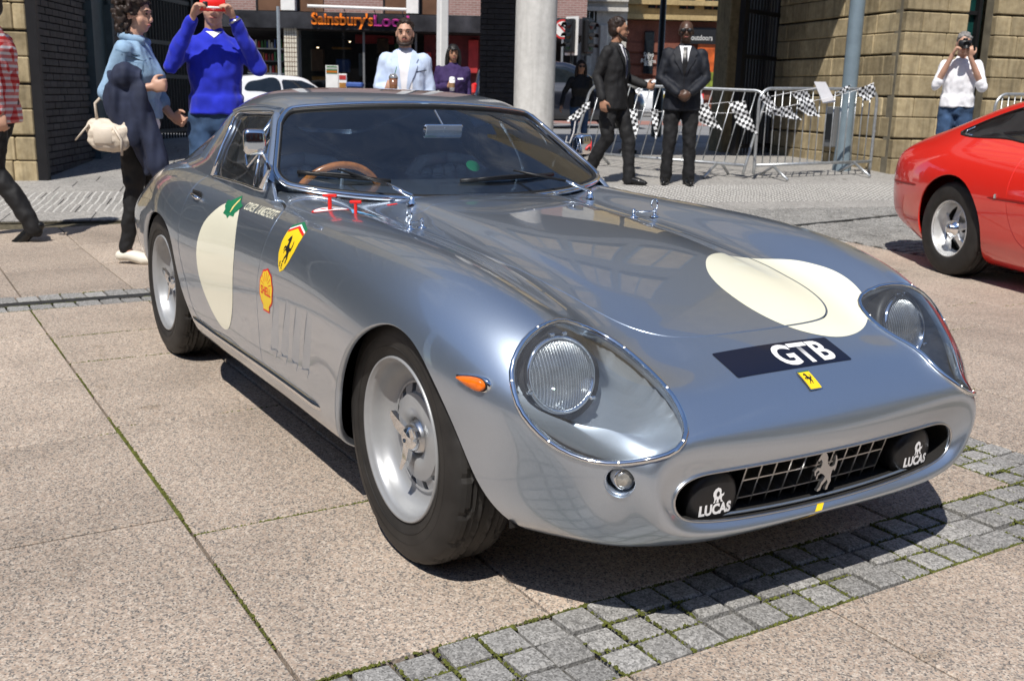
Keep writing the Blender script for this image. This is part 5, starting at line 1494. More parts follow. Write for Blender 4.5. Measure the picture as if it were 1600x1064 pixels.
# green laurel emblem over the top of the door roundel, drivers' names
LR = side_art('laurel_emblem', [[(-.085, .012), (-.05, .012), (.0, .034), (.05, .014), (.088, .008), (.07, -.012), (.055, -.020), (.058, -.032), (.015, -.032), (.0, -.044), (-.018, -.036), (-.06, -.032), (-.055, -.018), (-.075, -.008)]], -1.402, .762, M_GREENP, .0016, DR)
side_art('laurel_wheat', [[(-.004, -.022), (.004, -.022), (.012, .0), (.016, .02), (.010, .026), (.004, .016), (-.004, -.004)]], -1.395, .762, M_GOLD, .0022, DR, None)
v, f = text2d('COXER  LANGEVERTE', .036, .0008, shear=.25, width=.315)
wrap(v, f, Matrix(((1, 0, 0, -1.135), (0, 0, -1, -.95), (0, .9, 0, .772), (0, 0, 0, 1))), (0, 1, 0), BV, .0012, 'lettering', M_CREAM, DR)
# yellow tape mark under the mouth
vs = []
for k, t in enumerate(np.linspace(0, 1, 5)):
    for dy in (-.011, .011): q, nq = on_body((.75, -.022 - .06 * t + dy, .249 - .044 * t), Vector((-1, 0, .12)), .001); vs.append(q)
mesh_obj('yellow_tape', vs, [(2 * k, 2 * k + 1, 2 * k + 3, 2 * k + 2) for k in range(4)], M_YELLOW, CAR)

# ---- greenhouse: roof shell with window openings
WIN = curve3([(-1.815,.836,0),(-1.823,.89,0),(-1.835,.95,0),(-1.85,1.02,0),(-1.862,1.055,0),(-1.84,1.072,0),(-1.78,1.078,0),(-1.68,1.082,0),(-1.60,1.084,0),(-1.545,1.082,0),(-1.50,1.055,0),(-1.42,.985,0),(-1.335,.915,0),(-1.26,.856,0),(-1.235,.833,0),(-1.27,.827,0),(-1.40,.831,0),(-1.55,.833,0),(-1.70,.834,0),(-1.79,.833,0)], 140, True)[:, :2]
win_fn = sd_in(WIN, [0, 2], lambda v: np.abs(v[:, 1]) > .45)
REAR = curve3([(-2.18, 0, 0), (-2.19, .2, 0), (-2.23, .33, 0), (-2.30, .385, 0), (-2.45, .375, 0), (-2.65, .335, 0), (-2.76, .28, 0), (-2.79, .15, 0), (-2.79, 0, 0)], 50)[:, :2]
REAR = np.vstack([REAR, (REAR * [1, -1])[::-1][1:-1]])
rear_fn = sd_in(REAR, [0, 1], lambda v: v[:, 2] > .85)
LOUV = [[(-2.035,1.018),(-2.062,.969),(-2.058,.885),(-2.012,.885),(-1.985,1.035)], [(-2.095,1.00),(-2.125,.955),(-2.128,.888),(-2.082,.886),(-2.055,1.012)], [(-2.165,.975),(-2.19,.935),(-2.195,.888),(-2.152,.887),(-2.12,.99)]]
LOUV = [[(-1.995,1.03),(-2.045,.885),(-2.012,.885),(-1.968,1.035)], [(-2.05,1.015),(-2.105,.887),(-2.065,.886),(-2.018,1.02)], [(-2.105,.995),(-2.165,.888),(-2.125,.887),(-2.072,1.003)]]
g = GREEN.clip(lambda v: -win_fn(v)).clip(lambda v: -rear_fn(v))
lf = [sd_in(l, [0, 2], lambda v: np.abs(v[:, 1]) > .5, -1) for l in LOUV]
for fnl in lf: g = g.clip(fnl)
GV = bvh_of(GREEN)
g.build('roof', M_PAINT, CAR, rim=.016)
# vent slats in the sail panels: light plates tilted in their slots
for sg in (-1, 1):
    for l in LOUV:
        P = []
        for (a, b) in l:
            q, nq = on_body((a, sg * .9, b), (0, -sg, 0), 0, GV); P.append(q)
        i1 = Vector((-.004, -sg * .014, 0))
        P = [P[0] + Vector((0, sg * .002, 0)), P[1] + Vector((0, sg * .002, 0)), P[2] + i1, P[3] + i1]
        t = Vector((0, -sg * .002, 0))
        MB().add(P + [p + t for p in P], [(0, 1, 2, 3), (7, 6, 5, 4), (0, 4, 5, 1), (1, 5, 6, 2), (2, 6, 7, 3), (3, 7, 4, 0)]).build('vent_slat', M_PAINT, CAR)
    bb = sd_in([(-1.93, 1.05), (-2.2, .99), (-2.22, .87), (-1.97, .87)], [0, 2], lambda v: v[:, 1] * sg > .5)
    GREEN.clip(bb).offset(-.018).build('vent_backing', M_WELL, CAR)
# side windows: glass, chrome frame, quarter-light bar
for sg in (-1, 1):
    side = GREEN.clip(lambda v: win_fn(v) + .004).clip(lambda v: v[:, 1] * sg - .1)
    W = side.offset(-.010).build('side_window', M_SIDEGLASS, CAR)
    pts = []
    for a, b in WIN[::2]:
        q, nq = on_body((a, sg * .95, b), (0, -sg, 0), .001, GV); pts.append(q)
    MB().tube(pts, .0062, 8, closed=True).build('window_frame', M_CHROME, W, smooth=True)
    a, _ = on_body((-1.545, sg * .9, 1.078), (0, -sg, 0), -.002, GV); b, _ = on_body((-1.345, sg * .9, .838), (0, -sg, 0), -.002, GV)
    mid, _ = on_body(((a.x + b.x) / 2, sg * .9, (a.z + b.z) / 2), (0, -sg, 0), -.002, GV)
    MB().tube([a, mid, b], .005, 8).build('quarter_light_bar', M_CHROME, W, smooth=True)
    a, _ = on_body((-1.862, sg * .9, 1.056), (0, -sg, 0), .006, GV); b, _ = on_body((-1.815, sg * .9, .834), (0, -sg, 0), .006, GV)
    MB().tube([b, b.lerp(a, .5) + Vector((0, sg * .002, 0)), a], .010, 8, flat=.6).build('door_pillar_trim', M_CHROME, W, smooth=True)
    # rain gutter over the door
    pts = [on_body((x, sg * .9, z), (0, -sg, 0), .004, GV)[0] for x, z in zip(np.linspace(-1.95, -1.50, 14), np.interp(np.linspace(-1.95, -1.5, 14), [-1.95, -1.8, -1.65, -1.5], [1.078, 1.098, 1.104, 1.092]))]
    MB().tube(pts, .005, 6).build('rain_gutter', M_PAINT, CAR, smooth=True)
# rear window
rw = GREEN.clip(lambda v: rear_fn(v) + .004).offset(-.006).build('rear_window', M_SIDEGLASS, CAR)
MB().tube([on_body((a, b, 1.4), (0, 0, -1), .001, GV)[0] for a, b in REAR], .006, 6, closed=True).build('window_frame', M_CHROME, rw, smooth=True)
# windscreen glass with rounded corners; rubber and bright frame follow its edge
nu, nv = WS_G.shape[:2]
def ws_pt(u, v):      # u along width -1..1, v 0 foot .. 1 head
    a = (u + 1) / 2 * (nv - 1); b = v * (nu - 1); i, j = min(int(b), nu - 2), min(int(a), nv - 2); fb, fa = b - i, a - j
    P = WS_G
    return Vector((P[i, j] * (1 - fb) * (1 - fa) + P[i + 1, j] * fb * (1 - fa) + P[i, j + 1] * (1 - fb) * fa + P[i + 1, j + 1] * fb * fa).tolist())
def ws_edge(inset, n=160):
    out = []; ru, rv = .11, .20
    U, V = 1 - inset, 1 - inset * 2.2
    v0 = inset * 2.2
    cs = [(U - ru, v0 + rv, -90, 0), (U - ru, V - rv, 0, 90), (-U + ru, V - rv, 90, 180), (-U + ru, v0 + rv, 180, 270)]
    for (cu_, cv_, a0, a1) in cs:
        for k in range(15):
            a = rad(a0 + (a1 - a0) * k / 14); out.append((cu_ + ru * math.cos(a), cv_ + rv * math.sin(a)))
    # fill long runs
    full = []
    for p, q in zip(out, out[1:] + out[:1]):
        m = max(1, int(max(abs(p[0] - q[0]) / .06, abs(p[1] - q[1]) / .1)))
        for k in range(m): full.append((p[0] + (q[0] - p[0]) * k / m, p[1] + (q[1] - p[1]) * k / m))
    return full
WN = Vector((.62, 0, .78))
e0 = ws_edge(0.0)
uvg = np.stack(np.meshgrid(np.linspace(0, 1, nu), np.linspace(-1, 1, nv), indexing='ij'), -1).reshape(-1, 2)
wsd = seg_sd(uvg[:, ::-1], np.array(e0))
keep = wsd.reshape(nu, nv)
idx = np.arange(nu * nv).reshape(nu, nv); fs = []
for i in range(nu - 1):
    for j in range(nv - 1):
        q = (idx[i, j], idx[i, j + 1], idx[i + 1, j + 1], idx[i + 1, j])
        if max(keep[i, j], keep[i, j + 1], keep[i + 1, j + 1], keep[i + 1, j]) > 0: fs.append(q)
wsurf = Surf(WS.v, WS.n * (1 if WS.n[:, 2].mean() > 0 else -1), fs).compact()
WSO = wsurf.build('windscreen', M_GLASS, CAR)
MB().tube([ws_pt(*e) + WN * .001 for e in ws_edge(.012)], .009, 8, closed=True).build('windscreen_rubber', M_GASKET, WSO, smooth=True)
MB().tube([ws_pt(*e) + WN * .006 for e in ws_edge(-.002)], .0105, 10, closed=True).build('windscreen_frame', M_CHROME, WSO, smooth=True)
# scuttle: closes the body between the bonnet's rear edge, the wings and the screen
# A-pillars: painted metal outside the bright frame, from the wing to the roof
for sg in (-1, 1):
    P = []; Q = []
    for t in np.linspace(0, 1, 16):
        i = t * (GREEN_G.shape[1] // 2)
    vs = []; fs = []; n = 22
    for k in range(n):
        t = k / (n - 1)
        a = ws_pt(sg * .995, t)
        # nearest point on the roof shell's front edge
        b = on_body(a + Vector((-.045, sg * .03, -.004)), (0, -sg, 0), .0, GV)[0] if t < .97 else on_body(a + Vector((-.04, sg * .02, .0)), (0, -sg, 0), 0, GV)[0]
        m = (a + b) / 2 + Vector((.012, sg * .010, .012))
        vs += [a - WN * .004, m, b]
    fs = [(3 * k + j, 3 * k + j + 1, 3 * k + j + 4, 3 * k + j + 3) for k in range(n - 1) for j in range(2)]
    MB().add(vs, fs).build('windscreen_pillar', M_PAINT, CAR, smooth=True)
# ---- interior
MB().bbox((-1.14, 0, .70), (.28, 1.26, .17), .05).build('dashboard', M_DASH, CAR)
# cockpit tub
MB().add([(-1.0, -.66, .25), (-1.0, .66, .25), (-2.6, .62, .3), (-2.6, -.62, .3), (-1.0, -.66, .8), (-1.0, .66, .8), (-2.6, .60, .8), (-2.6, -.60, .8)], [(0, 3, 2, 1), (0, 1, 5, 4), (3, 7, 6, 2), (0, 4, 7, 3), (1, 2, 6, 5)]).build('cockpit_tub', M_CARPET, CAR)
MB().bbox((-2.25, 0, .76), (.85, 1.16, .10), .02).build('parcel_shelf', M_CARPET, CAR)
for yy in (-.33, .33):
    ST = bpy.data.objects.new('seat', None); ST.location = (-1.6, yy, .3); link(ST, CAR)
    inv = Matrix.Translation(-Vector(ST.location))
    R = Matrix.Rotation(rad(-16), 3, 'Y')
    mb = MB()
    for k in range(7):
        y = (k - 3) * .057
        mb.bbox(Vector((-1.80, yy + y, .66)), (.085, .055, .42 - .012 * abs(k - 3) ** 1.5), .018, R)
    o = mb.build('seat_back', M_LEATHER, None); o.parent = ST; o.matrix_parent_inverse = inv
    mb = MB()
    for s_ in (-1, 1): mb.tube([Vector((-1.70, yy + s_ * .215, .45)), Vector((-1.76, yy + s_ * .225, .62)), Vector((-1.84, yy + s_ * .20, .80)), Vector((-1.87, yy + s_ * .12, .875)), Vector((-1.875, yy, .89))], [.03, .04, .036, .03, .03], 8)
    o = mb.build('seat_bolster', M_LEATHER, None, smooth=True); o.parent = ST; o.matrix_parent_inverse = inv
    o = MB().bbox((-1.55, yy, .42), (.46, .42, .12), .04).build('seat_base', M_LEATHER, None); o.parent = ST; o.matrix_parent_inverse = inv
# steering wheel (driver sits on the car's right)
SW = bpy.data.objects.new('steering_wheel', None); SW.location = (-1.42, -.37, .742); link(SW, CAR)
sa = Vector((.88, 0, -.40)).normalized(); sb = Vector((0, 1, 0)); sc_ = sa.cross(sb)
o = MB().tube([Vector(SW.location) + (sb * math.cos(a) + sc_ * math.sin(a)) * .178 for a in np.linspace(0, 2 * PI, 48, endpoint=False)], .0135, 10, closed=True).build('wheel_rim', M_WOOD, None, smooth=True)
o.parent = SW; o.matrix_parent_inverse = Matrix.Translation(-Vector(SW.location))
for a in (90, 210, 330):
    o = MB().tube([Vector(SW.location) + sa * .03, Vector(SW.location) + (sb * math.cos(rad(a)) + sc_ * math.sin(rad(a))) * .18], .008, 6, flat=.4).build('wheel_spoke', M_STEEL, None); o.parent = SW; o.matrix_parent_inverse = Matrix.Translation(-Vector(SW.location))
MB().tube([Vector(SW.location) + sa * .02, Vector(SW.location) + sa * .3], .02, 8).build('steering_column', M_BLACK, CAR)
# roll hoop with a diagonal, behind the seats
hoop = curve3([(-2.02, -.60, .5), (-2.02, -.585, .85), (-2.02, -.50, 1.06), (-2.02, -.32, 1.115), (-2.02, 0, 1.125), (-2.02, .32, 1.115), (-2.02, .50, 1.06), (-2.02, .585, .85), (-2.02, .60, .5)], 40)
RH = MB().tube(hoop, .021, 8).build('roll_hoop', M_BLACK, CAR, smooth=True)
MB().tube([(-2.02, -.47, 1.07), (-2.02, .50, .62)], .021, 8).build('hoop_diagonal', M_BLACK, RH, smooth=True)
# interior mirror and its stem, tax disc on the glass
c = Vector((-1.262, -.003, 1.030)); R = Matrix.Rotation(rad(14), 3, 'Y')
IM = MB().bbox(c, (.016, .165, .052), .007, R).build('interior_mirror', M_CHROME, CAR)
MB().bbox(c + Vector((.0095, 0, 0.002)), (.004, .150, .040), .001, R).build('mirror_back', pmat('grey_mirror_shell', (.30, .33, .38), .25, .6), IM)
MB().tube([c + Vector((.012, .0, .01)), c + Vector((-.03, -.02, .075))], .004, 6).build('mirror_stem', M_STEEL, IM)
tc = Vector((-1.095, .035, .912)); MB().lathe([(0, .001), (.027, .001), (.027, -.001), (0, -.001)], 24, basis(tc, (0, 1, 0), (-.75, 0, .66))).build('tax_disc', M_GREENP, CAR)
def superq(c, r, e, R, n=28, k=16):
    mb = MB(); vs = []; sg_ = lambda v, p: math.copysign(abs(v) ** p, v)
    for i in range(k + 1):
        a = -PI / 2 + PI * i / k
        for j in range(n):
            b = 2 * PI * j / n
            vs.append(Vector(c) + R @ Vector((r[0] * sg_(math.cos(a), e) * sg_(math.cos(b), e), r[1] * sg_(math.cos(a), e) * sg_(math.sin(b), e), r[2] * sg_(math.sin(a), e))))
    return mb.add(vs, [(i * n + j, i * n + (j + 1) % n, (i + 1) * n + (j + 1) % n, (i + 1) * n + j) for i in range(k) for j in range(n)])
# ---- door mirrors: chrome box heads on short stalks
for sg in (-1, 1):
    c = Vector((-1.20, -.745, .995)) if sg < 0 else Vector((-1.43, .755, .972))
    R = Matrix.Rotation(rad(12 * sg), 3, 'Z')
    hd = superq(c, (.032, .037, .043), .42, R).build('door_mirror', M_CHROME, CAR, smooth=True)
    MB().bbox(c + Vector((-.032, 0, 0)), (.004, .056, .066), .001, R).build('mirror_glass', M_CHROME, hd)
    MB().tube([c + Vector((0, -sg * .03, -.04)), c + Vector((.0, -sg * .05, -.09)), Vector((c.x, sg * .725, .838))], [.008, .007, .012], 8).build('mirror_stalk', M_CHROME, hd, smooth=True)
# ---- wipers
WPV = bvh_of(WS)
def on_ws(u, v, off): return ws_pt(u, v) + WN * off
def wiper(pivot, u0, v0, u1, v1, ua, va):
    W = bpy.data.objects.new('wiper', None); W.location = pivot; link(W, CAR); inv = Matrix.Translation(-Vector(pivot))
    def c(o): o.parent = W; o.matrix_parent_inverse = inv; return o
    P = Vector(pivot)
    c(MB().lathe([(.017, 0), (.016, .010), (.010, .016), (.010, .026), (0, .030)], 16, Matrix.Translation(P)).build('wiper_boss', M_CHROME, None, smooth=True))
    mid = on_ws(ua, va, .020)
    a = P + Vector((0, 0, .030)); knee = a.lerp(mid, .33) + Vector((0, 0, .012))
    c(MB().tube([a, knee], [.0105, .007], 8, flat=.75).build('wiper_arm', M_CHROME, None, smooth=True))
    c(MB().tube([knee, mid], [.0055, .0035], 6).build('wiper_arm', M_BLACK, None, smooth=True))
    ends = [on_ws(u0 + (u1 - u0) * t, v0 + (v1 - v0) * t, .008 + .006 * math.sin(PI * t)) for t in np.linspace(0, 1, 9)]
    c(MB().tube(ends, .0075, 6).build('wiper_blade', M_BLACK, None, smooth=True))
    ends = [on_ws(u0 + (u1 - u0) * t, v0 + (v1 - v0) * t, .015 + .008 * math.sin(PI * (t - .15) / .7)) for t in np.linspace(.15, .85, 7)]
    c(MB().tube(ends, .004, 6).build('blade_holder', M_BLACK, None, smooth=True))
q, _ = on_body((-.885, -.316, .85), (0, 0, -1)); wiper(tuple(q), -.86, .155, -.42, .14, -.66, .20)
q, _ = on_body((-.93, .45, .85), (0, 0, -1)); wiper(tuple(q), -.08, .155, .50, .16, .24, .21)
# ---- bonnet pins, kill-switch pulls and their stickers
for sg in (-1, 1):
    for kx, (px, py) in enumerate(((-.575, .473), (-.615, .412))):
        q, nq = on_body((px, sg * py, .9), (0, 0, -1))
        MB().lathe([(.017, 0), (.016, .003), (.007, .005), (.006, .022), (.008, .024), (.004, .029), (0, .030)], 16, Matrix.Translation(q)).build('bonnet_pin', M_CHROME, CAR, smooth=True)
        if kx == 0:
            loop = [q + Vector((-.004 + .016 * math.cos(a), sg * .0, .044 + .018 * math.sin(a))) for a in np.linspace(-1.4, 3.9, 16)]
            MB().tube(loop, .0028, 6).build('pin_loop', M_CHROME, CAR, smooth=True)
            p2, _ = on_body((-.615, sg * .412, .9), (0, 0, -1))
            MB().tube([q + Vector((0, 0, .019)), p2 + Vector((0, 0, .019))], .003, 6).build('pin_clip', M_CHROME, CAR, smooth=True)
for (px, py, hh, r) in ((-.762, -.655, .040, .0062), (-.672, -.608, .030, .0052)):
    q, nq = on_body((px, py, .9), (0, 0, -1))
    MB().cyl(q, q + Vector((0, 0, hh)), r, 12).bbox(q + Vector((0, 0, hh + .004)), (.012, .044 if hh > .035 else .036, .010), .003, Matrix.Rotation(rad(-28), 3, 'Z')).build('pull_handle', M_REDPL, CAR)
q = [(a, b) for a, b in [(.052 * math.cos(t), .030 * math.sin(t)) for t in np.linspace(0, 2 * PI, 28, endpoint=False)]]
def top_art(name, poly, cx, cy, rot, mat, off, par=CAR):
    v, f = fill2d([poly], .02)
    return wrap(v, f, Matrix.Translation((cx, cy, .9)) @ Matrix.Rotation(rot, 4, 'Z'), (0, 0, -1), BV, off, name, mat, par)
SK = top_art('pull_sticker', [(a * 1.12, b * 1.15) for a, b in q], -.775, -.648, rad(62), M_REDP, .0010)
top_art('sticker_face', q, -.775, -.648, rad(62), M_WHITE, .0015, SK)
top_art('sticker_mark', [(a * .2, b * .18) for a, b in q], -.79, -.665, rad(62), M_REDP, .0019, SK)
top_art('switch_sticker', [(-.05, -.03), (.05, -.03), (0, .06)], -.705, -.575, rad(-20), M_BLUEP, .0010)
top_art('cowl_sticker', [(-.007, -.018), (.007, -.018), (.007, .018), (-.007, .018)], -.945, -.36, rad(0), M_REDP, .0010)
# ---- door handle
for sg in (-1, 1):
    q, nq = on_body((-1.80, sg * .95, .765), (0, -sg, 0))
    HD_ = MB().bbox(q + nq * .001, (.115, .008, .030), .003).build('door_handle', M_BLACK, DR if sg < 0 else DL)
    MB().tube([q + Vector((-.045, sg * .004, .004)), q + Vector((-.01, sg * .018, 0)), q + Vector((.045, sg * .014, -.008)), q + Vector((.055, sg * .004, -.010))], [.005, .007, .008, .004], 8).build('handle_lever', M_CHROME, DR if sg < 0 else DL, smooth=True)
# ---- tail: lamps, boot edge, filler (mostly unseen)
for sg in (-1, 1):
    q, nq = on_body((-3.6, sg * .48, .56), (1, 0, 0)); MB().lathe([(.05, 0), (.05, .012), (.03, .022), (0, .025)], 24, basis(q, (0, 1, 0), (0, 0, 1)) @ Matrix.Rotation(PI, 4, 'Y')).build('tail_lamp', M_TAILRED, CAR, smooth=True)

# ---- wheels
def tyre_mesh(R=.3205, rim=.213, w=.098, n=160, wide=1.0):
    prof = [(rim - .010, -w * .86), (rim, -w * .93), (rim + .012, -w * 1.0), (rim + .03, -w * 1.05), (rim + .055, -w * 1.05), (R - .028, -w * 1.0), (R - .016, -w * .93), (R - .007, -w * .84),
            (R - .002, -w * .72), (R, -w * .58), (R + .001, -w * .50), (R + .001, -w * .42), (R + .001, -w * .34), (R + .001, -w * .2), (R + .001, -w * .08)]
    prof = prof + [(r, -h) for r, h in prof[::-1]]
    P = len(prof); vs = []; fs = []
    for k in range(n):
        a = 2 * PI * k / n; blk = k % 8
        for i, (r, h) in enumerate(prof):
            d = 0
            j = min(i, P - 1 - i)
            if j in (9, 10): d = -.007 if (blk in (0, 1)) == (j == 9) or blk == 4 and j == 10 else 0
            elif j == 12: d = -.008
            elif j in (7, 8): d = -.0045 if blk in (0,) else 0
            elif j == 14: d = -.007
            elif j == 13: d = -.003 if blk in (2, 6) else 0
            rr = r + d
            if j == 4: rr += .0
            vs.append((rr * math.cos(a), rr * math.sin(a), h))
    for k in range(n):
        l = (k + 1) % n
        for i in range(P - 1): fs.append((k * P + i, k * P + i + 1, l * P + i + 1, l * P + i))
    return vs, fs
def wheel(name, loc, sg, wid, R=.3205, red=False):
    """axis along y; outer face towards sg"""
    W = bpy.data.objects.new('wheel', None); link(W, CAR if not red else None)
    M = Matrix(((1, 0, 0, 0), (0, 0, sg, 0), (0, -sg * -1 * -1, 0, 0), (0, 0, 0, 1)))
    M = Matrix(((1, 0, 0), (0, 0, sg), (0, 1 if sg < 0 else 1, 0))).to_4x4()
    M = Matrix(((sg, 0, 0, 0), (0, 0, sg, 0), (0, 1, 0, 0), (0, 0, 0, 1)))
    if sg > 0: M = Matrix(((-1, 0, 0, 0), (0, 0, 1, 0), (0, 1, 0, 0), (0, 0, 0, 1)))
    else: M = Matrix(((1, 0, 0, 0), (0, 0, -1, 0), (0, 1, 0, 0), (0, 0, 0, 1)))
    W.matrix_basis = Matrix.Translation(loc) @ M          # local +z points outwards
    vs, fs = tyre_mesh(R, w=wid)
    T = MB().add(vs, fs).build('tyre', M_RUBBER, W, smooth=True); T.data.polygons.foreach_set('use_smooth', [not (7 <= i % 29 < 22) for i in range(len(fs))])
    for rr in (.236, .262): MB().lathe([(rr, wid * 1.035), (rr + .0015, wid * 1.062), (rr + .003, wid * 1.04)], 64).build('sidewall_bead', M_RUBBER, W, smooth=True)
    o = wid * .93
    rimp = [(.200, o - .004), (.2045, o + .004), (.2095, o + .006), (.2115, o), (.2105, o - .012), (.203, o - .016)]
    barrel = [(.200, o - .004), (.194, o - .012), (.190, o - .025), (.186, o - .040), (.176, o - .054), (.164, o - .061), (.152, o - .063), (.144, o - .062)]
    RM = MB().lathe(rimp[::-1] + [(.2, o - .004)] + barrel[1:], 72).build('rim', M_WHEEL, W, smooth=True)
    MB().lathe([(.144, o - .062), (.144, -o), (.02, -o)], 48).build('wheel_barrel', M_WELL, W, smooth=True)
    # spoked disc: ten arms between openings, dished centre
    z1 = o - .060; mb = MB(); N = 12
    th = .012
    for k in range(N):
        a0 = 2 * PI * k / N
        outer = [(.139, a0 - .165), (.139, a0 + .165)]; inner = [(.112, a0 - .2619), (.112, a0 + .2619)]
        mid = [(.117, a0 - .165), (.117, a0 + .165)]
        pl = [inner[0], mid[0], outer[0], outer[1], mid[1], inner[1]]
        vs = []
        for r, a in pl: vs.append((r * math.cos(a), r * math.sin(a), z1 + (.012 if r < .115 else .005 if r < .13 else 0)))
        m = len(vs); vs2 = [(x, y, z - th) for x, y, z in vs]
        mb.add(vs + vs2, [tuple(range(m)), tuple(range(2 * m - 1, m - 1, -1))] + [(i, m + i, m + (i + 1) % m, (i + 1) % m) for i in range(m)])
    mb.lathe([(.148, z1 - .006), (.147, z1 + .001), (.143, z1 + .003), (.1375, z1 + .002), (.1375, z1 - .012)], 72)
    SP = mb.build('spoke_disc', M_WHEEL, W)
    MB().lathe([(.1125, z1 + .0125), (.09, z1 + .018), (.075, z1 + .019), (.055, z1 + .016), (.050, z1 + .010), (.048, z1 - .03)], 40).build('hub_dish', M_WHEEL, W, smooth=True)
    MB().lathe([(.049, z1 + .004), (.044, z1 + .004), (.040, z1 + .018), (.034, z1 + .022), (.02, z1 + .022)], 40).build('hub_ring', M_STEEL, W, smooth=True)
    # knock-off spinner with three ears
    KN = MB().lathe([(.036, z1 + .014), (.036, z1 + .026), (.030, z1 + .038), (.018, z1 + .046), (.010, z1 + .047), (.008, z1 + .043), (0, z1 + .042)], 40).build('spinner', M_CHROME, W, smooth=True)
    for k in range(3):
        a = 2 * PI * k / 3 + .45; d = Vector((math.cos(a), math.sin(a), 0)); t = Vector((-math.sin(a), math.cos(a), 0))
        z = Vector((0, 0, z1 + .030))
        A = [d * .014 + t * .016, d * .054 + t * .018, d * .083 + t * .005, d * .086 - t * .010, d * .056 - t * .010, d * .018 - t * .018]
        zz = [0, .008, .013, .013, .006, 0]
        v1 = [p + z + Vector((0, 0, q + .010)) for p, q in zip(A, zz)]; v0 = [p * .98 + z + Vector((0, 0, q - .004)) for p, q in zip(A, zz)]
        MB().add(v1 + v0, [tuple(range(6)), tuple(range(11, 5, -1))] + [(i, 6 + i, 6 + (i + 1) % 6, (i + 1) % 6) for i in range(6)]).build('spinner_ear', M_CHROME, W)
    # brake disc behind
    MB().lathe([(.03, z1 - .06), (.145, z1 - .06), (.145, z1 - .072), (.03, z1 - .072)], 40).build('brake_disc', M_STEEL, W, smooth=False)
    return W
for x in (0.0, -2.40):
    for sg in (-1, 1): wheel('wheel', (x, sg * (.699 if x == 0 else .706), .321), sg, .088)

# ------------------------------------------------------------------ people
from mathutils import noise as mnoise
M_SKIN = pmat('skin', (.52, .30, .21), .5, 0, var=.10, nscale=9)
M_SKIN_T = pmat('tanned_skin', (.38, .20, .125), .5, 0, var=.10, nscale=9)
M_SKIN_D = pmat('dark_skin', (.075, .038, .024), .42, 0, var=.12, nscale=9)
M_HAIRB = pmat('dark_brown_hair', (.022, .012, .008), .55, 0, var=.5, nscale=60, bump=.6, bscale=220)
M_HAIRK = pmat('black_hair', (.010, .009, .009), .5, 0, var=.5, nscale=60, bump=.6, bscale=220)
M_HAIRG = pmat('grey_hair', (.20, .19, .18), .6, 0, var=.5, nscale=70, bump=.6, bscale=240)
M_DENIM = pmat('light_blue_denim', (.235, .36, .50), .85, 0, var=.28, nscale=10, bump=.3, bscale=500)
M_JEANS = pmat('blue_jeans', (.030, .065, .135), .85, 0, var=.4, nscale=7, bump=.3, bscale=500)
M_BLUEK = pmat('royal_blue_knit', (.008, .020, .47), .85, 0, var=.14, nscale=12, bump=.25, bscale=600, sheen=.2)
M_LEGG = pmat('black_leggings', (.008, .008, .009), .7, 0, var=.3, nscale=15)
M_SUIT = pmat('charcoal_suit', (.009, .009, .010), .75, 0, var=.25, nscale=10, bump=.2, bscale=500)
M_SUITB = pmat('blue_black_suit', (.006, .008, .014), .7, 0, var=.25, nscale=10, bump=.2, bscale=500)
M_SHIRTW = pmat('white_cotton', (.80, .80, .83), .8, 0, var=.04)
M_BLAZER = pmat('pale_blue_linen', (.50, .60, .78), .85, 0, var=.07, nscale=14, bump=.2, bscale=500)
M_NAVYJ = pmat('navy_jacket_cloth', (.016, .022, .048), .8, 0, var=.3, nscale=9)
M_BEIGE = pmat('beige_leather', (.62, .54, .44), .55, 0, var=.08, nscale=12, bump=.3, bscale=90)
M_CREAMSH = pmat('cream_shoe', (.70, .66, .56), .5, 0, var=.05)
M_BLKSHOE = pmat('black_shoe', (.010, .010, .010), .25, 0, var=.2)
M_PURPLE = pmat('dark_purple_top', (.035, .018, .085), .85, 0, var=.2)
M_EYE = pmat('eye_dark', (.02, .015, .012), .2, 0)
M_LIP = pmat('lips', (.36, .12, .10), .45, 0)
def check_mat():
    m, nt, p = newmat('red_check_cotton')
    v = _obj_coords(nt)
    def band(axis):
        s = nt.nodes.new('ShaderNodeSeparateXYZ'); nt.links.new(v, s.inputs[0])
        a = nt.nodes.new('ShaderNodeMath'); a.operation = 'MULTIPLY'; a.inputs[1].default_value = 1 / .042; nt.links.new(s.outputs[axis], a.inputs[0])
        f = nt.nodes.new('ShaderNodeMath'); f.operation = 'FRACT'; nt.links.new(a.outputs[0], f.inputs[0])
        g = nt.nodes.new('ShaderNodeMath'); g.operation = 'GREATER_THAN'; g.inputs[1].default_value = .45; nt.links.new(f.outputs[0], g.inputs[0]); return g.outputs[0]
    add = nt.nodes.new('ShaderNodeMath'); add.operation = 'ADD'; nt.links.new(band('X'), add.inputs[0]); nt.links.new(band('Z'), add.inputs[1])
    hf = nt.nodes.new('ShaderNodeMath'); hf.operation = 'MULTIPLY'; hf.inputs[1].default_value = .5; nt.links.new(add.outputs[0], hf.inputs[0])
    c = _ramp(nt, [(0, (.66, .60, .60)), (.5, (.60, .17, .16)), (1, (.48, .012, .014))], hf.outputs[0]); nt.links.new(c, p.inputs['Base Color']); p.inputs['Roughness'].default_value = .85
    return m
M_CHECK = check_mat()

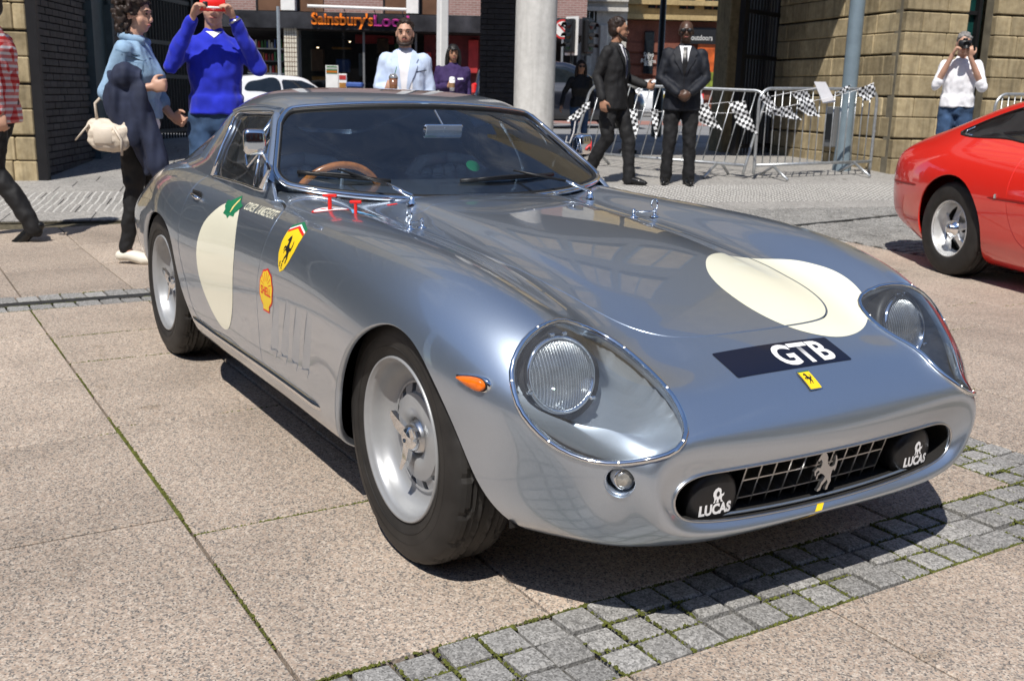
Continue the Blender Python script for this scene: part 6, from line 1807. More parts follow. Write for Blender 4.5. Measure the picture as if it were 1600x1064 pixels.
def remesh(mb, voxel, smooth=3, folds=0.0, fscale=9.0, fdir=None, seed=0.0):
    me = bpy.data.meshes.new('tmp'); me.from_pydata(mb.v, [], mb.f); me.update()
    o = bpy.data.objects.new('tmp', me); COL.objects.link(o)
    r = o.modifiers.new('r', 'REMESH'); r.mode = 'VOXEL'; r.voxel_size = voxel; r.use_smooth_shade = True
    s = o.modifiers.new('s', 'SMOOTH'); s.factor = .5; s.iterations = smooth
    dg = bpy.context.evaluated_depsgraph_get(); out = bpy.data.meshes.new_from_object(o.evaluated_get(dg), depsgraph=dg)
    bpy.data.objects.remove(o); bpy.data.meshes.remove(me)
    if folds:
        n = len(out.vertices); co = np.empty(n * 3); out.vertices.foreach_get('co', co); co = co.reshape(-1, 3)
        no = np.empty(n * 3); out.vertices.foreach_get('normal', no); no = no.reshape(-1, 3)
        sc = fdir or (1, 1, 1.6)
        d = np.array([mnoise.noise(Vector((c[0] * fscale * sc[0] + seed, c[1] * fscale * sc[1], c[2] * fscale * sc[2]))) + .5 * mnoise.noise(Vector((c[0] * fscale * 2.3, c[1] * fscale * 2.3 + seed, c[2] * fscale * 2.3 * sc[2]))) for c in co])
        co = co + no * (d * folds)[:, None]; out.vertices.foreach_set('co', co.ravel()); out.update()
    return out
def ell(mb, c, r, n=14, M=None, mi=0):
    c = Vector(c); vs = [c + (M @ Vector((0, 0, r[2])) if M else Vector((0, 0, r[2])))]; fs = []; k = n // 2
    for i in range(1, k):
        a = PI * i / k
        for j in range(n):
            b = 2 * PI * j / n; q = Vector((r[0] * math.sin(a) * math.cos(b), r[1] * math.sin(a) * math.sin(b), r[2] * math.cos(a))); vs.append(c + (M @ q if M else q))
    vs.append(c + (M @ Vector((0, 0, -r[2])) if M else Vector((0, 0, -r[2]))))
    for j in range(n): fs.append((0, 1 + j, 1 + (j + 1) % n))
    for i in range(k - 2):
        for j in range(n): fs.append((1 + i * n + j, 1 + (i + 1) * n + j, 1 + (i + 1) * n + (j + 1) % n, 1 + i * n + (j + 1) % n))
    L = len(vs) - 1
    for j in range(n): fs.append((L, 1 + (k - 2) * n + (j + 1) % n, 1 + (k - 2) * n + j))
    return mb.add(vs, fs, mi)
def limb(mb, pts, rs, n=12):
    mb.tube(pts, list(rs), n)
    for p, r in zip(pts, rs): ell(mb, p, (r * .99,) * 3, 10)
def stack(mb, rings, n=18):
    """rings: (z, half width y, half depth x, x offset, y offset)"""
    vs = []; fs = []
    for r in rings:
        z, hy, hx, ox = r[:4]; oy = r[4] if len(r) > 4 else 0
        for k in range(n):
            a = 2 * PI * k / n; ca, sa = math.cos(a), math.sin(a)
            e = .8
            vs.append(Vector((ox + hx * math.copysign(abs(ca) ** e, ca), oy + hy * math.copysign(abs(sa) ** e, sa), z)))
    for i in range(len(rings) - 1):
        for k in range(n): fs.append((i * n + k, i * n + (k + 1) % n, (i + 1) * n + (k + 1) % n, (i + 1) * n + k))
    fs.append(tuple(range(n))[::-1]); fs.append(tuple((len(rings) - 1) * n + k for k in range(n)))
    return mb.add(vs, fs)
def hand(mb, wrist, d, palm_n, side, curl=.5, L=.185):
    """palm + five fingers; d along the hand, palm_n out of the palm, side = towards the thumb"""
    d = Vector(d).normalized(); s = Vector(side); s = (s - d * s.dot(d)).normalized(); pn = Vector(palm_n); pn = (pn - d * pn.dot(d) - s * pn.dot(s)).normalized()
    w = Vector(wrist); k = L / .185
    M = Matrix((d, s, pn)).transposed()
    ell(mb, w + d * .05 * k, (.056 * k, .043 * k, .018 * k), 12, M); ell(mb, w + d * .012 * k, (.03 * k, .027 * k, .022 * k), 10, M)
    for i, (off, ln) in enumerate(((.033, .070), (.011, .080), (-.011, .074), (-.032, .058))):
        p0 = w + d * .085 * k + s * off * k; c = curl * (1 + .12 * i); dirn = d.copy(); pts = [p0 - d * .03 * k, p0]; cur = p0; ang = 0
        for seg in (.45, .32, .23):
            ang += c * .95
            dd = d * math.cos(ang) + pn * math.sin(ang); cur = cur + dd * ln * seg * k; pts.append(cur)
        mb.tube(pts, [.0095 * k, .0095 * k, .009 * k, .0082 * k, .007 * k], 8); ell(mb, pts[-1], (.007 * k,) * 3, 8)
    t0 = w + d * .025 * k + s * .030 * k; t1 = t0 + (d * .5 + s * .75 + pn * .25).normalized() * .036 * k; t2 = t1 + (d * .85 + s * .25 + pn * (.3 + curl * .4)).normalized() * .032 * k; t3 = t2 + (d * .9 - s * .1 + pn * (.3 + curl * .5)).normalized() * .024 * k
    mb.tube([t0, t1, t2, t3], [.014 * k, .012 * k, .0105 * k, .008 * k], 8); ell(mb, t3, (.008 * k,) * 3, 8)
def head(mb, c, yaw=0.0, pitch=0.0, fat=1.0):
    """face towards +x turned by yaw; returns the head matrix"""
    R = Matrix.Rotation(yaw, 3, 'Z') @ Matrix.Rotation(pitch, 3, 'Y'); c = Vector(c); P = lambda x, y, z: c + R @ Vector((x, y, z))
    ell(mb, P(-.012, 0, .030), (.098, .076 * fat, .092), 18, R)
    ell(mb, P(.022, 0, -.030), (.066, .061 * fat, .078), 16, R)
    ell(mb, P(.045, 0, -.078), (.036, .036 * fat, .028), 12, R)
    for s in (-1, 1):
        ell(mb, P(.045, s * .040 * fat, -.028), (.026, .022, .028), 10, R)
        ell(mb, P(-.012, s * .077 * fat, -.005), (.020, .010, .032), 10, R)
    mb.tube([P(.082, 0, .022), P(.098, 0, -.008), P(.106, 0, -.024)], [.008, .011, .014], 8); ell(mb, P(.098, 0, -.027), (.016, .019, .012), 10, R)
    ell(mb, P(.076, 0, .034), (.020, .055, .014), 12, R)
    ell(mb, P(.080, 0, -.056), (.015, .026, .013), 10, R)
    return R
def face_bits(par, c, R, brow, glasses=None):
    c = Vector(c); P = lambda x, y, z: c + R @ Vector((x, y, z))
    if glasses:
        mb = MB()
        for s in (-1, 1): ell(mb, P(.092, s * .034, .014), (.010, .029, .021), 12, R); mb.tube([P(.088, s * .060, .02), P(-.01, s * .080, .012)], .004, 5)
        mb.tube([P(.10, -.01, .018), P(.10, .01, .018)], .004, 5); mb.build('sunglasses', M_BLACKP, par, smooth=True)
    else:
        for s in (-1, 1):
            mb = MB(); ell(mb, P(.0855, s * .033, .013), (.006, .013, .007), 10, R); mb.build('eye', M_EYE, par, smooth=True)
            mb = MB(); mb.tube([P(.088, s * .014, .032), P(.090, s * .034, .036), P(.078, s * .054, .030)], [.0035, .0045, .003], 6); mb.build('eyebrow', brow, par, smooth=True)
    mb = MB(); mb.tube([P(.088, -.023, -.055), P(.0955, 0, -.053), P(.088, .023, -.055)], [.003, .0062, .003], 8); mb.build('mouth', M_LIP, par, smooth=True)
def hair_cap(par, c, R, mat, kind='short', seed=1):
    c = Vector(c); P = lambda x, y, z: c + R @ Vector((x, y, z)); r3 = random.Random(seed); mb = MB()
    if kind == 'short':
        ell(mb, P(-.022, 0, .046), (.097, .081, .088), 18, R); ell(mb, P(-.045, 0, .0), (.070, .079, .075), 16, R)
        for k in range(60):
            a = r3.uniform(0, 6.28); b = r3.uniform(.05, 1.25); q = Vector((-.02 + .097 * math.sin(b) * math.cos(a), .081 * math.sin(b) * math.sin(a), .046 + .088 * math.cos(b)))
            if q.x > .05 and q.z < .085: continue
            ell(mb, P(*q), (.020, .016, .012), 6, R)
        me = remesh(mb, .008, 2, .003, 60)
    elif kind == 'curly':
        ell(mb, P(-.03, 0, .045), (.105, .095, .10), 16, R); ell(mb, P(-.06, 0, -.02), (.075, .10, .10), 14, R)
        for k in range(230):
            a = r3.uniform(0, 6.28); b = r3.uniform(0, 1.9); q = Vector((-.035 + .118 * math.sin(b) * math.cos(a), .112 * math.sin(b) * math.sin(a), .040 + .115 * math.cos(b)))
            if q.x > .035 and q.z < .075: continue
            if q.z < -.02: q.x = min(q.x, -.02)
            s = r3.uniform(.010, .019); ell(mb, P(*q), (s, s, s), 6)
        for k in range(60):
            q = Vector((r3.uniform(-.12, -.01), r3.choice((-1, 1)) * r3.uniform(.05, .10), r3.uniform(-.12, .02))); s = r3.uniform(.010, .018); ell(mb, P(*q), (s, s, s * 1.4), 6)
        me = remesh(mb, .0075, 1, .004, 70)
    elif kind == 'long':
        ell(mb, P(-.022, 0, .046), (.100, .086, .094), 18, R)
        for s in (-1, 1): mb.tube([P(.02, s * .070, .06), P(.005, s * .085, -.03), P(-.02, s * .088, -.14), P(-.03, s * .08, -.24)], [.026, .032, .034, .02], 10)
        mb.tube([P(-.06, 0, .03), P(-.09, 0, -.06), P(-.09, 0, -.16), P(-.085, 0, -.26)], [.07, .075, .07, .04], 12)
        if seed % 2 == 0: mb.tube([P(.085, -.045, .058), P(.098, 0, .056), P(.085, .045, .058)], [.014, .018, .014], 8)
        me = remesh(mb, .009, 2, .004, 40, (1, 1, .35))
    me.materials.append(mat); return link(bpy.data.objects.new('hair', me), par)

def person(label, loc, heading, H=1.78, skin=M_SKIN, top=None, top_kind='shirt', legs=M_JEANS, shoe=M_BLKSHOE, hair=('short', M_HAIRB), sh=(-1, 1), arms=None, feet=((.02, .10, 0), (.02, -.10, 0)), knees=None,
           yaw=0.0, pitch=0.0, lean=0.0, vox=.009, sleeve=1.0, fem=False, glasses=None, beard=None, hem=.86, wide=1.0, hands=None, trouser_r=1.0, seed=1, group=None, shoe_h=.0):
    """arms: dict side -> (elbow, wrist, hand dir, palm normal, thumb side, curl) in the local frame (x ahead, y to the left, metres at 1.78 m)"""
    k = H / 1.78
    T = thing('person', label, 'person', loc, math.atan2(heading[1], heading[0]), group); T.scale = (k, k, k)
    hipz = .93; W = .170 * wide if not fem else .158 * wide
    shz = 1.395; lx = lean
    hips = {s: Vector((0, s * .092, hipz - .02)) for s in (-1, 1)}
    ft = {1: Vector(feet[0]), -1: Vector(feet[1])}
    body = MB(); tr = MB(); tp = MB()
    # legs
    for s in (-1, 1):
        f = ft[s]; an = Vector((f.x, f.y, f.z + .085)); kn = Vector(knees[s]) if knees and s in knees else (hips[s] + an) / 2 + Vector((.03, 0, .01))
        limb(body, [hips[s], hips[s].lerp(kn, .5), kn, kn.lerp(an, .4), an], [.078, .070, .050, .048, .034])
        q = trouser_r
        if q > .95: limb(tr, [hips[s] + Vector((0, 0, .02)), hips[s].lerp(kn, .5), kn, kn.lerp(an, .5), an + Vector((0, 0, -.035))], [.098 * q, .094 * q, .074 * q, .070 * q, .066 * q])
        else: limb(tr, [hips[s] + Vector((0, 0, .02)), hips[s].lerp(kn, .5), kn, kn.lerp(an, .35), an + Vector((0, 0, .0))], [.094, .088, .061, .060, .042])
        fd = Vector((1, s * .12, 0)) if not hands or 'foot' not in hands else Vector(hands['foot'][s])
        fd = fd.normalized(); heel = an - fd * .045 + Vector((0, 0, -.045)); ball = an + fd * .125 + Vector((0, 0, -.052 + (f.z * -1.0 if f.z > .02 else 0))); toe = ball + fd * .062 + Vector((0, 0, -.006))
        limb(body, [an, an.lerp(ball, .5) + Vector((0, 0, -.02)), ball, toe], [.036, .034, .028, .020])
        sb = MB(); lo = Vector((0, 0, -.0))
        sb.tube([heel + Vector((0, 0, .012)), heel.lerp(ball, .35) + Vector((0, 0, .022)), heel.lerp(ball, .75) + Vector((0, 0, .010)), ball, toe], [.036, .043, .046, .047, .028], 12, flat=.92)
        ell(sb, toe + fd * .0, (.030, .03, .022), 10); ell(sb, heel + Vector((0, 0, .012)), (.036,) * 3, 10)
        if shoe_h: sb.tube([an + Vector((0, 0, .02)), an + Vector((0, 0, -.04))], [.045, .05], 10)
        me = remesh(sb, .009, 2); me.materials.append(shoe)
        for v in me.vertices:
            if f.z < .02: v.co.z = max(v.co.z, f.z + .001)
        o = bpy.data.objects.new('shoe', me); link(o, T)
    stack(tr, [(hipz - .09, .155, .105, 0), (hipz - .02, .172, .118, -.008), (hipz + .06, .162, .112, 0), (hipz + .13, .150 if not fem else .138, .102, 0)])
    stack(body, [(hipz - .08, .135, .085, 0), (hipz, .145, .09, 0), (1.08, .12 if not fem else .11, .08, lx * .3), (1.25, .135, .09, lx * .7), (1.35, .135, .085, lx), (1.43, .095, .065, lx), (1.48, .055, .055, lx + .005)])
    nk = Vector((lx, 0, 1.46)); hc = Vector((lx + .03, 0, 1.622)); 
    limb(body, [nk, hc + Vector((-.015, 0, -.07))], [.060, .054])
    R = head(body, hc, yaw, pitch)
    # torso garment
    e = .016 if top_kind == 'shirt' else .028
    bz = hem
    rings = [(bz, .172 * wide + e, .118 + e, .0), (bz + .12, .166 * wide + e, .112 + e, 0), (1.08, (.150 if not fem else .132) * wide + e, .105 + e, lx * .3), (1.22, .165 * wide + e, .118 + e, lx * .7), (1.33, .178 * wide + e * .7, .115 + e * .8, lx), (1.40, .165 * wide + e * .3, .092 + e * .5, lx), (1.44, .120 * wide, .078 + e * .3, lx), (1.475, .072, .066 + e * .2, lx), (1.50, .060, .060, lx + .003)]
    if fem: rings[3] = (1.24, .158 * wide + e, .135 + e, lx * .7 + .02)
    stack(tp, rings)
    for s in (-1, 1):
        S_ = Vector((lx, s * W, shz))
        el, wr, hd, pn, th, cu = arms[s]
        el, wr = Vector(el), Vector(wr)
        limb(body, [S_, S_.lerp(el, .5), el, el.lerp(wr, .45), wr], [.050, .045, .037, .036, .026]); ell(body, S_, (.052, .05, .052))
        hand(body, wr, hd, pn, th, cu)
        if sleeve >= 1: limb(tp, [S_, S_.lerp(el, .5), el, el.lerp(wr, .5), wr - (wr - el).normalized() * .015], [.056 + e * .45, .052 + e * .4, .046 + e * .4, .042 + e * .4, .036 + e * .3])
        else:
            m_ = el.lerp(wr, sleeve - .5) if sleeve > .5 else S_.lerp(el, sleeve * 2)
            limb(tp, [S_, S_.lerp(el, .5), el, m_], [.056 + e * .45, .054 + e * .4, .050 + e * .4, .048 + e * .4])
        ell(tp, S_ + Vector((0, -s * .03, .005)), (.062, .075, .050))
    me = remesh(body, vox, 2); me.materials.append(skin); B_ = link(bpy.data.objects.new('body', me), T)
    me = remesh(tr, .011, 3, .013, 11, (1, 1, .9), seed); me.materials.append(legs); link(bpy.data.objects.new('trousers' if not fem or trouser_r > .95 else 'leggings', me), T)
    me = remesh(tp, .0105, 3, .014 if top_kind == 'shirt' else .011, 11, (1, 1, .7), seed + 3.3); me.materials.append(top); TO = link(bpy.data.objects.new('jacket' if top_kind == 'jacket' else 'shirt', me), T)
    if hair: hair_cap(T, hc, R, hair[1], hair[0], seed)
    face_bits(T, hc, R, hair[1] if hair else M_HAIRK, glasses)
    if beard:
        mb = MB(); c = hc; P = lambda x, y, z: c + R @ Vector((x, y, z))
        mb.tube([P(-.01, -.066, -.03), P(.03, -.060, -.075), P(.075, -.03, -.097), P(.085, 0, -.100), P(.075, .03, -.097), P(.03, .060, -.075), P(-.01, .066, -.03)], [.014, .018, .020, .020, .020, .018, .014], 8)
        mb.tube([P(.083, -.028, -.045), P(.097, 0, -.040), P(.083, .028, -.045)], [.006, .007, .006], 6)
        me = remesh(mb, .006, 2); me.materials.append(beard); link(bpy.data.objects.new('beard', me), T)
    T['_'] = 0; del T['_']
    return T, TO, hc, R
def front_art(TO, poly, mat, name, off=.004, back=False):
    """flat piece laid on the front of a garment; poly in (y, z)"""
    s = Surf([tuple(v.co) for v in TO.data.vertices], [(0, 0, 1)] * len(TO.data.vertices), [tuple(p.vertices) for p in TO.data.polygons]); bvt = bvh_of(s)
    v, f = fill2d([poly], .03)
    return wrap(v, f, Matrix(((0, 0, 1, .4), (1, 0, 0, 0), (0, 1, 0, 0), (0, 0, 0, 1))), (-1, 0, 0), bvt, off, name, mat, TO.parent)
def tocam(p, turn=0.0):
    d = Vector((CAM.x - p.x, CAM.y - p.y, 0)).normalized(); return Matrix.Rotation(rad(turn), 3, 'Z') @ d
RIGHT = GR; LEFT = -GR
DOWN = lambda s, x=0.0, out=.05: (Vector((x - .02, s * (.215 + out * .2), 1.14)), Vector((x + .05, s * (.225 + out * .2), .89)), (0.12, 0, -1), (0, -s, 0), (1, 0, 0), .35)

def lapels(TO, mat, low=1.12, w=.055):
    for s in (-1, 1):
        front_art(TO, [(s * w, 1.478), (s * (w + .035), 1.455), (s * (w + .062), 1.40), (s * (w + .045), 1.36), (s * (w + .058), 1.345), (s * .012, low)], mat, 'lapel', .013)
# man in the red checked shirt, cut by the left edge, walking left
p = at_depth(-4, 7.75)
T, TO, hc, R = person('man in red checked shirt and black trousers walking out at the left edge', p, LEFT, 1.84, top=M_CHECK, legs=M_LEGG, hem=.84, seed=2,
    arms={1: (Vector((-.10, .25, 1.16)), Vector((-.13, .25, .915)), (-.05, 0, -1), (0, -1, 0), (1, 0, 0), .55), -1: (Vector((.12, -.25, 1.16)), Vector((.25, -.2, .95)), (.3, 0, -1), (0, 1, 0), (1, 0, 0), .5)},
    feet=((-.22, .08, .05), (.35, -.08, 0)), knees={1: Vector((.02, .09, .50)), -1: Vector((.22, -.09, .50))}, hands={'foot': {1: (1, 0, -.35), -1: (1, 0, 0)}}, vox=.008, sleeve=1.0)
# woman in the denim jacket, profile to the right
p = at_depth(213, 6.95)
WOM, WTO, hc, R = person('woman in pale denim jacket and black leggings holding a navy coat and beige bag', p, RIGHT, 1.76, top=M_DENIM, legs=M_LEGG, shoe=M_CREAMSH, hair=('curly', M_HAIRB), fem=True, trouser_r=.9, hem=.96, seed=4, wide=1.06,
    arms={-1: (Vector((-.10, -.25, 1.13)), Vector((.17, -.22, 1.17)), (1, .1, .15), (0, 1, 0), (0, 0, 1), 1.0), 1: (Vector((.02, .26, 1.15)), Vector((.16, .2, .98)), (1, 0, -.4), (0, -1, 0), (0, 0, 1), .7)},
    feet=((.04, .07, 0), (-.10, -.08, 0)), yaw=rad(-6), pitch=rad(4), vox=.008, sleeve=.98, top_kind='jacket')
def side_art_p(TO, polys, mat, name, off=.003):
    sf = Surf([tuple(v.co) for v in TO.data.vertices], [(0, 0, 1)] * len(TO.data.vertices), [tuple(p.vertices) for p in TO.data.polygons]); bvt = bvh_of(sf)
    for poly in polys:
        v, f = fill2d([poly], .03); wrap(v, f, Matrix(((1, 0, 0, 0), (0, 0, -1, -.5), (0, 1, 0, 0), (0, 0, 0, 1))), (0, 1, 0), bvt, off, name, mat, TO.parent)
M_DENIMD = pmat('denim_seam', (.13, .22, .33), .9, 0, var=.2)
side_art_p(WTO, [[(.03, 1.33), (.115, 1.315), (.115, 1.27), (.07, 1.255), (.03, 1.275)]], M_DENIMD, 'pocket_flap', .004)
side_art_p(WTO, [[(.035, 1.326), (.11, 1.312), (.11, 1.275), (.07, 1.262), (.035, 1.28)]], M_DENIM, 'pocket_face', .006)
side_art_p(WTO, [[(-.03, 1.40), (.13, 1.36), (.13, 1.352), (-.03, 1.392)], [(.115, 1.40), (.121, 1.40), (.10, 1.0), (.094, 1.0)]], M_DENIMD, 'seam', .003)
mb = MB(); mb.tube([(.085 * math.cos(a) + .01, .085 * math.sin(a), 1.475 + .022 * math.cos(a + PI)) for a in np.linspace(.5, 5.78, 22)], .019, 8, flat=1.3); mb.build('collar', M_DENIM, WOM, smooth=True)
mb = MB(); stack(mb, [(.885, .175, .122, 0), (.93, .182, .130, 0), (.99, .168, .122, 0)]); me = remesh(mb, .012, 2, .006); me.materials.append(M_SHIRTW); link(bpy.data.objects.new('undershirt', me), WOM)
# the navy coat over her forearm, the bag at her hip (held things stay top-level)
def held(name, label, cat, T, parts, group=None):
    H_ = thing(name, label, cat, tuple(T.location), T.rotation_euler.z, group); H_.scale = T.scale
    for nm, me, mt in parts:
        if isinstance(me, MB): o = me.build(nm, mt, H_, smooth=True)
        else: me.materials.append(mt); link(bpy.data.objects.new(nm, me), H_)
    return H_
mb = MB(); mb.tube([(-.06, -.25, 1.20), (.04, -.26, 1.235), (.13, -.24, 1.225)], [.07, .09, .06], 12)
for x, z, r in ((-.03, 1.08, .085), (.04, 1.02, .105), (.11, 1.08, .08), (.06, .93, .07)): ell(mb, (x, -.285, z), (r, .045, .15))
mb.tube([(.10, -.27, 1.12), (.16, -.26, .92), (.21, -.25, .68), (.25, -.24, .56)], [.05, .062, .07, .05], 12)
mb.tube([(.05, -.23, 1.05), (.10, -.20, .80), (.14, -.18, .62)], [.06, .07, .05], 12)
coat = remesh(mb, .009, 2, .018, 9, (2.4, 1, .4))
held('coat', 'navy coat folded over the forearm of the woman in denim', 'coat', WOM, [('cloth', coat, M_NAVYJ)])
mb = MB(); mb.bbox((-.085, -.27, .865), (.26, .12, .20), .05); ell(mb, (-.08, -.29, .85), (.15, .07, .10)); ell(mb, (-.19, -.27, .91), (.045, .05, .06)); ell(mb, (.03, -.28, .90), (.05, .05, .07))
bag = remesh(mb, .009, 2, .011, 13)
st = MB(); st.tube([(-.16, -.28, .95), (-.17, -.27, 1.06), (-.07, -.27, 1.16), (.0, -.26, 1.09), (.03, -.28, .95)], .010, 6)
fl = MB(); fl.tube([(-.20, -.32, .93), (-.25, -.33, .87), (-.29, -.32, .83)], [.018, .014, .012], 6, flat=.4)
f2 = MB(); f2.tube([(-.03, -.35, .92), (.02, -.36, .84), (.015, -.36, .74)], [.016, .015, .012], 6, flat=.4)
pk = MB(); pk.bbox((-.10, -.345, .86), (.13, .03, .11), .012)
held('handbag', 'cream leather handbag with loose straps at the hip of the woman in denim', 'handbag', WOM, [('bag_body', bag, M_BEIGE), ('strap', st, M_BEIGE), ('loose_strap', fl, M_BEIGE), ('loose_strap', f2, M_BEIGE), ('pocket', pk, M_BEIGE)])
# man in royal blue, photographing with a red phone
p = at_depth(338, 7.25)
BLU, TO, hc, R = person('man in royal blue sweater and jeans taking a picture with a red phone', p, tocam(p), 1.84, top=M_BLUEK, legs=M_JEANS, seed=6, wide=.97, hem=.95, yaw=0, pitch=rad(6),
    arms={1: (Vector((.13, .275, 1.25)), Vector((.25, .125, 1.545)), (.25, -.35, .9), (-.3, -1, .1), (0, -.5, 1), .75), -1: (Vector((.13, -.275, 1.25)), Vector((.25, -.125, 1.545)), (.25, .35, .9), (-.3, 1, .1), (0, .5, 1), .75)}, feet=((.0, .13, 0), (.0, -.13, 0)), vox=.0075)
ph = MB(); ph.bbox((.285, 0, 1.625), (.012, .155, .078), .005); ln = MB(); ln.bbox((.293, -.045, 1.628), (.004, .03, .03), .002)
sw = MB(); sw.bbox((.2915, .005, 1.610), (.002, .085, .012), .0008)
held('phone', 'red phone held up in both hands by the man in blue', 'phone', BLU, [('phone_body', ph, M_REDPL), ('camera_lens', ln, M_BLACKP), ('printed_swoosh', sw, M_WHITE)])
wt = MB(); wt.tube([(.25 + .033 * math.cos(a), .13 + .033 * math.sin(a) * .9, 1.535 + .018 * math.sin(a)) for a in np.linspace(0, 6.28, 14, endpoint=False)], .008, 6, closed=True)
held('wristwatch', 'steel wristwatch on the left wrist of the man in blue', 'watch', BLU, [('bracelet', wt, M_STEEL)])
front_art(TO, [(-.05, 1.475), (.05, 1.475), (.0, 1.435)], M_SHIRTW, 'collar', .004)
# man in the pale blazer with an iced coffee
p = at_depth(633, 9.6)
BLZ, TO, hc, R = person('man in pale blue blazer and white shirt holding an iced coffee behind the car roof', p, tocam(p, -4), 1.74, top=M_BLAZER, top_kind='jacket', legs=M_JEANS, seed=8, wide=1.0, hem=.84, beard=M_HAIRB,
    arms={-1: (Vector((.03, -.235, 1.13)), Vector((.20, -.16, 1.13)), (.75, .5, .25), (.3, 1, 0), (0, 0, 1), .95), 1: DOWN(1)}, vox=.009)
front_art(TO, [(-.062, 1.47), (.062, 1.47), (.075, 1.2), (.08, .85), (-.06, .85), (-.07, 1.2)], M_SHIRTW, 'shirt_front', .006)
lapels(TO, M_BLAZER, 1.05, .062)
front_art(TO, [(.11, 1.29), (.20, 1.31), (.20, 1.302), (.11, 1.282)], M_NAVYJ, 'breast_pocket', .004)
def cup(T, label, c, body, lid, straw=None, hgt=.14, r=.038):
    b = MB(); b.lathe([(0, 0), (r * .75, 0), (r, hgt), (0, hgt)], 18, Matrix.Translation(c)); l = MB(); l.lathe([(r * 1.05, 0), (r * 1.0, .012), (r * .7, .035), (0, .04)], 18, Matrix.Translation(Vector(c) + Vector((0, 0, hgt))))
    P_ = [('cup_body', b, body), ('lid', l, lid)]
    if straw: s_ = MB(); s_.tube([Vector(c) + Vector((0, 0, hgt)), Vector(c) + Vector((-.01, .03, hgt + .10))], .004, 6); P_.append(('straw', s_, straw))
    else: s_ = MB(); s_.lathe([(r * .86, hgt * .3), (r * .97, hgt * .7)], 18, Matrix.Translation(c)); P_.append(('sleeve', s_, pmat('brown_card', (.30, .18, .09), .8)))
    return held('drink_cup', label, 'cup', T, P_)
cup(BLZ, 'iced coffee cup with dome lid and green straw held by the man in the blazer', (.275, -.085, 1.075), pmat('iced_coffee', (.20, .09, .045), .2, 0, coat=.8), M_CLEARLENS, M_GREENP, .15, .042)
# dark-haired woman with the white cup
p = at_depth(707, 13.2)
PUR, TO, hc, R = person('dark haired woman in dark purple holding a white paper cup in the shade', p, tocam(p, 8), 1.52, skin=M_SKIN_T, top=M_PURPLE, legs=M_LEGG, hair=('long', M_HAIRK), fem=True, seed=10, wide=1.25, hem=.9,
    arms={-1: (Vector((.02, -.25, 1.14)), Vector((.20, -.10, 1.16)), (.7, .5, .3), (.2, 1, 0), (0, 0, 1), .9), 1: DOWN(1)}, vox=.011)
cup(PUR, 'white paper coffee cup with brown sleeve held by the dark haired woman', (.265, -.045, 1.10), M_SHIRTW, M_SHIRTW, None, .16, .043)
front_art(TO, [(.05, 1.28), (.13, 1.285), (.13, 1.262), (.05, 1.257)], M_SHIRTW, 'name_badge', .006)
# woman in sunglasses by the column
p = at_depth(906, 15.2)
person('woman in black top and sunglasses with long dark hair beside the round column', p, tocam(p, 12), 1.36, skin=M_SKIN_T, top=M_LEGG, legs=M_JEANS, hair=('long', M_HAIRB), fem=True, trouser_r=.9, glasses=True, seed=11, hem=.9,
    arms={-1: (Vector((-.02, -.29, 1.17)), Vector((.08, -.36, .93)), (.2, -.3, -1), (0, 1, 0), (1, 0, 0), .4), 1: DOWN(1)}, vox=.011)
# two men in suits
p = at_depth(958, 12.0)
W1, TO, hc, R = person('man in charcoal suit and white shirt walking right, looking away', p, Matrix.Rotation(rad(-32), 3, 'Z') @ RIGHT, 1.86, skin=M_SKIN_T, top=M_SUIT, top_kind='jacket', legs=M_SUIT, hair=('short', M_HAIRB), seed=12, wide=1.04, hem=.80, yaw=rad(34), beard=M_HAIRB,
    arms={-1: (Vector((-.08, -.245, 1.14)), Vector((.03, -.30, .90)), (.12, 0, -1), (0, 1, 0), (1, 0, 0), .5), 1: (Vector((.02, .26, 1.14)), Vector((.26, .26, 1.06)), (1, .1, -.1), (0, -1, 0), (0, 0, 1), .9)},
    feet=((.20, .08, 0), (-.25, -.10, 0)), knees={1: Vector((.16, .09, .50)), -1: Vector((.0, -.10, .50))}, vox=.010)
lapels(TO, M_SUIT); front_art(TO, [(-.055, 1.475), (.055, 1.475), (.0, 1.12)], M_SHIRTW, 'shirt_front', .007); front_art(TO, [(-.018, 1.45), (.018, 1.45), (.026, 1.2), (0, 1.13), (-.022, 1.2)], M_NAVYJ, 'tie', .011)
p = at_depth(1066, 12.1)
W2, TO, hc, R = person('man in blue black suit standing with hands crossed in front, bald, wearing sunglasses', p, tocam(p, 3), 1.86, skin=M_SKIN_D, top=M_SUITB, top_kind='jacket', legs=M_SUIT, hair=None, seed=13, wide=1.04, hem=.80, glasses=True,
    arms={-1: (Vector((.03, -.245, 1.14)), Vector((.20, -.055, .98)), (.35, .7, -.45), (-.5, .6, 0), (0, .3, 1), .6), 1: (Vector((.03, .245, 1.14)), Vector((.215, .075, .985)), (.3, -.75, -.45), (-.5, -.6, 0), (0, -.3, 1), .6)}, feet=((.0, .12, 0), (.0, -.13, 0)), vox=.010)
lapels(TO, M_SUITB, 1.17, .06); front_art(TO, [(-.06, 1.475), (.06, 1.475), (.0, 1.17)], M_SHIRTW, 'shirt_front', .007); front_art(TO, [(-.02, 1.46), (.02, 1.46), (.028, 1.24), (0, 1.17), (-.024, 1.24)], M_BLACKP, 'tie', .011)
front_art(TO, [(-.002, 1.17), (.002, 1.17), (.01, .82), (.004, .82)], M_BLACKP, 'jacket_opening', .004)
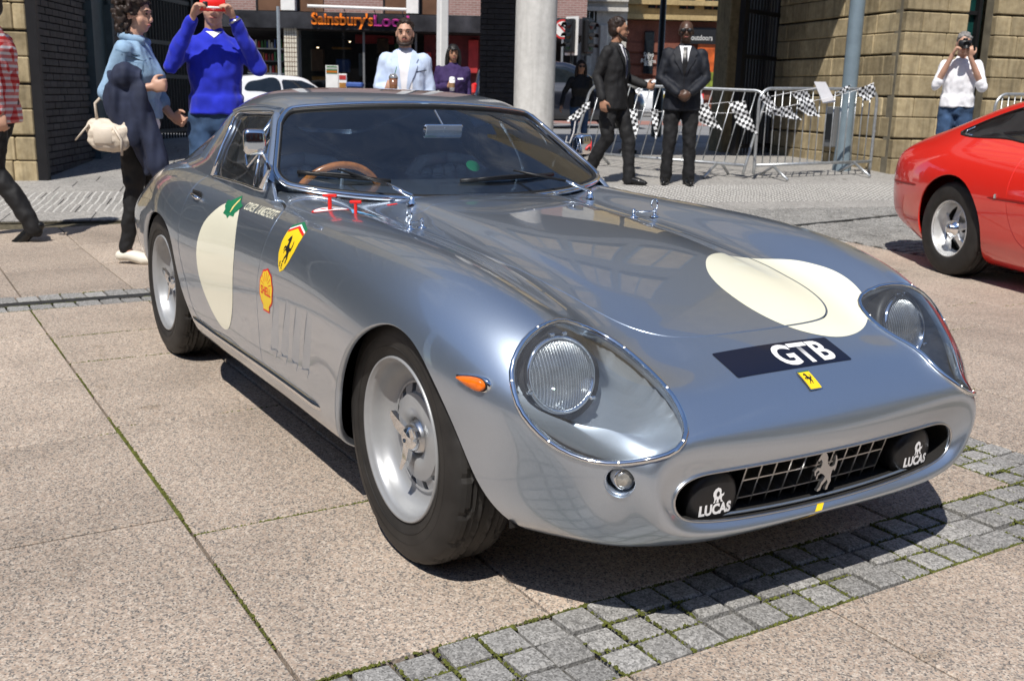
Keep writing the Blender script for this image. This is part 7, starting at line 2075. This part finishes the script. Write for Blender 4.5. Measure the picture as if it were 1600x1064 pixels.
# photographer in white
p = at_depth(1496, 12.3)
PH, TO, hc, R = person('grey haired man in white shirt and jeans photographing with a black camera', p, tocam(p, 4), 1.80, top=M_SHIRTW, legs=M_JEANS, hair=('short', M_HAIRG), seed=15, wide=1.0, hem=.93, sleeve=.62, pitch=rad(4),
    arms={-1: (Vector((.10, -.245, 1.17)), Vector((.19, -.115, 1.50)), (.2, .35, .9), (-.2, 1, 0), (0, .4, 1), .8), 1: (Vector((.11, .235, 1.16)), Vector((.22, .07, 1.475)), (.3, -.2, .9), (.1, -.2, 1), (0, 1, 0), .8)}, vox=.010)
c1 = MB(); c1.bbox((.20, .0, 1.615), (.06, .135, .09), .014); c1.bbox((.20, .0, 1.668), (.05, .05, .03), .01); c2 = MB(); c2.lathe([(.038, 0), (.038, .05), (.042, .055), (.042, .10), (.034, .10), (.030, .08), (0, .075)], 20, Matrix.Translation((.225, .01, 1.605)) @ Matrix.Rotation(PI / 2, 4, 'Y'))
held('camera', 'black camera with large lens at the face of the grey haired man', 'camera', PH, [('camera_body', c1, M_VINYL), ('lens', c2, M_BLACKP)])

# ------------------------------------------------------------------ crowd barriers and the chequered bunting
def check_flag_mat():
    m, nt, p = newmat('chequered_flag_print')
    v = _obj_coords(nt)
    c = nt.nodes.new('ShaderNodeTexChecker'); c.inputs['Scale'].default_value = 1 / .037
    c.inputs['Color1'].default_value = (.80, .82, .84, 1); c.inputs['Color2'].default_value = (.010, .010, .012, 1)
    mp_ = nt.nodes.new('ShaderNodeMapping'); mp_.inputs['Rotation'].default_value = (0, rad(22), 0); mp_.inputs['Location'].default_value = (0, .005, 0); mp_.inputs['Scale'].default_value = (1, 0, 1)
    nt.links.new(v, mp_.inputs['Vector']); nt.links.new(mp_.outputs['Vector'], c.inputs['Vector']); nt.links.new(c.outputs['Color'], p.inputs['Base Color'])
    p.inputs['Roughness'].default_value = .6
    return m
M_FLAG = check_flag_mat()
M_STRING = pmat('white_tape', (.75, .75, .76), .6, 0)
def barrier(p0, p1, label, lean=0.0, shear=0.0, n=15, legs=True, h=1.08):
    a = math.atan2(p1.y - p0.y, p1.x - p0.x); L = (p1.xy - p0.xy).length
    B_ = thing('crowd_barrier', label, 'barrier', tuple(p0), a, 'steel crowd barriers along the passage')
    R_ = Matrix.Rotation(lean, 3, 'X'); dz = (p1.z - p0.z) / L
    def P(x, z, y=0.0): q = R_ @ Vector((0, y, z)); return Vector((x + shear * z, q.y, q.z + dz * x))
    zb, rc = .17, .16
    fr = [P(0, .06), P(0, zb), P(0, h - rc)] + [P(rc - rc * math.cos(t), h - rc + rc * math.sin(t)) for t in np.linspace(.15, PI / 2, 7)] + [P(L * .5, h)] + [P(L - rc + rc * math.sin(t), h - rc + rc * math.cos(t)) for t in np.linspace(0, PI / 2 - .15, 7)] + [P(L, h - rc), P(L, zb), P(L, .06)]
    MB().tube(fr, .019, 10).build('frame', M_GALV, B_, smooth=True)
    MB().tube([P(0, zb), P(L, zb)], .019, 10).build('bottom_rail', M_GALV, B_, smooth=True)
    for i in range(n): x = (i + 1) * L / (n + 1); MB().tube([P(x, zb), P(x, h)], .0072, 6).build('upright', M_GALV, B_, smooth=True)
    if legs:
        for x in (L * .16, L * .86):
            for s in (-1, 1):
                e = P(x + .03 * s, zb); f = Vector((x + .05 * s + shear * .1, s * .33, .012 + dz * x)); MB().tube([e, f], .017, 8).build('foot', M_GALV, B_, smooth=True)
    for x in (0, L): MB().tube([P(x - .03 if x == 0 else x + .03, .55), P(x, .55)], .012, 6).build('hook', M_GALV, B_)
    return B_, a, L, P
bA0, bA1 = at_depth(1187, 12.75), at_depth(1371, 13.6)
BA, aA, LA, PA = barrier(bA0, bA1, 'upright steel crowd barrier in front of the pole with a white notice on it')
bB0, bB1 = at_depth(893, 13.9), at_depth(1168, 12.75)
BB_, aB, LB, PB_ = barrier(bB0, bB1, 'leaning steel crowd barrier behind the two men in suits', lean=rad(-13), shear=.16, n=16)
bC0, bC1 = at_depth(1557, 12.9), at_depth(1700, 13.4)
barrier(bC0, bC1, 'steel crowd barrier partly hidden behind the roof of the red car', n=14)
def px_on(p0, ang_, px, py, off=-.10):
    """where the sight line through a pixel meets a barrier's plane -> local (x, z)"""
    nrm = Vector((math.sin(ang_), -math.cos(ang_), 0)); o = Vector(p0) - nrm * off * (-1 if False else 1)
    if (CAM - Vector(p0)).dot(nrm) < 0: nrm = -nrm
    o = Vector(p0) + nrm * abs(off); d = px_dir(px, py); t = (o - CAM).dot(nrm) / d.dot(nrm); q = CAM + d * t - Vector(p0)
    return q.x * math.cos(ang_) + q.y * math.sin(ang_), q.z, (1 if nrm.dot(Vector((-math.sin(ang_), math.cos(ang_), 0))) > 0 else -1) * abs(off)
BUN = thing('bunting', 'string of black and white chequered pennants draped along the crowd barriers', 'bunting', tuple(bA0), 0)
def flag(p0, ang_, poly, off=.10, back=.0):
    L3 = [px_on(p0, ang_, a, b, off) for a, b in poly]; y = L3[0][2]
    c = (sum(p[0] for p in L3) / len(L3), sum(p[1] for p in L3) / len(L3))
    v, f = fill2d([[(p[0] - c[0], p[1] - c[1]) for p in L3]], .025)
    vs = [(a, .012 * math.sin(a * 42 + b * 15) + .010 * math.sin(b * 35 + c[0] * 9), b) for a, b in v]
    o = mesh_obj('pennant', vs, f, M_FLAG, BUN, True)
    w = Matrix.Translation(Vector(p0)) @ Matrix.Rotation(ang_, 4, 'Z') @ Matrix.Translation((c[0], y, c[1])) ; o.matrix_parent_inverse = Matrix.Translation(-Vector(bA0)); o.matrix_basis = w
for poly in ([(1187,152),(1200,147),(1210,160),(1213,170),(1206,184),(1199,180),(1196,164)], [(1199,172),(1212,167),(1235,168),(1252,188),(1236,186),(1205,178)], [(1237,147),(1250,142),(1262,143),(1268,156),(1283,183),(1262,181),(1247,169),(1249,158)], [(1303,148),(1318,137),(1329,133),(1322,145)], [(1340,138),(1364,131),(1369,146),(1360,157),(1350,158),(1344,150)]):
    flag(bA0, aA, poly)
for poly in ([(1096,163),(1104,161),(1112,176),(1129,204),(1112,199),(1093,192),(1090,176)], [(1138,160),(1164,158),(1168,172),(1172,178),(1185,212),(1165,202),(1150,192),(1143,172)], [(983,171),(996,171),(997,195),(995,217),(986,209)], [(1016,170),(1029,172),(1027,205),(1026,222),(1021,196)]):
    flag(bB0, aB, poly, .16)
flag(bB0, aB, [(919,158),(922,169),(905,184),(888,191),(886,186),(904,171)], .22)
def string(p0, ang_, pts, off):
    P_ = []
    for a, b in pts:
        x, z, y = px_on(p0, ang_, a, b, off); P_.append(Matrix.Translation(Vector(p0)) @ Matrix.Rotation(ang_, 4, 'Z') @ Vector((x, y, z)))
    o = MB().tube(P_, .009, 6, flat=.3).build('string', M_STRING, BUN); o.matrix_parent_inverse = Matrix.Translation(-Vector(bA0))
string(bA0, aA, [(1189,176),(1210,172),(1250,162),(1300,152),(1340,141),(1365,130)], .09)
string(bA0, aA, [(1205,151),(1240,144),(1275,138)], .085)
string(bB0, aB, [(996,173),(1030,175),(1060,174),(1100,177),(1140,177),(1172,176)], .15)
string(bB0, aB, [(1096,163),(1120,162),(1138,160)], .15)
string(bB0, aB, [(886,213),(884,222),(890,224),(896,208),(899,190),(922,160)], .21)
x0, z0, y0 = px_on(bA0, aA, 1272, 128, .05)
nt_pts = [px_on(bA0, aA, a, b, .06) for a, b in ((1272,128),(1290,128.5),(1306,160),(1286,162))]
M_ = Matrix.Translation(Vector(bA0)) @ Matrix.Rotation(aA, 4, 'Z')
nv = [M_ @ Vector((p[0], p[2], p[1])) for p in nt_pts]; th_ = (M_.to_3x3() @ Vector((0, .004, 0)))
NB_ = mesh_obj('paper_notice', [v - Vector(bA0) for v in nv + [v + th_ for v in nv]], [(3, 2, 1, 0), (4, 5, 6, 7), (0, 1, 5, 4), (1, 2, 6, 5), (2, 3, 7, 6), (3, 0, 4, 7)], M_SHIRTW)
NB_.location = bA0; tag(NB_, 'blank white paper notice hung on the top rail of the upright barrier', 'notice')

# ------------------------------------------------------------------ the red car
def full_loft(secs, nu, nv, cap0=None, cap1=None, smooth=1):
    R = [[(x, y, z) for y, z in s] for x, s in secs]; n = len(R[0])
    def capped(r, x, zc): r = np.array(r); c = np.array([x, 0, zc]); q = c + (r - c) * np.array([0, .05, .05]); q[:, 0] = x; return q.tolist()
    if cap0 is not None: R = [capped(R[0], *cap0)] + R
    if cap1 is not None: R = R + [capped(R[-1], *cap1)]
    R = np.array(R); L = R[:, ::-1].copy(); Q = R.copy(); Q[..., 1] *= -1
    return Surf.grid(loft(np.concatenate([L, Q[:, 1:]], 1), nu, nv, smooth), flip=True)
DAY = [(-.97,[(0,.80),(.30,.795),(.46,.785),(.54,.77),(.59,.73),(.62,.63),(.61,.50),(.56,.40),(0,.37)]),
 (-.91,[(0,.865),(.32,.855),(.49,.84),(.60,.81),(.675,.76),(.715,.64),(.705,.46),(.64,.34),(0,.31)]),
 (-.55,[(0,1.0),(.34,.985),(.515,.945),(.645,.88),(.765,.80),(.835,.65),(.825,.45),(.765,.26),(0,.22)]),
 (-.25,[(0,1.09),(.33,1.075),(.50,1.025),(.65,.91),(.78,.825),(.872,.66),(.862,.45),(.80,.2),(0,.18)]),
 (.1,[(0,1.165),(.32,1.15),(.5,1.095),(.66,.91),(.785,.825),(.876,.65),(.868,.44),(.80,.2),(0,.18)]),
 (.6,[(0,1.225),(.32,1.21),(.505,1.15),(.665,.90),(.78,.81),(.868,.64),(.86,.43),(.8,.2),(0,.18)]),
 (1.15,[(0,1.22),(.32,1.205),(.505,1.14),(.67,.89),(.775,.80),(.86,.63),(.855,.43),(.8,.2),(0,.18)]),
 (1.65,[(0,1.03),(.32,1.015),(.49,.97),(.665,.87),(.77,.79),(.86,.63),(.855,.43),(.8,.2),(0,.18)]),
 (2.05,[(0,.86),(.35,.85),(.55,.835),(.68,.815),(.78,.77),(.865,.62),(.86,.43),(.8,.2),(0,.18)]),
 (2.75,[(0,.75),(.35,.745),(.55,.73),(.68,.71),(.77,.66),(.83,.56),(.82,.4),(.75,.24),(0,.2)]),
 (3.25,[(0,.58),(.35,.575),(.5,.56),(.62,.54),(.70,.5),(.73,.45),(.72,.36),(.66,.28),(0,.25)])]
DAY = [(x, [(y, z if z < .5 else .5 + (z - .5) * 1.13) for y, z in s]) for x, s in DAY]
PHI = rad(-19)
ct = Vector((-2.30, 4.66, 0)); lft = Vector((-math.sin(PHI), math.cos(PHI), 0)); org = ct + lft * .735
RC = thing('sports_car', 'bright red vintage coupe cut off by the right edge of the picture', 'sports car', (org.x, org.y, zgv(ct) - .004), PHI)
rs = full_loft(DAY, 200, 150, (-.985, .58), (3.36, .42))
def circ(cx, cz, a, b=None): return [(cx + a * math.cos(t), cz + (b or a) * math.sin(t)) for t in np.linspace(0, 2 * PI, 48, endpoint=False)]
outer = lambda v: np.abs(v[:, 1]) > .45
W1_ = curve3([(-.29,.930,0),(-.22,.965,0),(-.08,1.015,0),(.18,1.085,0),(.45,1.13,0),(.63,1.143,0),(.69,1.125,0),(.62,1.0,0),(.57,.915,0),(.35,.905,0),(.05,.908,0),(-.20,.912,0)], 70, True)[:, :2]
W2_ = [(.745,1.14),(1.15,1.13),(1.38,1.03),(1.56,.90),(1.2,.895),(.645,.905),(.69,1.03)]
WR_ = [(1.30,-.5),(1.30,.5),(1.76,.56),(1.80,0),(1.76,-.56)]
W1_ = np.array([(a, .5 + (b - .5) * 1.13) for a, b in W1_]); W2_ = [(a, .5 + (b - .5) * 1.13) for a, b in W2_]
w1 = sd_in(W1_, [0, 2], outer); w2 = sd_in(W2_, [0, 2], outer); wr = sd_in(WR_, [0, 1], lambda v: v[:, 2] > .75)
body = rs
for cx in (0, 2.4): body = body.clip(sd_in(circ(cx, .335, .365, .372), [0, 2], lambda v: (np.abs(v[:, 1]) > .4) & (v[:, 2] < .8), -1))
body = body.clip(lambda v: -np.maximum(np.maximum(w1(v), w2(v)), wr(v)))
door2 = [(.62,.935),(1.65,.935),(1.62,.6),(1.5,.3),(.9,.27),(.70,.36),(.61,.55),(.59,.75)]
d2 = sd_in(curve3([(a, b, 0) for a, b in door2], 80, True)[:, :2], [0, 2], lambda v: (np.abs(v[:, 1]) > .5) & (v[:, 2] < .955))
body.clip(lambda v: -d2(v) - .003).build('body_shell', M_RED, RC, rim=.012)
for s in (-1, 1): body.clip(lambda v: d2(v) - .003).clip(lambda v: v[:, 1] * s).build('door', M_RED, RC, rim=.01)
rs.clip(lambda v: np.minimum(d2(v) + .03, 9)).offset(-.015).build('door_inner', M_WELL, RC)
RBV = bvh_of(rs)
for s in (-1, 1):
    g1 = rs.clip(lambda v: w1(v) + .004).clip(lambda v: v[:, 1] * s).offset(-.006).build('side_window', M_SIDEGLASS, RC)
    g2 = rs.clip(lambda v: w2(v) + .004).clip(lambda v: v[:, 1] * s).offset(-.006).build('side_window', M_SIDEGLASS, RC)
    MB().tube([on_body((a, s * .95, b), (0, -s, 0), .001, RBV)[0] for a, b in W1_[::2]], .007, 6, closed=True).build('window_frame', M_BLACK, g1, smooth=True)
    MB().tube([on_body((a, s * .95, b), (0, -s, 0), .006, RBV)[0] for a, b in ((.605, .958), (.655, 1.088), (.715, 1.226))], .014, 8, flat=.6).build('pillar_trim', M_CHROME, g1, smooth=True)
    MB().tube([on_body((a, s * .95, b), (0, -s, 0), .004, RBV)[0] for a, b in ((-.17, 1.025), (-.23, .997), (-.20, .972), (-.11, .968))], .006, 6).build('bright_trim', M_CHROME, g1, smooth=True)
    pts = [on_body((x, s * .95, .600 - .012 * (x > .4) * (x - .4)), (0, -s, 0), -.0015, RBV)[0] for x in list(np.linspace(-.89, -.385, 12))]
    v, f = strip(pts, Vector((0, s, 0)), .011, .0035); MB().add(v, f).build('crease_shadow_strip', pmat('painted_crease_shadow', (.30, .006, .004), .4), RC, smooth=True)  # shadow line of the body recess, painted as a dark red strip
    pts = [on_body((x, s * .95, .590), (0, -s, 0), -.0015, RBV)[0] for x in list(np.linspace(.385, 1.9, 16))]
    v, f = strip(pts, Vector((0, s, 0)), .011, .0035); MB().add(v, f).build('crease_shadow_strip', pmat('painted_crease_shadow', (.30, .006, .004), .4), RC, smooth=True)
    q, nq = on_body((.50, s * .95, .605), (0, -s, 0), 0, RBV); MB().bbox(q + Vector((0, s * .004, 0)), (.022, .008, .028), .003).build('side_badge', M_CHROME, RC)
    for yy in (.34, .52): 
        q = Vector((-.972, s * yy * .9, .62)); MB().lathe([(.055, 0), (.055, .012), (.03, .02), (0, .022)], 20, basis(q, (0, 1, 0), (0, 0, 1)) @ Matrix.Rotation(PI, 4, 'X')).build('tail_lamp', M_TAILRED, RC, smooth=True)
    MB().bbox((-.985, s * .56, .56), (.09, .05, .14), .015).build('bumper_overrider', M_BLACK, RC)
rs.clip(lambda v: wr(v) + .004).build('windscreen', M_GLASS, RC)
MB().box((.5, 0, .30), (2.9, 1.1, .02)).build('floor_pan', M_WELL, RC)
MB().bbox((.95, 0, .72), (1.6, 1.15, .24), .03).build('cabin_interior', M_CARPET, RC)
for s in (-1, 1): MB().bbox((1.05, s * .33, .88), (.16, .46, .42), .06, Matrix.Rotation(rad(-14), 3, 'Y')).build('seat_back', M_LEATHER, RC)
for s in (-1, 1): MB().tube([(-.9, s * .30, .30), (-1.03, s * .30, .29)], .03, 10).build('exhaust_pipe', M_STEEL, RC)
def star_wheel(W, R, wid):
    vs, fs = tyre_mesh(R, .196, wid, 120); T = MB().add(vs, fs).build('tyre', M_RUBBER, W, smooth=True); T.data.set_sharp_from_angle(angle=rad(28)); o = wid * .93
    MB().lathe([(.178, o - .05), (.186, o - .02), (.188, o - .004), (.194, o + .004), (.199, o + .002), (.199, o - .012)][::-1] + [(.172, o - .075), (.16, o - .09)], 56).build('rim', M_ALLOY, W, smooth=True)
    MB().lathe([(.165, o - .09), (.16, -o), (.03, -o)], 40).build('wheel_barrel', M_WELL, W, smooth=True)
    for k in range(5):
        a = 2 * PI * k / 5 + .3; d = Vector((math.cos(a), math.sin(a), 0)); t = Vector((-math.sin(a), math.cos(a), 0)); mb = MB(); z = lambda h: Vector((0, 0, h))
        A = [(.03, .034, o - .035), (.09, .024, o - .045), (.14, .034, o - .066), (.175, .055, o - .07)]
        v = []
        for r, w, h in A: v += [d * r + t * w + z(h - .012), d * r + t * w * .7 + z(h), d * r - t * w * .7 + z(h), d * r - t * w + z(h - .012)]
        mb.add(v, [(4 * i + j, 4 * i + j + 1, 4 * i + 5 + j, 4 * i + 4 + j) for i in range(3) for j in range(3)]).build('spoke', M_ALLOY, W)
    MB().lathe([(.06, o - .05), (.058, o - .03), (.04, o - .022), (.036, o + .0), (.03, o + .008), (0, o + .01)], 32).build('hub_cap', M_CHROME, W, smooth=True)
    MB().lathe([(.03, o - .12), (.15, o - .12), (.15, o - .13)], 32).build('brake_disc', M_STEEL, W)
M_ALLOY = pmat('cast_alloy', (.68, .69, .69), .34, .5, var=.08, nscale=20)
for x in (0, 2.4):
    for s in (-1, 1):
        W = bpy.data.objects.new('wheel', None); link(W, RC)
        M = Matrix(((-1, 0, 0, 0), (0, 0, 1, 0), (0, 1, 0, 0), (0, 0, 0, 1))) if s > 0 else Matrix(((1, 0, 0, 0), (0, 0, -1, 0), (0, 1, 0, 0), (0, 0, 0, 1)))
        W.matrix_basis = Matrix.Translation((x, s * .735, .330)) @ M; star_wheel(W, .330, .105)
        mb = MB(); n = 20; vs = []
        for i in range(n + 1):
            a = PI * i / n
            for y in (.25, .70): vs.append((x + .38 * math.cos(a), s * y, .22 + .50 * math.sin(a)))
        mb.add(vs, [(2 * i, 2 * i + 1, 2 * i + 3, 2 * i + 2) for i in range(n)]); mb.add([v for v in vs if abs(v[1]) < .4], [tuple(range(n + 1))]); mb.build('wheel_well', M_WELL, RC)

# ------------------------------------------------------------------ cars in the street beyond
def street_car(name, label, cat, p, heading, paint, L=4.0, Wd=.86, Hh=1.46, panel=None):
    T = thing(name, label, cat, tuple(p), math.atan2(heading[1], heading[0])); k = L / 4.0; h = Hh / 1.46
    secs = [(-1.98, [(0,.80),(.4,.79),(.55,.76),(.64,.72),(.70,.62),(.70,.5),(.66,.36),(0,.32)]), (-1.90,[(0,1.20),(.4,1.18),(.52,1.12),(.66,.92),(.76,.74),(.79,.55),(.75,.30),(0,.26)]),
        (-1.55,[(0,1.40),(.4,1.385),(.55,1.33),(.70,.96),(.80,.80),(.83,.55),(.79,.24),(0,.2)]), (-.9,[(0,1.46),(.4,1.445),(.57,1.39),(.72,.95),(.82,.80),(.85,.55),(.80,.22),(0,.18)]), (-.2,[(0,1.455),(.4,1.44),(.57,1.38),(.72,.94),(.82,.79),(.85,.54),(.80,.22),(0,.18)]),
        (.35,[(0,1.37),(.4,1.35),(.55,1.28),(.72,.92),(.81,.78),(.84,.53),(.80,.22),(0,.18)]), (.95,[(0,1.0),(.4,.99),(.58,.96),(.72,.90),(.80,.77),(.84,.52),(.79,.22),(0,.18)]), (1.5,[(0,.90),(.4,.88),(.58,.85),(.70,.80),(.78,.70),(.81,.5),(.76,.22),(0,.19)]),
        (1.9,[(0,.74),(.4,.72),(.55,.69),(.64,.65),(.69,.58),(.70,.46),(.66,.26),(0,.22)])]
    secs = [(x * k, [(y * Wd / .86, z * h) for y, z in s]) for x, s in secs]
    sf = full_loft(secs, 110, 90, (-2.0 * k, .55 * h), (1.98 * k, .48 * h))
    sc_ = lambda P_: [(a * k, b * h) for a, b in P_]
    A = sd_in(curve3([(a, b, 0) for a, b in sc_([(-1.62,1.04),(-1.50,1.22),(-1.2,1.30),(-.62,1.33),(-.58,1.0),(-1.2,.99)])], 50, True)[:, :2], [0, 2], outer)
    Bf = sd_in(sc_([(-.52,1.33),(.1,1.32),(.45,1.20),(.82,.98),(.3,.97),(-.50,.985)]), [0, 2], outer)
    Cw = sd_in(sc_([(.36, -.54), (.36, .54), (.93, .62), (.93, -.62)]), [0, 1], lambda v: v[:, 2] > .9 * h)
    Dw = sd_in([(-.52, 1.14 * h), (.52, 1.14 * h), (.60, .90 * h), (-.60, .90 * h)], [1, 2], lambda v: v[:, 0] < -1.6 * k)
    b = sf
    for cx in (-1.22, 1.25): b = b.clip(sd_in(circ(cx * k, .31, .34), [0, 2], lambda v: (np.abs(v[:, 1]) > .35) & (v[:, 2] < .75), -1))
    allw = lambda v: np.maximum(np.maximum(A(v), Bf(v)), np.maximum(Cw(v), Dw(v)))
    b.clip(lambda v: -allw(v)).build('body_shell', paint, T, rim=.01)
    for s in (-1, 1):
        for fn_ in (A, Bf): sf.clip(lambda v: fn_(v) + .003).clip(lambda v: v[:, 1] * s).offset(-.006).build('side_window', M_WINDOW, T)
        q, nq = on_body((-2.4 * k, s * .60 * Wd / .86, .80 * h), (1, 0, 0), .004, bvh_of(sf)); MB().bbox(q, (.10, .16, .26), .03).build('tail_light', pmat('bright_red_lens', (.75, .02, .02), .15, 0, coat=1), T)
        MB().bbox((.72 * k, s * .93 * Wd / .86, 1.0 * h), (.12, .18, .12), .03).build('door_mirror', paint, T)
    sf.clip(lambda v: Cw(v) + .003).offset(-.006).build('windscreen', M_WINDOW, T); sf.clip(lambda v: Dw(v) + .003).offset(-.006).build('rear_window', M_WINDOW, T)
    for cx in (-1.22, 1.25):
        for s in (-1, 1):
            Wm = Matrix.Translation((cx * k, s * .72 * Wd / .86, .31)) @ (Matrix.Rotation(-PI / 2 * s, 4, 'X'))
            ty = MB().lathe([(.19, .07), (.21, .085), (.29, .08), (.31, .06), (.31, -.07)], 32, Wm).build('tyre', M_RUBBER, T, smooth=True); MB().lathe([(0, .07), (.06, .075), (.16, .06), (.19, .075)], 32, Wm).build('wheel_trim', M_STEEL, ty, smooth=True)
    if panel: MB().box((-.25 * k, -.862 * Wd / .86, .66 * h), (.7, .012, .42)).box((-.25 * k, .862 * Wd / .86, .66 * h), (.7, .012, .42)).build('door_panel_sign', panel, T)
    return T
hd = Matrix.Rotation(rad(38), 3, 'Z') @ RIGHT
street_car('hatchback_car', 'white hatchback parked in the street in front of the shop', 'car', at_depth(452, 31.5), hd, M_WHITE_CAR, 4.2, .90, 1.50)
street_car('estate_car', 'dark blue car in the street half hidden by the round column', 'car', at_depth(872, 27.5), Matrix.Rotation(rad(4), 3, 'Z') @ RIGHT, M_DARK_CAR, 4.4, .92, 1.62)
street_car('taxi', 'white car with yellow door panel down the street between the suited men', 'car', at_depth(1015, 44), Matrix.Rotation(rad(14), 3, 'Z') @ LEFT, M_WHITE_CAR, 4.2, .90, 1.5, pmat('yellow_panel', (.75, .55, .03), .5))
